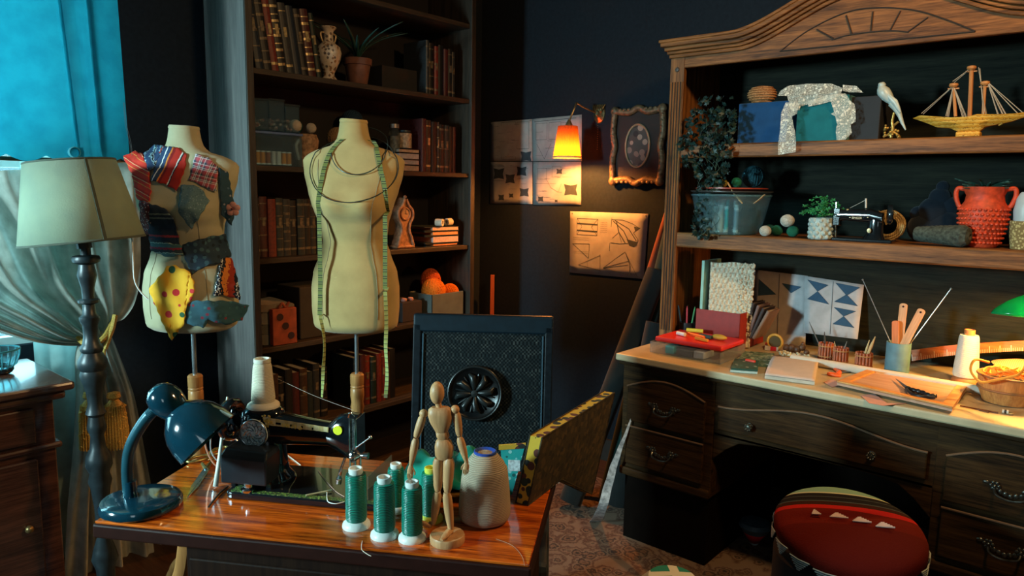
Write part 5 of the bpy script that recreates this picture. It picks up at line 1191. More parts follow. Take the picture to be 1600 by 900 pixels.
MB().grid(cushion_face(-th2, -.006), 18, 8).build('dark_panel', cam_d, sc, smooth=True)
MB().grid(cushion_face(0, .006), 18, 8).build('dark_panel', cam_d, sc, smooth=True)
bx = MB(); P4 = [(0, 0), (.17, 0), (CL, -.85), (CL, 1), (0, 1)]
for i in range(5):
    (s0, h0), (s1, h1) = P4[i], P4[(i+1) % 5]
    bx.grid(lambda u, v, s0=s0, h0=h0, s1=s1, h1=h1: tuple(cs(lerp(s0, s1, u), lerp(h0, h1, u), lerp(0, -th2, v))), 12, 3)
bx.build('patterned_border', cam_y, sc, smooth=True)
for o in (0, -th2):
    MB().tube([cs(s, h, o) for s, h in ((0, 0), (0, .5), (0, 1), (CL*.5, 1), (CL, 1), (CL, .1), (CL, -.85), (.17, 0))], .002, 6, True).build('piping', cam_d, sc, smooth=True)
# turquoise paper packet in front of the cushion
pc = PZ(797, 778, TZ); pq = thing('pattern_packet', 'turquoise and white printed packet propped against the patterned cushion', 'packet', (pc.x, pc.y, TZ), CR)
def PK(px, py): u, z = LV(px, py, pc, .01); return (u, z-TZ)
cs_ = [PK(788, 782), PK(800, 772), PK(820, 697), PK(782, 700)]
cs_ = [(x, max(z, .001)) for x, z in cs_]
MB().prism(cs_, .004, TM(0, .008, 0)).build('packet_front', spotty('turquoise_print', (.02, .36, .34), [(.55, .65, .62), (.01, .12, .12), (.30, .62, .58)], 70, .30, .4), pq)
wl = MB().box(PK(794, 0)[0] if 0 else cs_[3][0]+.018, cs_[2][0]-.010, .0068, .0078, PK(800, 735)[1], PK(800, 718)[1]); wl.build('white_panel', plain('packet_white', (.6, .66, .66), .5, var=.3, scale=200), pq)
MB().prism([(cs_[3][0]-.004, cs_[3][1]-.004), (cs_[2][0]+.002, cs_[2][1]-.004), (cs_[2][0]+.002, cs_[2][1]+.007), (cs_[3][0]-.004, cs_[3][1]+.007)], .006, TM(0, .007, 0)).build('yellow_edge', cam_y, pq)
# ---------------------------------------------------------------- black chair with medallion behind the table
ca_ = AT(645, 492, 2.25); cb2 = AT(865, 494, 2.25); cc = (ca_+cb2)/2; fz = cc.z
ch = thing('high_back_chair', 'black chair with woven back and a carved round medallion behind the table', 'chair', (cc.x, cc.y, 0), CR-R(3))
cbk = plain('chair_black', (.005, .008, .011), .45, var=.4, scale=70, spec=.12)
W2 = (cb2-ca_).dot(_r)/2
lt = R(9)
def tilt(x, z, y=0): s = (fz-z); return (x, y-s*math.tan(lt)*.9, z)
zb_ = .50
def cweave():
    m_, nt, b = nodes('black_cane'); co = coords(nt, (170, 170, 170)); ck = nt.nodes.new('ShaderNodeTexChecker'); ck.inputs['Scale'].default_value = 1; nt.links.new(co, ck.inputs['Vector'])
    vo = noise(nt, coords(nt), 60, 4, .7)
    mu = nt.nodes.new('ShaderNodeMath'); mu.operation = 'MULTIPLY'; nt.links.new(ck.outputs['Fac'], mu.inputs[0]); nt.links.new(vo, mu.inputs[1])
    nt.links.new(ramp(nt, mu.outputs[0], [(0, (.002, .004, .005)), (.5, (.010, .016, .018)), (.75, (.06, .07, .065))]), b.inputs['Base Color']); b.inputs['Roughness'].default_value = .5; b.inputs['Specular IOR Level'].default_value = .12
    bump(nt, b, ck.outputs['Fac'], .8, .002); return m_
wm = cweave(); kx = .93
pts = lambda x0, x1, z0, z1, y0, y1: [tilt(x0, z0, y0), tilt(x1, z0, y0), tilt(x1, z0, y1), tilt(x0, z0, y1), tilt(x0, z1, y0), tilt(x1, z1, y0), tilt(x1, z1, y1), tilt(x0, z1, y1)]
BXF = [(3, 2, 1, 0), (4, 5, 6, 7), (0, 1, 5, 4), (1, 2, 6, 5), (2, 3, 7, 6), (3, 0, 4, 7)]
MB().add(pts(-W2*.90, W2*.90, zb_+.03, fz-.045, .006, .014), BXF).build('woven_panel', wm, ch)
MB().add(pts(-W2, W2, fz-.055, fz, 0, .028), BXF).build('top_rail', plain('chair_leather', (.002, .009, .015), .5, var=.2, spec=.2), ch, bevel=.006)
MB().add(pts(-W2*.98, W2*.98, zb_, zb_+.05, 0, .028), BXF).build('bottom_rail', cbk, ch, bevel=.004)
for s in (-1, 1):
    x0, x1 = sorted((s*W2, s*(W2-.026)))
    MB().add(pts(x0, x1, .42, fz-.03, 0, .028), BXF).build('back_post', cbk, ch, bevel=.004)
    x0, x1 = sorted((s*(W2-.030), s*(W2-.034)))
    MB().add(pts(x0, x1, zb_+.04, fz-.06, -.001, .008), BXF).build('inner_bead', plain('bead_blue', (.03, .07, .10), .3), ch)
mc = LV(744, 609, cc); mz = mc[1]; mx_ = mc[0]; my_ = -(fz-mz)*math.tan(lt)*.9
MM = TM(mx_, my_-.002, mz, 90-9)
m = MB().lathe([(.086, .0), (.086, .010), (.078, .016), (.072, .010), (.001, .009)], 44, MM)
m.build('medallion', plain('medallion_black', (.005, .005, .005), .3, spec=.25), ch, smooth=True, angle=50)
m = MB()
for k in range(8):
    a = 2*PI*k/8+.2; m.add([], [])
    m.tube([(r_*math.cos(a+w_), r_*math.sin(a+w_), .012+z_) for r_, w_, z_ in ((.010, 0, .003), (.030, -.12, .008), (.050, -.08, .006), (.062, .10, .002))], [.004, .010, .011, .004], 10, M=MM)
    a += PI/8; m.tube([(r_*math.cos(a), r_*math.sin(a), .013) for r_ in (.014, .035, .060)], [.002, .004, .002], 8, M=MM)
m.lathe([(.013, .010), (.010, .022), (.001, .024)], 20, MM)
m.tube([(.082*math.cos(2*PI*k/40), .082*math.sin(2*PI*k/40), .015) for k in range(40)], .003, 8, True, M=MM)
m.build('flower_carving', plain('carving_sheen', (.010, .012, .012), .35, .0, spec=.35), ch, smooth=True)
MB().box(-W2, W2, -.44, -.03, .42, .48).build('seat', plain('chair_seat_leather', (.02, .03, .04), .4), ch, bevel=.02)
for x in (-W2+.02, W2-.05):
    for y in (-.43, -.07): MB().box(x, x+.03, y, y+.03, 0, .43).build('leg', cbk, ch, bevel=.003)
# ---------------------------------------------------------------- hutch desk
DZ = .80; DX0 = 2.448; HX = 2.76; HY0, HY1 = .005, 1.535
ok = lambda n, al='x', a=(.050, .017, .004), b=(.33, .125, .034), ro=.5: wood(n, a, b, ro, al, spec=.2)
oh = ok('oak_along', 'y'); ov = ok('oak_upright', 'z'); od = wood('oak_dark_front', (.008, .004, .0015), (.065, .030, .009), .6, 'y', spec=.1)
desk = thing('hutch_desk', 'big carved oak desk with an arched open hutch filled with craft things', 'desk', (0, 0, 0))
def yo(v): return HY1-v           # distance from the hutch's left end -> world y
dt_m = plain('pale_desk_top', (.50, .40, .24), .45, var=.12, scale=14)
MB().box(DX0, XW-.012, HY0-.02, HY1+.02, DZ-.028, DZ).build('desk_top', dt_m, desk, bevel=.006)
MB().box(DX0+.012, XW-.02, HY0-.01, HY1+.01, DZ-.045, DZ-.028).build('top_moulding', od, desk, bevel=.005)
FX = DX0+.035
PW = .40
def yb2(y0, y1): return (min(y0, y1), max(y0, y1))
for nm, a, b in (('pedestal', HY1-PW, HY1), ('pedestal', HY0, HY0+PW)):
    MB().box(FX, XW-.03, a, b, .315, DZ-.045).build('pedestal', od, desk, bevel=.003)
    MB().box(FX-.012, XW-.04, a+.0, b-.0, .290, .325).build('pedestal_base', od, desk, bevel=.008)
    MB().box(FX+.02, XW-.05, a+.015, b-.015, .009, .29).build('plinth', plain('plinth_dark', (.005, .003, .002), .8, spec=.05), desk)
    # drawers with an arched upper edge on the top one
    zs = ((.525, .715), (.345, .505))
    for k, (z0, z1) in enumerate(zs):
        n = 16; pts = [(a+.03, z0), (b-.03, z0)]
        if k == 0: pts += [(lerp(b-.03, a+.03, i/n), z1-.045+.045*math.sin(PI*i/n)**1.0) for i in range(n+1)]
        else: pts += [(b-.03, z1), (a+.03, z1)]
        M_ = Matrix(((0, -1, 0, FX), (1, 0, 0, 0), (0, 0, 1, 0), (0, 0, 0, 1)))
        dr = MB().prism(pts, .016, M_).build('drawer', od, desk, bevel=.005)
        q = [(y, z) for y, z in pts]; cy = sum(p_[0] for p_ in q)/len(q)
        edge = MB(); P_ = [(FX-.017, y, z) for y, z in (pts[2:] if k == 0 else [(b-.03, z1), (a+.03, z1)])]
        edge.tube(P_, .0035, 6).build('drawer_bead', plain('worn_bead', (.16, .09, .05), .35), dr, smooth=True)
        hm = MB(); yc = (a+b)/2; zc_ = (z0+z1)/2-(.015 if k == 0 else 0); pu = plain('dark_brass_pull', (.10, .10, .085), .28, .85, .4, 80)
        for s in (-1, 1):
            for j in range(6):
                aa = 2*PI*j/6; hm.ball((FX-.019, yc+s*.040+.010*math.cos(aa), zc_+.010*math.sin(aa)+.006), .003, .006, .006, 8, 6)
            hm.ball((FX-.022, yc+s*.040, zc_+.006), .006, .006, .006, 10, 8)
            hm.ball((FX-.018, yc+s*.062, zc_+.012), .003, .010, .006, 8, 6)
        for j in range(5): hm.ball((FX-.018, yc+(j-2)*.013, zc_-.008-.004*(2-abs(j-2))), .003, .007, .008, 8, 6)
        hm.tube(cr([(FX-.020, yc-.040, zc_+.002), (FX-.036, yc-.034, zc_-.014), (FX-.038, yc, zc_-.022), (FX-.036, yc+.034, zc_-.014), (FX-.020, yc+.040, zc_+.002)]), .0035, 8)
        hm.build('drawer_pull', pu, dr, smooth=True)
# centre drawer and apron
a, b = HY0+PW, HY1-PW; n = 30; M_ = Matrix(((0, -1, 0, FX+.004), (1, 0, 0, 0), (0, 0, 1, 0), (0, 0, 0, 1)))
up = [(lerp(b-.02, a+.02, i/n), .665+.045*(.5-.5*math.cos(2*PI*i/n))) for i in range(n+1)]
lo = [(lerp(a+.02, b-.02, i/n), .575+.0*i) for i in range(n+1)]
MB().box(FX+.004, FX+.022, a, b, .55, DZ-.045).build('apron_panel', od, desk)
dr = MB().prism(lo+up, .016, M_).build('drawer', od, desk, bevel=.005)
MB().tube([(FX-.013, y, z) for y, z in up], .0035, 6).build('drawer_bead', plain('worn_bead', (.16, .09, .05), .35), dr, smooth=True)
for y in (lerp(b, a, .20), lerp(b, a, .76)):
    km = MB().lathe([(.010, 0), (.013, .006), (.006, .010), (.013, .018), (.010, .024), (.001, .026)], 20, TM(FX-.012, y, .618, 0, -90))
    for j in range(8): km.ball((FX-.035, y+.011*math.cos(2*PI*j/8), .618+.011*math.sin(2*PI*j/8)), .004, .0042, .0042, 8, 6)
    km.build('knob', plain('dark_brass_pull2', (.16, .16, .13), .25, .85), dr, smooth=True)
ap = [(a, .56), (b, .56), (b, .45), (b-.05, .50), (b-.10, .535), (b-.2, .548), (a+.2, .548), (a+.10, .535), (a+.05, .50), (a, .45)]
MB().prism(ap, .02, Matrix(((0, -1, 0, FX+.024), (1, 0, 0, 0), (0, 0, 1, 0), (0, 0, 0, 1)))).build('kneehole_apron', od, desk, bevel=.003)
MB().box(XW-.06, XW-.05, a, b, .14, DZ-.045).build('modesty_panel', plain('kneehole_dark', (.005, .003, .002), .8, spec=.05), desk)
# hutch
S1, S2, TOPZ, HT = 1.645, 1.283, 1.955, 2.0
for y0, y1 in ((HY1-.02, HY1), (HY0, HY0+.02)): MB().box(HX+.02, XW-.015, y0, y1, DZ+.001, HT+.03).build('hutch_side', ov, desk)
MB().box(XW-.022, XW-.012, HY0, HY1, DZ+.001, HT+.03).build('hutch_back', wood('hutch_back_panel', (.007, .009, .008), (.022, .024, .017), .8, 'y', spec=.1), desk)
for y0, y1 in ((HY1-.062, HY1), (HY0, HY0+.062)):
    m = MB().box(HX, HX+.022, y0, y1, DZ+.001, HT)
    for k in range(5):
        y = lerp(y0, y1, (k+.5)/5); m.tube([(HX, y, DZ+.06), (HX, y, HT-.10)], .0046, 8)
    m.build('fluted_post', ov, desk, smooth=True, angle=30)
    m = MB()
    for k in range(1, 5): y = lerp(y0, y1, k/5); m.box(HX-.0016, HX-.0005, y-.0022, y+.0022, DZ+.06, HT-.10)  # dark strips paint the shade between the flutes
    m.build('groove_shade_strip', plain('groove_shade', (.012, .006, .003), .8), desk)
    MB().lathe([(.010, 0), (.008, .004), (.001, .005)], 20, TM(HX, (y0+y1)/2, HT-.05, 0, -90)).build('rosette', plain('rosette_dark', (.05, .03, .02), .5), desk, smooth=True)
for z, th_ in ((S1, .055), (S2, .062)):
    MB().box(HX+.022, XW-.022, HY0+.02, HY1-.02, z-.022, z).build('shelf', oh, desk)
    MB().box(HX+.004, HX+.024, HY0+.02, HY1-.02, z-th_, z+.0).build('shelf_edge', oh, desk, bevel=.006)
# header board with arch, carved fan
yc = (HY0+HY1)/2; HWd = (HY1-HY0)/2
def archz(s):       # s = distance from the centre
    s = abs(s)
    if s > .47: return 0
    t = s/.47; return .150*(.5+.5*math.cos(PI*t))**.85
n = 64; hdp = [(HY0, TOPZ), (HY1, TOPZ)]+[(lerp(HY1, HY0, i/n), 2.015+archz(lerp(HY1, HY0, i/n)-yc)) for i in range(n+1)]
MYZ = lambda x: Matrix(((0, -1, 0, x), (1, 0, 0, 0), (0, 0, 1, 0), (0, 0, 0, 1)))
hd_ = MB().prism(hdp, .022, MYZ(HX+.024)).build('header_board', oh, desk, bevel=.003)
for dz, dx, r in ((.0, -.004, .009), (.014, -.012, .008), (.028, -.020, .010), (.044, -.032, .012), (.058, -.040, .008)):
    m = MB(); rows = []
    pts = [(HX+dx, lerp(HY1+max(0, -dx)*.9, HY0-max(0, -dx)*.9, i/n), 2.003+dz+archz(lerp(HY1, HY0, i/n)-yc)) for i in range(n+1)]
    vs = []
    for p_ in pts: vs += [(p_[0]-r, p_[1], p_[2]-r*.8), (p_[0]-r, p_[1], p_[2]+r*.8), (XW-.02 if dz > .05 else HX+.02, p_[1], p_[2]+r*.8), (XW-.02 if dz > .05 else HX+.02, p_[1], p_[2]-r*.8)]
    fs = [(4*i+k, 4*i+(k+1) % 4, 4*i+4+(k+1) % 4, 4*i+4+k) for i in range(n) for k in range(4)]+[(3, 2, 1, 0), (4*n, 4*n+1, 4*n+2, 4*n+3)]
    m.add(vs, fs); m.build('cornice_moulding', oh, desk, bevel=.004)
m = MB(); fc_ = yc
gx = HX-.0005
def GP(px, py): p_ = PX(px, py, gx); return (gx, p_.y, p_.z)
base_a, base_b = GP(1219, 80), GP(1524, 49)
m.tube([base_a, base_b], .0022, 6)
arc = cr([GP(1219, 80), GP(1262, 48), GP(1320, 20), GP(1370, 12), GP(1430, 16), GP(1485, 33), GP(1524, 49)]); m.tube(arc, .0022, 6)
m.tube(cr([GP(1300, 62), GP(1330, 54), GP(1385, 48), GP(1420, 50)]), .0022, 6)
for p_, q_2 in (((1276, 46), (1302, 60)), ((1322, 24), (1331, 53)), ((1364, 18), (1361, 48)), ((1407, 17), (1391, 47)), ((1450, 27), (1418, 50))): m.tube([GP(*p_), GP(*q_2)], .0026, 6)
m.build('carved_fan', plain('carved_groove', (.022, .010, .005), .7), hd_, smooth=True)
# little corner bracket light patch: pale wooden block under the first shelf
# ---------------------------------------------------------------- things in the hutch, helpers
def hp(px, py, z): p = PZ(px, py, z); return Vector((p.x, p.y, z+.001))
def HF(px, py, P): # local (right, up) in the hutch frame for a pixel on the plane x = P.x
    q = PX(px, py, P.x); return -(q.y-P.y), q.z-P.z
def clampx(P, lo, hi):
    """slide a shelf thing in or out along its own line of sight"""
    return P
def hx(px, X, z):  # position at depth X on a shelf of height z, under pixel column px
    y = PX(px, 300, X); 
    for py in range(0, 900, 4):
        q = PX(px, py, X)
        if q.z < z: break
    return Vector((X, q.y, z+.001))
def hthing(name, label, cat, P, group=None, rz=0): return thing(name, label, cat, P, HR+R(rz), group)
# top shelf ------------------------------------------------------------------
zz = S1
P = hx(1187, 2.86, zz); l0 = HF(1150, 160, Vector((2.85, P.y, zz)))[0]; 
def boxthing(name, label, pxl, pxr, X, z, h, d, mat, lid=None, cat='box', rz=0):
    a = hx(pxl, X, z); b = hx(pxr, X, z); w_ = (a.y-b.y); P = Vector((X, (a.y+b.y)/2, z+.001))
    t = hthing(name, label, cat, P, None, rz)
    MB().box(-w_/2, w_/2, 0, d, 0, h).build('box_body', mat, t, bevel=.003)
    if lid: MB().box(-w_/2-.003, w_/2+.003, -.003, d+.003, h*.72, h+.002).build('box_lid', lid, t, bevel=.003)
    return t, P, w_
bb, Pb, wb_ = boxthing('storage_box', 'royal blue box on the top hutch shelf under the wicker loaf', 1151, 1228, 2.83, zz, .158, .22, cloth('blue_box_cloth', (.012, .070, .19), .9, 300))
tbx, Pt, wt_ = boxthing('storage_box', 'teal box draped with lace on the top hutch shelf', 1242, 1322, 2.80, zz, .162, .22, cloth('teal_box_cloth', (.012, .17, .20), .9, 300))
bkx, Pk, _ = boxthing('storage_box', 'black box behind the teal one on the top hutch shelf', 1318, 1372, 2.83, zz, .155, .20, plain('black_box', (.012, .012, .016), .7))
Pw = Vector((2.86, hx(1181, 2.86, zz).y, zz+.161)); t = hthing('wicker_basket', 'small round brown wicker loaf basket on the royal blue box', 'basket', Pw)
wic = bands('wicker_brown', [(0, (.50, .24, .10)), (.5, (.30, .12, .04))], 'z', .010, .8, jag=.02)
m = MB(); m.ball((0, .03, .034), .055, .045, .036, 26, 14); m.build('basket_body', wic, t, smooth=True)
m = MB()
for k in range(7): 
    z = .006+.009*k; r = math.sqrt(max(.01, 1-((z-.034)/.038)**2)); m.tube([(.056*r*math.cos(2*PI*j/28), .03+.046*r*math.sin(2*PI*j/28), z) for j in range(28)], .0032, 6, True)
m.build('woven_rings', wic, t, smooth=True)
# lace
def lace(name, thr=.30, sc=330):
    m_, nt, b = nodes(name); co = coords(nt); vo = nt.nodes.new('ShaderNodeTexVoronoi'); vo.feature = 'DISTANCE_TO_EDGE'; vo.inputs['Scale'].default_value = sc; nt.links.new(co, vo.inputs['Vector'])
    v2 = nt.nodes.new('ShaderNodeTexVoronoi'); v2.inputs['Scale'].default_value = 75; nt.links.new(co, v2.inputs['Vector'])
    l = nt.nodes.new('ShaderNodeMath'); l.operation = 'LESS_THAN'; l.inputs[1].default_value = .10; nt.links.new(vo.outputs['Distance'], l.inputs[0])
    l2 = nt.nodes.new('ShaderNodeMath'); l2.operation = 'LESS_THAN'; l2.inputs[1].default_value = thr; nt.links.new(v2.outputs['Distance'], l2.inputs[0])
    mx = nt.nodes.new('ShaderNodeMath'); mx.operation = 'MAXIMUM'; nt.links.new(l.outputs[0], mx.inputs[0]); nt.links.new(l2.outputs[0], mx.inputs[1])
    nt.links.new(mx.outputs[0], b.inputs['Alpha']); b.inputs['Base Color'].default_value = (.80, .78, .68, 1); b.inputs['Roughness'].default_value = .9; return m_
lc = lace('white_lace')
def drape_poly(polys, X, label, top=None):
    """lace pieces hanging just in front of the boxes; polys in photograph points on the plane x = X"""
    root = thing('lace_trim', label, 'lace', (0, 0, 0))
    for poly, off in polys:
        bm = bmesh.new(); vs = []
        for x, y in poly: q = PX(x, y, X-off); vs.append(bm.verts.new(q))
        bm.faces.new(vs); bmesh.ops.triangulate(bm, faces=bm.faces)
        for _ in range(3): bmesh.ops.subdivide_edges(bm, edges=[e for e in bm.edges if e.calc_length() > .014], cuts=1); bmesh.ops.triangulate(bm, faces=bm.faces)
        for v in bm.verts: v.co.x += .004*math.sin(v.co.y*90+v.co.z*60)-.004
        me = bpy.data.meshes.new('lace_panel'); bm.to_mesh(me); bm.free(); o = bpy.data.objects.new('lace_panel', me); C.objects.link(o); me.materials.append(lc); o.parent = root
    if top:
        y0, y1, z, x1 = top
        MB().grid(lambda u, v: (lerp(X-.012, x1, v), lerp(y0, y1, u), z+.003+.004*abs(math.sin(u*17+v*9))), 24, 10).build('lace_top', lc, root, smooth=True)
    return root
drape_poly([([(1234, 134), (1262, 131), (1300, 131), (1318, 138), (1313, 150), (1292, 158), (1262, 160), (1251, 166), (1249, 172), (1236, 172), (1230, 150), (1216, 150), (1220, 142)], 0),
            ([(1229, 160), (1249, 162), (1246, 178), (1238, 182), (1234, 200), (1240, 190), (1245, 225), (1244, 238), (1216, 242), (1219, 200), (1222, 176)], .05),
            ([(1263, 158), (1300, 148), (1302, 158), (1264, 167)], .002)], 2.79, 'patterned white lace strip draped over the front of the teal box and hanging past the shelf edge', (HY1-.0-hx(1234, 2.8, zz).y*0-(HY1-hx(1234, 2.8, zz).y), hx(1310, 2.8, zz).y, zz+.163, 2.95))
drape_poly([([(1296, 148), (1321, 146), (1322, 156), (1330, 158), (1336, 163), (1328, 168), (1328, 186), (1338, 190), (1330, 195), (1332, 208), (1322, 218), (1308, 222), (1306, 206), (1309, 194), (1306, 182), (1298, 178), (1308, 172), (1304, 162)], 0),
            ([(1318, 133), (1338, 134), (1350, 145), (1326, 144), (1318, 142)], -.002)], 2.786, 'white flower lace motif chain hanging down the end of the teal box')
# bird
P = hx(1391, 2.84, zz); t = hthing('bird_figurine', 'white porcelain long-tailed bird perched on a gold branch', 'figurine', P)
def BF(px, py, y=0): u, z = HF(px, py, P); return (u, y, z)
bm_ = plain('pale_porcelain', (.50, .56, .52), .35, var=.12, scale=50)
MB().tube(cr([BF(1379, 129), BF(1378, 136), BF(1381, 144), BF(1389, 154), BF(1398, 165), BF(1404, 176), BF(1410, 192), BF(1415, 203)]), [.006, .009, .011, .0125, .013, .0125, .012]+[.012+.0095*math.sin(PI*min(1, k/20)) for k in range(0, 22)]+[.016-.0006*k for k in range(0, 14)]+[.0075-.0004*k for k in range(14)], 18).build('bird_body', bm_, t, smooth=True)
MB().ball(BF(1379, 133), .0105, .010, .011).build('head', bm_, t, smooth=True)
MB().lathe([(.0035, 0), (.001, .009)], 10, TM(*BF(1375, 134), 0, -110, 0)).build('beak', plain('beak_grey', (.25, .25, .22), .4), t, smooth=True)
MB().tube([BF(1388, 148, -.014), BF(1400, 160, -.016), BF(1408, 176, -.010)], [.006, .010, .003], 12, flat=.5, up=(0, 1, 0)).build('wing', bm_, t, smooth=True)
gb2 = plain('gold_branch', (.60, .38, .10), .3, .7, .4, 90); m = MB()
m.tube(cr([BF(1392, 215), BF(1395, 200), BF(1394, 190), BF(1397, 176)]), [.006]*8+[.005]*8+[.0045]*9, 10)
for a_ in ((1392, 200, 1404, 190), (1394, 205, 1405, 212), (1392, 208, 1380, 214)): m.tube([BF(a_[0], a_[1]), BF(a_[2], a_[3])], .004, 8)
rn = random.Random(11)
for k in range(16): q = BF(rn.uniform(1380, 1404), rn.uniform(196, 214), rn.uniform(-.01, .01)); m.ball(q, rn.uniform(.004, .0075), None, None, 10, 7)
m.build('gold_branch', gb2, t, smooth=True)
# ship
P = hx(1518, 2.84, zz); t = hthing('model_ship', 'three-masted model sailing ship of golden straw on the top hutch shelf', 'model ship', P)
def SF(px, py, y=0): u, z = HF(px, py, P); return (u, y, z)
straw = bands('golden_straw', [(0, (.70, .32, .03)), (.45, (.82, .46, .08)), (.9, (.30, .12, .02))], 'z', .012, .6, jag=.012)
dk = [(1427, 185), (1440, 181), (1462, 183), (1490, 185), (1516, 184), (1530, 180), (1560, 180), (1590, 178), (1622, 172)]
bt_ = [(1427, 185), (1445, 191), (1465, 199), (1485, 200), (1500, 207), (1528, 208), (1540, 198), (1580, 190), (1622, 176)]
rings = []
for i in range(25):
    s = i/24; k = min(int(s*8), 7); f = s*8-k
    a = Vector(SF(lerp(dk[k][0], dk[k+1][0], f), lerp(dk[k][1], dk[k+1][1], f))); b = Vector(SF(lerp(bt_[k][0], bt_[k+1][0], f), lerp(bt_[k][1], bt_[k+1][1], f)))
    w_ = .042*math.sin(PI*min(.97, max(.03, s)))**.8+.002; mid = a.lerp(b, .5)
    rings.append([(a.x, -w_, a.z), (mid.x, -w_*.85, mid.z), (b.x, -w_*.3, b.z-.0005), (b.x, w_*.3, b.z-.0005), (mid.x, w_*.85, mid.z), (a.x, w_, a.z)])
MB().loft(rings).build('hull', straw, t, smooth=True, angle=30)
k0 = SF(1495, 207); k1 = SF(1533, 207); MB().box(k0[0], k1[0], -.022, .022, 0, .018).build('keel_block', straw, t, bevel=.004)
m = MB().tube([SF(1596, 177), SF(1560, 196)], .0025, 6); m.build('bowsprit', straw, t)
mst = wood('mast_wood', (.40, .14, .04), (.60, .26, .08), .5, 'z')
for (x0, y0, x1, y1, r) in ((1493, 182, 1490, 135, .0052), (1515, 182, 1518, 108, .0066), (1536, 180, 1539, 132, .0050)):
    m = MB().tube([SF(x0, y0), SF(x1, y1)], r, 8); m.lathe([(.010, -.003), (.014, .002), (.013, .009), (.006, .011)], 14, TM(*SF(x1, y1)))
    m.tube([SF(x1-9, y1+4), SF(x1+9, y1+3)], .0025, 6); m.build('mast', mst, t, smooth=True)
m = MB()
for (x, y), ends in (((1490, 134), ((1441, 178), (1479, 182), (1481, 182), (1505, 183), (1510, 184))), ((1518, 106), ((1490, 128),)), ((1533, 132), ((1530, 106), (1541, 180), (1538, 181))), ((1543, 128), ((1568, 181), (1573, 181), (1560, 180), (1598, 176), (1590, 177)))):
    for ex, ey in ends:
        for yy_ in (-.014, .012): a = SF(x, y, yy_*.2); b = SF(ex, ey, yy_); m.tube([a, b], .0011, 5)
m.build('rigging', plain('rigging_thread', (.42, .36, .28), .8), t)
# ivy -------------------------------------------------------------------------
ivm = plain('ivy_leaf', (.005, .026, .022), .5, var=.5, scale=20); m = MB(); rn = random.Random(21)
iv = thing('trailing_ivy', 'dark trailing ivy hanging in front of both hutch shelves beside the fluted post', 'plant', (0, 0, 0))
for k in range(560):
    py = rn.choice((rn.uniform(170, 300), rn.uniform(152, 372))); t_ = (py-152)/220
    cxp_ = lerp(1113, 1100, t_)+(6*math.sin(py*.05)); hw = 12+30*math.sin(PI*min(1, t_*1.2+.12))**.7*(1 if t_ < .5 else .55) if t_ < .8 else 12
    px = cxp_+rn.uniform(-1, 1)*hw; X = 2.745+rn.uniform(-.05, .03)
    q = PX(px, py, X); s = rn.uniform(.008, .015)
    A = Matrix.Translation(q) @ Euler((rn.uniform(-.8, .8), rn.uniform(-.8, .8), rn.uniform(0, 6))).to_matrix().to_4x4() @ Euler((0, PI/2, 0)).to_matrix().to_4x4()
    m.add([(x*s, y*s, z*s) for x, y, z in ((0, -1, 0), (.7, -.5, .1), (.55, .2, 0), (1, .6, .1), (.3, .6, 0), (0, 1.25, .15), (-.3, .6, 0), (-1, .6, .1), (-.55, .2, 0), (-.7, -.5, .1), (0, 0, -.12))],
          [(i, (i+1) % 10, 10) for i in range(10)], A)
m.build('leaves', ivm, iv, solid=.0006)
m = MB()
for k in range(6):
    pts = [PX(1108+rn.uniform(-14, 14)+rn.uniform(-6, 6)*math.sin(y*.05), y, 2.74) for y in range(185, 372, 26)]; m.tube(cr(pts, 4), .0014, 5)
m.build('vines', plain('ivy_stem', (.03, .05, .02), .7), iv, smooth=True)
P = hx(1110, 2.85, zz); t = hthing('ivy_pot', 'small dark pot holding the trailing ivy on the top hutch shelf', 'plant pot', P)
MB().lathe([(.035, 0), (.048, .075), (.052, .078), (.050, .085), (.044, .078)], 24).build('pot', plain('dark_pot', (.04, .04, .04), .6), t, smooth=True)
# middle shelf ------------------------------------------------------------------
zz = S2
P = hx(1139, 2.85, zz); t = hthing('glass_bowl', 'large round glass bowl of thread spools on the middle hutch shelf', 'bowl', P)
gl2 = glass('blue_glass', (.6, .92, 1.0), .04, .70); rr_ = (hx(1085, 2.85, zz).y-hx(1193, 2.85, zz).y)/2
MB().lathe([(rr_*.6, 0), (rr_*.75, .006), (rr_*.88, .05), (rr_*.95, .10), (rr_*1.03, .155)], 40, cap=False).build('bowl', gl2, t, smooth=True, solid=.003)
MB().tube([(rr_*1.04*math.cos(2*PI*k/40), rr_*1.04*math.sin(2*PI*k/40), .157) for k in range(40)], .004, 8, True).build('bowl_rim', glass('blue_glass_rim', (.5, .85, .95), .1, .35), t, smooth=True)
MB().lathe([(rr_*.7, .001), (rr_*.72, .006)], 30).build('bowl_base', gl2, t, smooth=True)
sl = [('white', -.045, -.045, .105, .012, wh_t), ('teal', .005, -.050, .105, .009, threadmat('teal', (.02, .40, .36))), ('cream', -.016, -.060, .110, .012, wh_t), ('maroon', -.032, .0, .11, .011, threadmat('maroon', (.20, .05, .08))), ('grey', .038, -.03, .10, .010, threadmat('grey', (.20, .25, .28))), ('dark blue', .02, .01, .11, .012, threadmat('dkblue', (.03, .08, .16)))]
for nm, dx, dy, h, r, mt in sl:
    spool('thread_spool', f'{nm} tall thread spool standing inside the large glass bowl', 'spools inside the large glass bowl', P.x+dy*0.9, P.y-dx, P.z+.008, r, h, mt, endw)
P2_ = Vector((P.x, P.y, P.z+.165))
t = hthing('fabric_plate', 'stack of two shallow reddish plates resting over the glass bowl', 'plate', P2_)
rdm = plain('red_lacquer', (.40, .06, .03), .35, var=.3)
MB().lathe([(rr_*1.0, 0), (rr_*1.08, .006), (rr_*1.08, .009), (rr_*.3, .004)], 36).build('lower_plate', plain('dark_rim', (.06, .05, .045), .35), t, smooth=True)
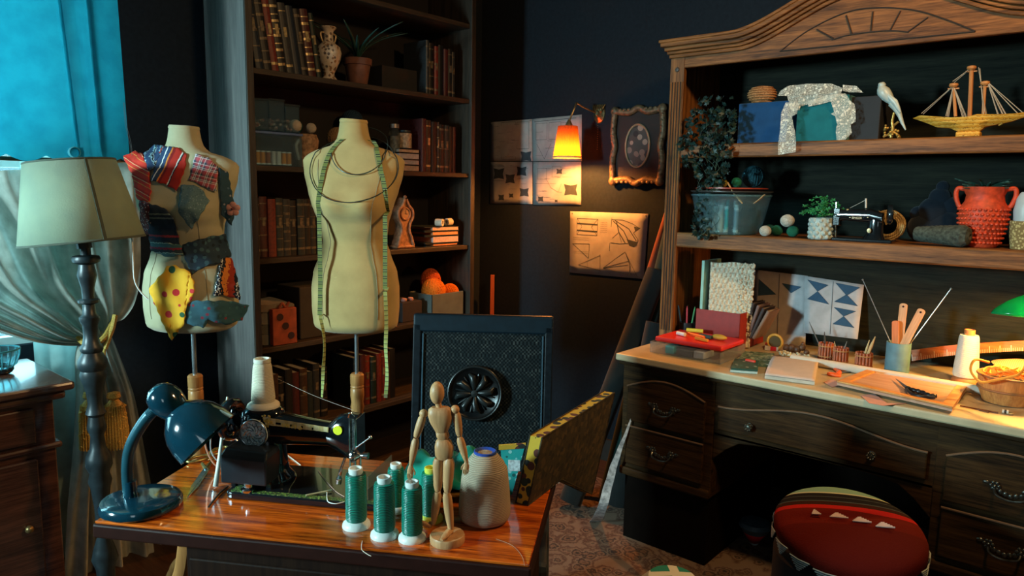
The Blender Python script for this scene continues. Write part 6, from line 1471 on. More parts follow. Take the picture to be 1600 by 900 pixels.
MB().lathe([(rr_*.7, .010), (rr_*.95, .018), (rr_*.95, .022), (rr_*.3, .016)], 36).build('upper_plate', rdm, t, smooth=True)
for i, (x, y0, y1, lb) in enumerate((((1137, 1160), 285, 318, 'long wooden clip hooked over the glass bowl rim, nearest the ivy'), ((1178, 1195), 318, 304, 'short wooden clip hooked over the glass bowl rim, nearest the yarn balls'))):
    a = PX(x[0], y0, 2.745); b = PX(x[1], y1, 2.735); tag(MB().tube([a, a.lerp(b, .5)-Vector((.006, 0, .004)), b], .0045, 6, flat=.4).build('wooden_clip', wood('clip_wood', (.45, .28, .13), (.62, .42, .2)), smooth=True), lb, 'clip')
ybz = P2_.z+.024
for px, c, r, lb, X in ((1150, (.02, .22, .14), .020, 'small green yarn ball on the red plate', 2.84), (1176, (.03, .12, .15), .045, 'large dark blue yarn ball at the back of the red plate', 2.93), (1130, (.30, .26, .05), .016, 'tiny ochre yarn ball on the red plate beside the ivy', 2.82)):
    q = hx(px, X, ybz); yarn_ball(Vector((X, q.y, ybz)), r, yarnw('p'+str(px), c), lb, wraps=8)
for px, py, c, r, lb, X in ((1195, 362, (.58, .54, .46), .0225, 'white yarn ball sitting on the middle hutch shelf', 2.80), (1213, 0, (.02, .15, .09), .023, 'green yarn ball beside the shelf-level white one', 2.87), (1238, 0, (.02, .17, .10), .023, 'green yarn ball nearest the quilted white pot', 2.86), (1202, 0, (.02, .10, .08), .022, 'dark green yarn ball at the back between bowl and white ball', 2.95)):
    q = hx(px, X, zz); yarn_ball(Vector((X, q.y, zz+.001)), r, yarnw('m'+str(px), c), lb, wraps=8, sz=.92)
q = hx(1229, 2.87, zz); yarn_ball(Vector((2.872, q.y+.002, zz+.038)), .0265, yarnw('mtop', (.58, .54, .46)), 'white yarn ball perched on top of the two green ones', wraps=9, sz=.92)
P = hx(1281, 2.80, zz); t = hthing('potted_plant', 'bushy green plant in a white quilted pot on the middle hutch shelf', 'potted plant', P)
qm = bands('quilted_white', [(0, (.34, .40, .36)), (.2, (.58, .62, .54))], 'z', .011, .5, rot=35)
m = MB().lathe([(.034, 0), (.038, .004), (.040, .03), (.042, .078), (.040, .080), (.036, .074)], 32)
for k in range(10):
    for j in range(5): a = 2*PI*(k+.5*(j % 2))/10; m.ball((.039*math.cos(a), .039*math.sin(a), .010+.015*j), .0075, .0075, .0085, 8, 6)
m.build('pot', plain('quilted_pot', (.44, .50, .46), .5, var=.1), t, smooth=True)
m = MB(); rn = random.Random(31)
for k in range(110):
    a = rn.uniform(0, 2*PI); r = rn.uniform(0, .075); z = .085+rn.uniform(0, .075)*(1-(r/.1)**2)
    c_x, c_y = r*math.cos(a), r*math.sin(a)*.7
    for j in range(5):
        b = 2*PI*j/5; s = .007; A = TM(c_x, c_y, z) @ Euler((rn.uniform(-.5, .5)+.7, rn.uniform(-.5, .5), 0)).to_matrix().to_4x4()
        m.add([(0, 0, 0), (s*math.cos(b-.4), s*math.sin(b-.4), .001), (s*1.5*math.cos(b), s*1.5*math.sin(b), .002), (s*math.cos(b+.4), s*math.sin(b+.4), .001)], [(0, 1, 2, 3)], A)
m.build('foliage', plain('bright_leaf', (.02, .20, .06), .5, var=.5, scale=20), t, solid=.0006)
q = hx(1279, 2.765, zz); m = MB(); rn = random.Random(5)
for k in range(9): m.ball((rn.uniform(-.028, .028), rn.uniform(-.006, .012), .006+rn.uniform(0, .012)), rn.uniform(.006, .011), .007, .006, 10, 7)
tag(m.build('seashell', plain('pink_shell', (.62, .33, .27), .5, var=.3, scale=60), smooth=True, loc=(2.79, q.y, zz+.001), rz=HR), 'little heap of pink seashells in front of the quilted pot', 'seashells', kind='stuff')
# toy sewing machine
P = hx(1345, 2.80, zz); t = hthing('toy_sewing_machine', 'small black toy sewing machine with a large dark hand wheel', 'sewing machine', P)
def TF(px, py, y=0): u, z = HF(px, py, P); return (u, y, z)
xl_, xr_ = TF(1303, 360)[0], TF(1398, 360)[0]
MB().box(xl_, xr_, -.03, .035, 0, .012).build('base_plate', gblk, t, bevel=.004)
zA = TF(1340, 345)[2]; zT = TF(1340, 328)[2]
m = MB().loft([secx(TF(1306, 340)[0], -.014, .014, TF(1345, 348)[2], TF(1345, 330)[2]+.004), secx(TF(1320, 340)[0], -.015, .015, TF(1345, 345)[2], TF(1345, 328)[2]), secx(TF(1360, 340)[0], -.017, .017, TF(1345, 347)[2], TF(1345, 326)[2]), secx(TF(1380, 340)[0], -.018, .018, TF(1345, 349)[2], TF(1345, 332)[2])])
m.build('arm', gblk, t, smooth=True, angle=60)
MB().loft([sec(TF(1350, 340)[0], TF(1386, 340)[0], -.024, .024, .011), sec(TF(1356, 340)[0], TF(1382, 340)[0], -.018, .018, .03), sec(TF(1358, 340)[0], TF(1380, 340)[0], -.016, .016, TF(1345, 340)[2])]).build('pillar', gblk, t, smooth=True, angle=60)
MB().box(TF(1303, 340)[0], TF(1314, 340)[0], -.014, .014, TF(1345, 354)[2], TF(1345, 326)[2]).build('head', gblk, t, bevel=.003)
m = MB().tube([TF(1308, 326, -.010), TF(1308, 316, -.010)], .0018, 6)
m.tube([TF(1307, 370, -.008), TF(1307, 352, -.008)], .0028, 8); 
for k in range(6): m.tube([(TF(1308, 340)[0]-.003, -.016, TF(1345, 334+3*k)[2]), (TF(1308, 340)[0]+.004, -.016, TF(1345, 334+3*k)[2])], .0009, 5)
m.build('needle_bar', chrome, t, smooth=True)
m = MB().lathe([(.020, -.006), (.030, -.009), (.0345, -.003), (.0345, .004), (.028, .008), (.012, .006)], 32, Matrix.Translation(TF(1391, 335, 0)) @ Euler((0, R(90), R(18))).to_matrix().to_4x4())
m.build('hand_wheel', plain('wheel_black', (.012, .018, .022), .2, .3, coat=.6), t, smooth=True, angle=50)
spn = MB().tube([TF(1353, 325), TF(1353, 310)], .0036, 10); spn.build('thread_reel', wh_t, t, smooth=True)
MB().tube(cr([TF(1353, 312), TF(1342, 318), TF(1328, 325)]), .0006, 5).build('reel_thread', plain('white_thread2', (.7, .7, .65), .6), t)
MB().ball(TF(1325, 328, -.006), .0055, .005, .0045).build('brass_bobbin', gold, t, smooth=True)
o_ = TF(1361, 360, -.026); MB().lathe([(.0075, 0), (.006, .002), (.001, .0025)], 20, TM(*o_, 90) @ Matrix.Diagonal((1, 1.25, 1, 1))).build('brass_badge', gold, t, smooth=True)
l_ = TF(1333, 341.5, -.0186); text('SINGER', .0105, TM(l_[0], l_[1], l_[2]), plain('decal_gold', (.75, .62, .35), .4), 'lettering', t, .0002)
m = MB()
for sx, px in ((-1, 1330.5), (1, 1358)): u = TF(px, 339.5, -.0186); m.prism([(u[0]-.003, u[2]), (u[0], u[2]+.0022), (u[0]+.003, u[2]), (u[0], u[2]-.0022)], .0004, TM(0, u[1], 0))
m.build('decal_ornament', plain('decal_gold', (.75, .62, .35), .4), t)
# twine wreath behind
P = hx(1392, 2.90, zz); t = hthing('twine_hank', 'round hank of golden straw twine standing behind the toy machine wheel', 'twine', P)
tw_ = bands('straw_twine', [(0, (.50, .34, .14)), (.5, (.28, .17, .06))], 'x', .006, .9, jag=.01); ctr = HF(1390, 325, P); rad = HF(1416, 325, P)[0]-ctr[0]; m = MB(); rn = random.Random(2)
for k in range(26):
    rr2 = rad*rn.uniform(.62, 1.0); o = rn.uniform(-.014, .014)
    m.tube([(ctr[0]+rr2*math.cos(2*PI*j/30), o+.004*math.sin(j), rad+rr2*math.sin(2*PI*j/30)+.004) for j in range(30)], .0026, 5, True)
m.build('coil', tw_, t, smooth=True)
tieP = [(ctr[0]-.03, -.02, rad*2), (ctr[0]-.006, -.022, rad+.018), (ctr[0], -.022, rad+.01), (ctr[0]+.012, -.02, rad*2+.002)]
m = MB().tube(cr(tieP), .003, 6).tube(cr([(ctr[0]-.012, -.02, rad*2+.004), (ctr[0]-.002, -.022, rad+.02), (ctr[0]+.004, -.022, rad+.016), (ctr[0]+.03, -.018, rad*2-.006)]), .003, 6); m.build('tie', tw_, t, smooth=True)
# dark twine cone lying
a = hx(1425, 2.80, zz); b = hx(1518, 2.80, zz); Lc = a.y-b.y; P = Vector((2.82, a.y, zz+.001)); rC = .036
t = hthing('twine_cone', 'dark grey-green cone of twine lying on its side across the middle shelf', 'twine cone', P)
dg = plain('grey_green_twine', (.055, .065, .050), .95, var=.6, scale=90, bmp=.8); Mx2 = TM(0, 0, rC, 0, 90) ; m = MB()
pr = []
for k in range(22): s = k/21; pr.append((lerp(.022, rC, s**.7)+(.0015 if k % 2 else 0), .004+Lc*.86*s))
pr += [(rC*.98, Lc*.9), (rC*.8, Lc*.97), (.014, Lc*1.0), (.013, Lc*.9)]
MB().lathe(pr, 30, TM(0, 0, rC+.001, 0, 90, -12), cap=False).build('twine_body', dg, t, smooth=True)
MB().lathe([(.0135, Lc*.2), (.0135, Lc*1.0), (.009, Lc*1.0), (.008, Lc*.9)], 20, TM(0, 0, rC+.001, 0, 90, -12)).build('cardboard_tube', plain('tube_card', (.10, .09, .07), .9), t, smooth=True)
# red vase
P = hx(1531, 2.87, zz); t = hthing('terracotta_vase', 'bright orange-red two-handled clay pot with a woven texture on the middle hutch shelf', 'vase', P)
rw = (hx(1492, 2.87, zz).y-hx(1570, 2.87, zz).y)/2; vz = HF(1530, 292, P)[1]
rdv = plain('red_clay', (.62, .06, .015), .6, var=.3, scale=60)
m = MB().lathe([(rw*.62, 0), (rw*.72, .01), (rw*.95, vz*.40), (rw*1.0, vz*.55), (rw*.96, vz*.66), (rw*.80, vz*.76), (rw*.76, vz*.86), (rw*.90, vz*.97), (rw*.92, vz), (rw*.84, vz), (rw*.70, vz*.86)], 40)
m.build('pot_body', rdv, t, smooth=True)
m = MB()
for j in range(8):
    z = vz*(.08+.078*j); r = rw*(.70+.30*math.sin(PI*.5*min(1, (j+1)/7)))
    for k in range(30): a = 2*PI*(k+.5*(j % 2))/30; m.ball((r*math.cos(a), r*math.sin(a), z), .0058, .0058, .0045, 6, 5)
m.build('woven_studs', rdv, t, smooth=True)
for s in (-1, 1): MB().tube(cr([(s*rw*.84, 0, vz*.96), (s*rw*1.12, 0, vz*.97), (s*rw*1.18, 0, vz*.86), (s*rw*1.05, 0, vz*.70), (s*rw*.93, 0, vz*.66)]), .0075, 10).build('handle', rdv, t, smooth=True)
m = MB()
for k in range(70):
    a = rn.uniform(0, 2*PI); r = rn.uniform(0, rw*.9); blade(m, (r*.4*math.cos(a), r*.4*math.sin(a), vz*.9), a, rn.uniform(.03, .07), rn.uniform(.3, 1.0), .006, .4)
m.build('foliage', plain('dusky_leaf', (.02, .07, .05), .6, var=.5), t)
# dark figure at the back
P = hx(1455, 3.0, zz); t = hthing('cloth_bundle', 'dark navy lumpy cloth bundle at the back of the middle hutch shelf', 'cloth', P)
m = MB()
for dx, z, r in ((-.03, .05, .055), (.035, .06, .06), (0, .11, .055), (.015, .16, .038), (-.05, .10, .03), (.045, .13, .035), (.02, .20, .022)): m.ball((dx, 0, z), r, r*.7, r, 16, 10)
m.build('bundle', cloth('navy_bundle', (.010, .016, .026)), t, smooth=True)
# white jug and small basket at the hutch end
P = hx(1597, 2.86, zz); t = hthing('wicker_planter', 'yellowish wicker basket at the far end of the middle hutch shelf', 'basket', P)
yw = spotty('yellow_wicker', (.22, .15, .05), [(.60, .50, .22), (.50, .40, .16)], 120, .42, .8)
hb3 = HF(1595, 345, P)[1]
MB().lathe([(.034, 0), (.040, hb3*.5), (.042, hb3), (.038, hb3), (.034, .01)], 24).build('basket_body', yw, t, smooth=True)
jh = HF(1595, 302, P)[1]
t = hthing('ceramic_jug', 'pale blue-grey ceramic vase standing in the yellowish wicker basket', 'vase', P+Vector((0, 0, .012)))
MB().lathe([(.030, 0), (.034, hb3), (.036, hb3+.02), (.030, jh-.03), (.022, jh-.012), (.018, jh-.008)], 28).build('vase_body', plain('pale_ceramic', (.42, .50, .52), .4, var=.06), t, smooth=True)
# desk top --------------------------------------------------------------------------
zz = DZ
def rect_on(px0, py0, px1, py1): return hp(px0, py0, zz), hp(px1, py1, zz)
a = hp(1014, 545, zz); b = hp(1137, 577, zz)
W_ = a.y-b.y; P = Vector((max(a.x, DX0+.02)*0+2.555, (a.y+b.y)/2, zz+.001)); 
def DXF(px, X): 
    q = hx(px, X, zz); return q.y
yl, yr = DXF(1015, 2.56), DXF(1125, 2.56); P = Vector((2.56, (yl+yr)/2, zz+.001)); W_ = yl-yr
t = hthing('craft_case', 'clear plastic organiser case of pens with a bright red lid on the desk', 'plastic case', P)
cc2 = glass('case_plastic', (.85, .92, .98), .15, .55)
MB().box(-W_/2, W_/2, 0, .23, 0, .003).box(-W_/2, W_/2, 0, .003, 0, .045).box(-W_/2, -W_/2+.003, 0, .23, 0, .045).box(W_/2-.003, W_/2, 0, .23, 0, .045).box(-W_/2, W_/2, .227, .23, 0, .045).build('tray', cc2, t, bevel=.004)
for i, (x0, x1, c, h) in enumerate(((-.09, -.05, (.02, .42, .50), .036), (-.04, .03, (.06, .10, .16), .03), (.035, .08, (.35, .42, .52), .034))): MB().box(x0, x1, .01, .10, .004, h).build('compartment', plain('comp_'+str(i), c, .6), t, bevel=.004)
rl = plain('bright_red_plastic', (.75, .02, .015), .35, var=.06)
MB().box(-W_/2+.012, W_/2-.004, .015, .225, .0455, .066).build('lid', rl, t, bevel=.007)
zl2 = P.z+.067
def onlid(dx, dy): return (P.x+dy, P.y-dx, zl2)
tag(MB().tube([(-.035, 0, .008), (.03, .02, .008)], .0085, 12).build('marker', plain('yellow_marker', (.70, .60, .05), .4), smooth=True, loc=onlid(-.055, .19), rz=HR), 'yellow marker lying at the back of the red lid', 'marker')
tag(MB().tube([(-.045, 0, .007), (.04, -.03, .007)], .006, 12).build('marker', plain('orange_marker', (.85, .16, .03), .4), smooth=True, loc=onlid(-.005, .13), rz=HR), 'orange-red marker lying across the middle of the red lid', 'marker')
tag(MB().tube([(-.02, 0, .008), (.02, -.01, .008)], .008, 12).build('glue_stick', plain('white_glue', (.7, .7, .68), .4), smooth=True, loc=onlid(-.065, .10), rz=HR), 'short white glue stick with a black cap on the red lid', 'glue stick')
tag(MB().box(-.035, .03, -.006, .006, 0, .012).build('craft_knife', plain('orange_knife', (.80, .30, .03), .4), loc=onlid(.045, .06), rz=HR+R(-15), bevel=.003), 'orange craft knife lying near the front of the red lid', 'knife')
tag(MB().box(-.03, .03, -.012, .012, 0, .014).build('stapler', plain('dark_teal_tool', (.02, .08, .09), .4), loc=onlid(.03, .12), rz=HR+R(-10), bevel=.004), 'small dark teal tool lying on the red lid', 'tool')
tag(MB().ball((0, 0, .011), .034, .016, .011, 20, 10).build('tailors_chalk', plain('ochre_chalk', (.62, .36, .04), .6), smooth=True, loc=onlid(.085, .13), rz=HR+R(-8)), 'oval ochre chalk block at the corner of the red lid', 'chalk')
# red box with notebooks
yl, yr = DXF(1086, 2.83), DXF(1152, 2.83); P = Vector((2.83, (yl+yr)/2, zz+.001)); W_ = yl-yr
t = hthing('magazine_box', 'deep red card box holding upright notebooks behind the red-lidded case', 'box', P); rb_ = plain('deep_red_card', (.28, .018, .012), .6, var=.15); Hh = HF(1120, 486, P)[1]; W_ *= 1.04
MB().box(-W_/2, W_/2, 0, .004, 0, Hh).box(-W_/2, -W_/2+.004, 0, .26, 0, Hh).box(W_/2-.004, W_/2, 0, .26, 0, Hh).box(-W_/2, W_/2, .256, .26, 0, Hh).box(-W_/2, W_/2, 0, .26, 0, .004).build('box_wall', rb_, t, bevel=.002)
q0 = HF(1089, 418, P); q1 = HF(1098, 409, P)
crl = plain('cream_lace_cover', (.56, .52, .40), .95, var=.35, scale=130, bmp=1.0)
x0, x1 = HF(1103, 455, P)[0], HF(1168, 455, P)[0]; x1 = min(x1, W_/2+.016); zt_ = HF(1130, 413, P)[1]; zb4 = HF(1130, 488, P)[1]
nb_ = thing('album', 'thick cream album covered in bobbly lace standing in the red box', 'album', (P.x+.035, P.y-.006, P.z+.005), HR+R(24))
m = MB().grid(lambda u, v: (lerp(x0, x1, u), -.002+.004*math.sin(u*60)*math.sin(v*50), lerp(.0, zt_-.003*math.sin(u*9), v)), 60, 50)
m.build('lace_cover', crl, nb_, smooth=True, solid=.006)
m = MB(); rn = random.Random(8)
for k in range(210):
    u = 1-rn.random()**2.2*.35; v = rn.random(); m.ball((lerp(x0, x1, u), -.006, lerp(.05, zt_, v)), .0055, .005, .0055, 7, 5)
m.build('lace_bobbles', crl, nb_, smooth=True)
MB().box(x0, x1-.006, .004, .034, .0, zt_-.004).build('pages', plain('album_pages', (.45, .42, .34), .9), nb_)
tag(MB().box(-.006, .006, 0, .16, 0, HF(1094, 409, P)[1]).build('notebook', plain('aqua_notebook', (.30, .52, .42), .6, var=.2, scale=15), loc=(P.x+.01, P.y-HF(1095, 455, P)[0], P.z+.005), rz=HR), 'slim pale green notebook standing upright at the edge of the red box', 'notebook')
for i, (px, lean_, c, hgt) in enumerate(((1176, 8, (.03, .02, .02), .15), (1186, 14, (.16, .10, .09), .145), (1196, 20, (.04, .03, .03), .14), (1204, 24, (.22, .14, .10), .135))):
    yq = DXF(1172+6*i, 2.90)
    book(0, 0, 0, .012, hgt, .12, plain('nb_'+str(i), c, .6), f'slim dark notebook leaning beside the lace album, {ORD[i]} from the album', 'leaning notebooks in the red box', cname='notebook')
    o = [x for x in bpy.data.objects if x.name.startswith('book') and x.parent is None and x.type == 'EMPTY'][-1]
import re as _re
_bk = sorted([x for x in bpy.data.objects if x.parent is None and x.get('group') == 'leaning notebooks in the red box'], key=lambda x: x.name)
for i, o in enumerate(_bk):
    o.rotation_euler = Euler((0, R(10+5*i), HR)); o.location = (2.90, DXF(1160, 2.9)-.012*i, zz+.052+.0*i)
# pen cups beside the post
def cup(P, r, h, mat, label, items, cat='pen cup', name='pen_cup', sq=False):
    t = hthing(name, label, cat, P)
    MB().lathe([(r*.92, 0), (r, .004), (r, h), (r*.9, h), (r*.86, .006), (.001, .006)], 8 if sq else 28).build('cup', mat, t, smooth=not sq)
    for k, (nm, cat_, lab, dx, dy, L_, ax, ay, rr2, mt) in enumerate(items):
        m = MB(); tip = Vector((ax, ay, 1)).normalized()*L_
        m.tube([(0, 0, 0), tuple(tip*.9), tuple(tip)], [rr2, rr2, rr2*.4], 8)
        tag(m.build(nm, mt, smooth=True, loc=(P.x+dy, P.y-dx, P.z+.008), rz=HR), lab, cat_)
P = hx(1072, 2.87, zz)
colz = dict(blue=(.05, .16, .40), pink=(.60, .08, .12), green=(.08, .30, .12), grey=(.35, .38, .40), black=(.02, .02, .025))
cup(P, .034, .085, plain('black_cup', (.015, .015, .018), .4), 'black cup of coloured pens in the shadow beside the fluted post',
    [('pen', 'pen', f'{c} pen standing in the shadowed black cup', dx, dy, .15, ax, ay, .004, plain('pen_'+c, colz[c], .4)) for c, dx, dy, ax, ay in (('blue', -.015, .0, -.25, .05), ('pink', .005, -.01, .0, -.05), ('green', .012, .0, .15, .0), ('grey', .018, .008, .3, .1), ('black', -.004, .012, -.1, .15))])
# two big drawings leaning at the back
def back_sheet(quad, X0, X1, label, dark):
    """sheet leaning against the hutch back: bottom edge at X0, top edge at X1"""
    c = [PX(quad[0][0], quad[0][1], X1), PX(quad[1][0], quad[1][1], X1), PX(quad[2][0], quad[2][1], X0), PX(quad[3][0], quad[3][1], X0)]
    ctr = sum(c, Vector())/4
    def pos(u, v, o=0): a = c[0].lerp(c[1], u).lerp(c[3].lerp(c[2], u), v)-ctr; return (a.x-o, a.y, a.z)
    t = MB().grid(lambda u, v: pos(u, v), 8, 8).build('pattern_drawing', plain('pattern_paper', (.42, .43, .45), .9, var=.12, scale=25), smooth=True, loc=ctr, solid=.0008); tag(t, label, 'drawing', 'pattern drawings leaning in the hutch')
    k = MB(); l = MB()
    for poly in dark: k.add([pos(u, v, .0016) for u, v in poly], [tuple(range(len(poly)))])
    k.build('blue_shapes', plain('navy_shape', (.02, .075, .15), .8), t)
    for x in (.5,):
        l.add([pos(x-.004, .02, .0015), pos(x+.004, .02, .0015), pos(x+.004, .97, .0015), pos(x-.004, .97, .0015)], [(0, 1, 2, 3)])
    for poly in dark:
        for q_a, q_b in zip(poly, poly[1:]+poly[:1]):
            a_, b_2 = Vector(pos(*q_a, .002)), Vector(pos(*q_b, .002)); d = b_2-a_; nn = Vector((0, -d.z, d.y)); nn = nn.normalized()*.0006 if nn.length else nn
            l.add([a_-nn, a_+nn, b_2+nn, b_2-nn], [(0, 1, 2, 3)])
    l.build('pencil_lines', inkm, t)
back_sheet([(1177, 421), (1262, 431), (1258, 545), (1172, 538)], 3.12, 3.17, 'shadowed sheet of bow-shaped pattern drawings nearest the lace album',
           [[(.12, .12), (.45, .30), (.12, .34)], [(.12, .42), (.45, .50), (.12, .60)], [(.55, .14), (.9, .16), (.72, .26)]])
back_sheet([(1257, 431), (1350, 445), (1340, 530), (1256, 520)], 3.10, 3.16, 'lit sheet of blue and white flag pattern drawings behind the bamboo cups',
           [[(.06, .06), (.42, .10), (.24, .24)], [(.06, .40), (.24, .24), (.45, .44)], [(.54, .04), (.94, .06), (.74, .24)], [(.54, .38), (.74, .22), (.94, .40)], [(.54, .48), (.92, .50), (.72, .62)], [(.54, .78), (.72, .62), (.92, .80)]])
# bamboo cups
def bamboo_cup(P, r, h, label, items):
    t = hthing('bamboo_cup', label, 'pen cup', P, 'little bamboo cups in front of the flag drawing')
    bmn = plain('red_bamboo', (.42, .10, .03), .5, var=.35, scale=60); m = MB()
    for k in range(14): a = 2*PI*k/14; m.tube([(r*math.cos(a), r*math.sin(a), 0), (r*math.cos(a), r*math.sin(a), h)], r*.19, 6)
    m.build('slats', bmn, t, smooth=True)
    MB().lathe([(r*.9, .002), (r*.9, .006)], 14).build('cup_base', bmn, t)
    m = MB()
    for z in (h*.2, h*.82): m.tube([(r*1.18*math.cos(2*PI*k/20), r*1.18*math.sin(2*PI*k/20), z) for k in range(20)], .0022, 6, True)
    m.build('binding', plain('binding_tan', (.50, .24, .08), .7), t, smooth=True)
    for nm, cat_, lab, dx, dy, L_, ax, ay, rr2, mt in items:
        m = MB(); tip = Vector((ax, ay, 1)).normalized()*L_; m.tube([(0, 0, 0), tuple(tip*.7), tuple(tip)], [rr2*.7, rr2, rr2*.3], 8)
        tag(m.build(nm, mt, smooth=True, loc=(P.x+dy, P.y-dx, P.z+.008), rz=HR), lab, cat_)
pdk = plain('dark_tool', (.05, .05, .05), .4); pst = plain('paint_stick', (.55, .36, .16), .6); pbr = plain('steel_tool', (.4, .42, .42), .3, .7)
bamboo_cup(hx(1289, 2.95, zz), .024, .066, 'bamboo cup of dark tools nearest the lace album side', [('awl', 'awl', 'long dark awl leaning out of the first bamboo cup', -.004, 0, .15, -.55, .1, .003, pdk), ('tweezers', 'tool', 'dark looped tool in the first bamboo cup', .0, .004, .10, -.15, .1, .004, pdk)])
bamboo_cup(hx(1312, 2.90, zz), .024, .066, 'bamboo cup in the middle with steel tools', [('seam_ripper', 'tool', 'small steel tool in the middle bamboo cup', .0, 0, .085, .2, .1, .003, pbr), ('brush', 'brush', 'short pale brush in the middle bamboo cup', -.006, 0, .08, -.3, .1, .003, pst)])
bamboo_cup(hx(1348, 2.88, zz), .026, .064, 'bamboo cup holding pale brushes nearest the grey pot', [('brush', 'brush', 'tall pale wooden brush leaning out of the last bamboo cup', -.002, 0, .125, .28, .05, .006, pst), ('brush', 'brush', 'slim pale brush beside the tall one in the last bamboo cup', -.008, .004, .105, .18, .1, .004, plain('paint_stick2', (.6, .45, .22), .6))])
# grey pot with sticks and needles
P = hx(1400, 2.87, zz); r_ = (DXF(1382, 2.87)-DXF(1420, 2.87))/2; hgt = HF(1400, 534, P)[1]
t = hthing('grey_pot', 'grey-blue cylindrical pot holding wooden sticks and knitting needles', 'pot', P)
MB().lathe([(r_*.97, 0), (r_, .003), (r_, hgt), (r_*.92, hgt), (r_*.9, .006), (.001, .006)], 36).build('pot_body', plain('grey_blue_pot', (.10, .22, .27), .5, var=.15), t, smooth=True, angle=40)
def flatstick(pxb, pyb, pxt, pyt, w_, mat, label, dy, hole=True, name='wooden_stick'):
    P_ = Vector((P.x+dy, P.y, P.z)); a_ = HF(pxb, pyb, P_); b_ = HF(pxt, pyt, P_); d = Vector((b_[0]-a_[0], b_[1]-a_[1])); L_ = d.length; an = math.atan2(d.x, d.y)
    m = MB(); out = [(-w_/2, 0), (w_/2, 0), (w_/2, L_-w_*.3)]+[(w_/2*math.cos(PI*k/8), L_-w_*.3+w_*.3*math.sin(PI*k/8)) for k in range(1, 8)]+[(-w_/2, L_-w_*.3)]
    o = m.prism(out, .003).build(name, mat, bevel=.0008); tag(o, label, 'stick')
    o.matrix_world = Matrix.Translation(P_+Vector((0, -a_[0], a_[1]))) @ Euler((0, 0, HR)).to_matrix().to_4x4() @ Euler((0, an, 0)).to_matrix().to_4x4()
    if hole: MB().lathe([(w_*.14, 0), (w_*.14, .001)], 12, TM(0, -.0008, L_-w_*.45, 90)).build('hole', plain('dark_hole', (.03, .01, .01), .9), o)
tan = wood('tan_stick', (.50, .24, .10), (.70, .42, .22), .5, 'z')
flatstick(1404, 545, 1412, 474, .026, tan, 'pale flat wooden stick with a small hole standing upright in the grey pot', .010)
flatstick(1409, 545, 1441, 483, .027, tan, 'pale flat wooden stick with a hole leaning outward in the grey pot', -.005)
flatstick(1399, 545, 1399, 501, .024, wood('orange_stick', (.55, .13, .03), (.75, .25, .06), .5, 'z'), 'short orange wooden stick in the front of the grey pot', -.012, False)
for (x0, y0, x1, y1, lb) in ((1396, 545, 1348, 437, 'long steel knitting needle leaning towards the flag drawing'), (1420, 540, 1486, 451, 'long steel knitting needle leaning towards the white cone')):
    a_ = PX(x0, y0, P.x+.006); b_ = PX(x1, y1, P.x+.03); tag(MB().tube([a_, b_], .0016, 8).ball(b_, .0035).build('knitting_needle', pbr, smooth=True), lb, 'knitting needle')
# curved ruler leaning at the back
def RL(px, py, X=3.06): return PX(px, py, X)
m = MB(); up_ = cr([RL(1424, 547), RL(1480, 540), RL(1530, 536), RL(1580, 533), RL(1640, 531)], 6); lo_ = cr([RL(1426, 564), RL(1480, 556), RL(1530, 552), RL(1580, 549), RL(1640, 547)], 6); nU = len(up_)
o = MB().add([tuple(p) for p in up_+lo_], [(i, i+1, nU+i+1, nU+i) for i in range(nU-1)]).build('tailors_ruler', wood('ruler_wood', (.30, .08, .03), (.45, .16, .06), .4, 'y'), solid=.003)
tag(o, 'curved reddish wooden tailor ruler with white marks along the back of the desk', 'ruler')
m = MB()
for i in range(0, nU-1):
    for f in (.0, .33, .66):
        a_ = up_[i].lerp(up_[i+1], f); b_ = lo_[i].lerp(lo_[i+1], f); hgt_ = .62 if f == 0 and i % 2 == 0 else .35; q = b_.lerp(a_, 0)
        s0 = b_-Vector((.003, 0, 0)); s1 = b_.lerp(a_, hgt_)-Vector((.003, 0, 0)); w_ = Vector((0, .0012 if hgt_ > .5 else .0006, 0)); m.add([s0-w_, s0+w_, s1+w_, s1-w_], [(0, 1, 2, 3)])
m.build('ruler_marks', plain('ruler_white', (.65, .55, .45), .6), o)
# white cone
P = hp(1507, 588, zz); P.x = min(P.x, 3.0); P = hx(1507, 2.93, zz); kk = HF(1507, 514, P)[1]
t = cone_spool('thread_cone', 'thread cone', 'tall cone of white thread on the desk beside the orange-lit basket', P, .041, kk, .043, .017, thread_mat('white_cone_thread', (.50, .50, .45), (.64, .64, .58), .8), plain('brown_cone_tip', (.40, .15, .05), .5), None, .74)
# paper roll
a = hp(1230, 552, zz); b = hp(1522, 607, zz); a = Vector((2.80, DXF(1236, 2.80), zz+.017)); b = Vector((2.775, DXF(1535, 2.77), zz+.017))
tag(MB().tube([a, a.lerp(b, .5), b], .0155, 20).build('paper_roll', plain('cream_paper', (.58, .50, .40), .8, var=.06), smooth=True, angle=60), 'long cream paper roll lying along the desk behind the wooden board', 'paper roll')
# notebook, open
quad = [(1208, 557), (1280, 562), (1273, 597), (1195, 587)]
c = [PZ(x, y, zz+.012) for x, y in quad]
t = thing('notebook', 'blank cream notepad with a curled cover lying open on the desk', 'notebook', (0, 0, 0))
m = MB().grid(lambda u, v: (lambda p_: (p_.x, p_.y, zz+.016+.010*math.sin(PI*(v*.9))-.004*v))(c[0].lerp(c[1], u).lerp(c[3].lerp(c[2], u), v)), 12, 12)
m.build('top_page', plain('note_page', (.56, .47, .42), .9, var=.05), t, smooth=True, solid=.0008)
cx_ = sum((q for q in c), Vector())/4; m = MB(); vs = [tuple(cx_+(q-cx_)*1.0-Vector((0, 0, .0105))) for q in c]+[tuple(cx_+(q-cx_)*1.0+Vector((0, 0, .001))) for q in c]
m.add(vs, BXF).build('pages', plain('note_block', (.50, .46, .38), .9), t)
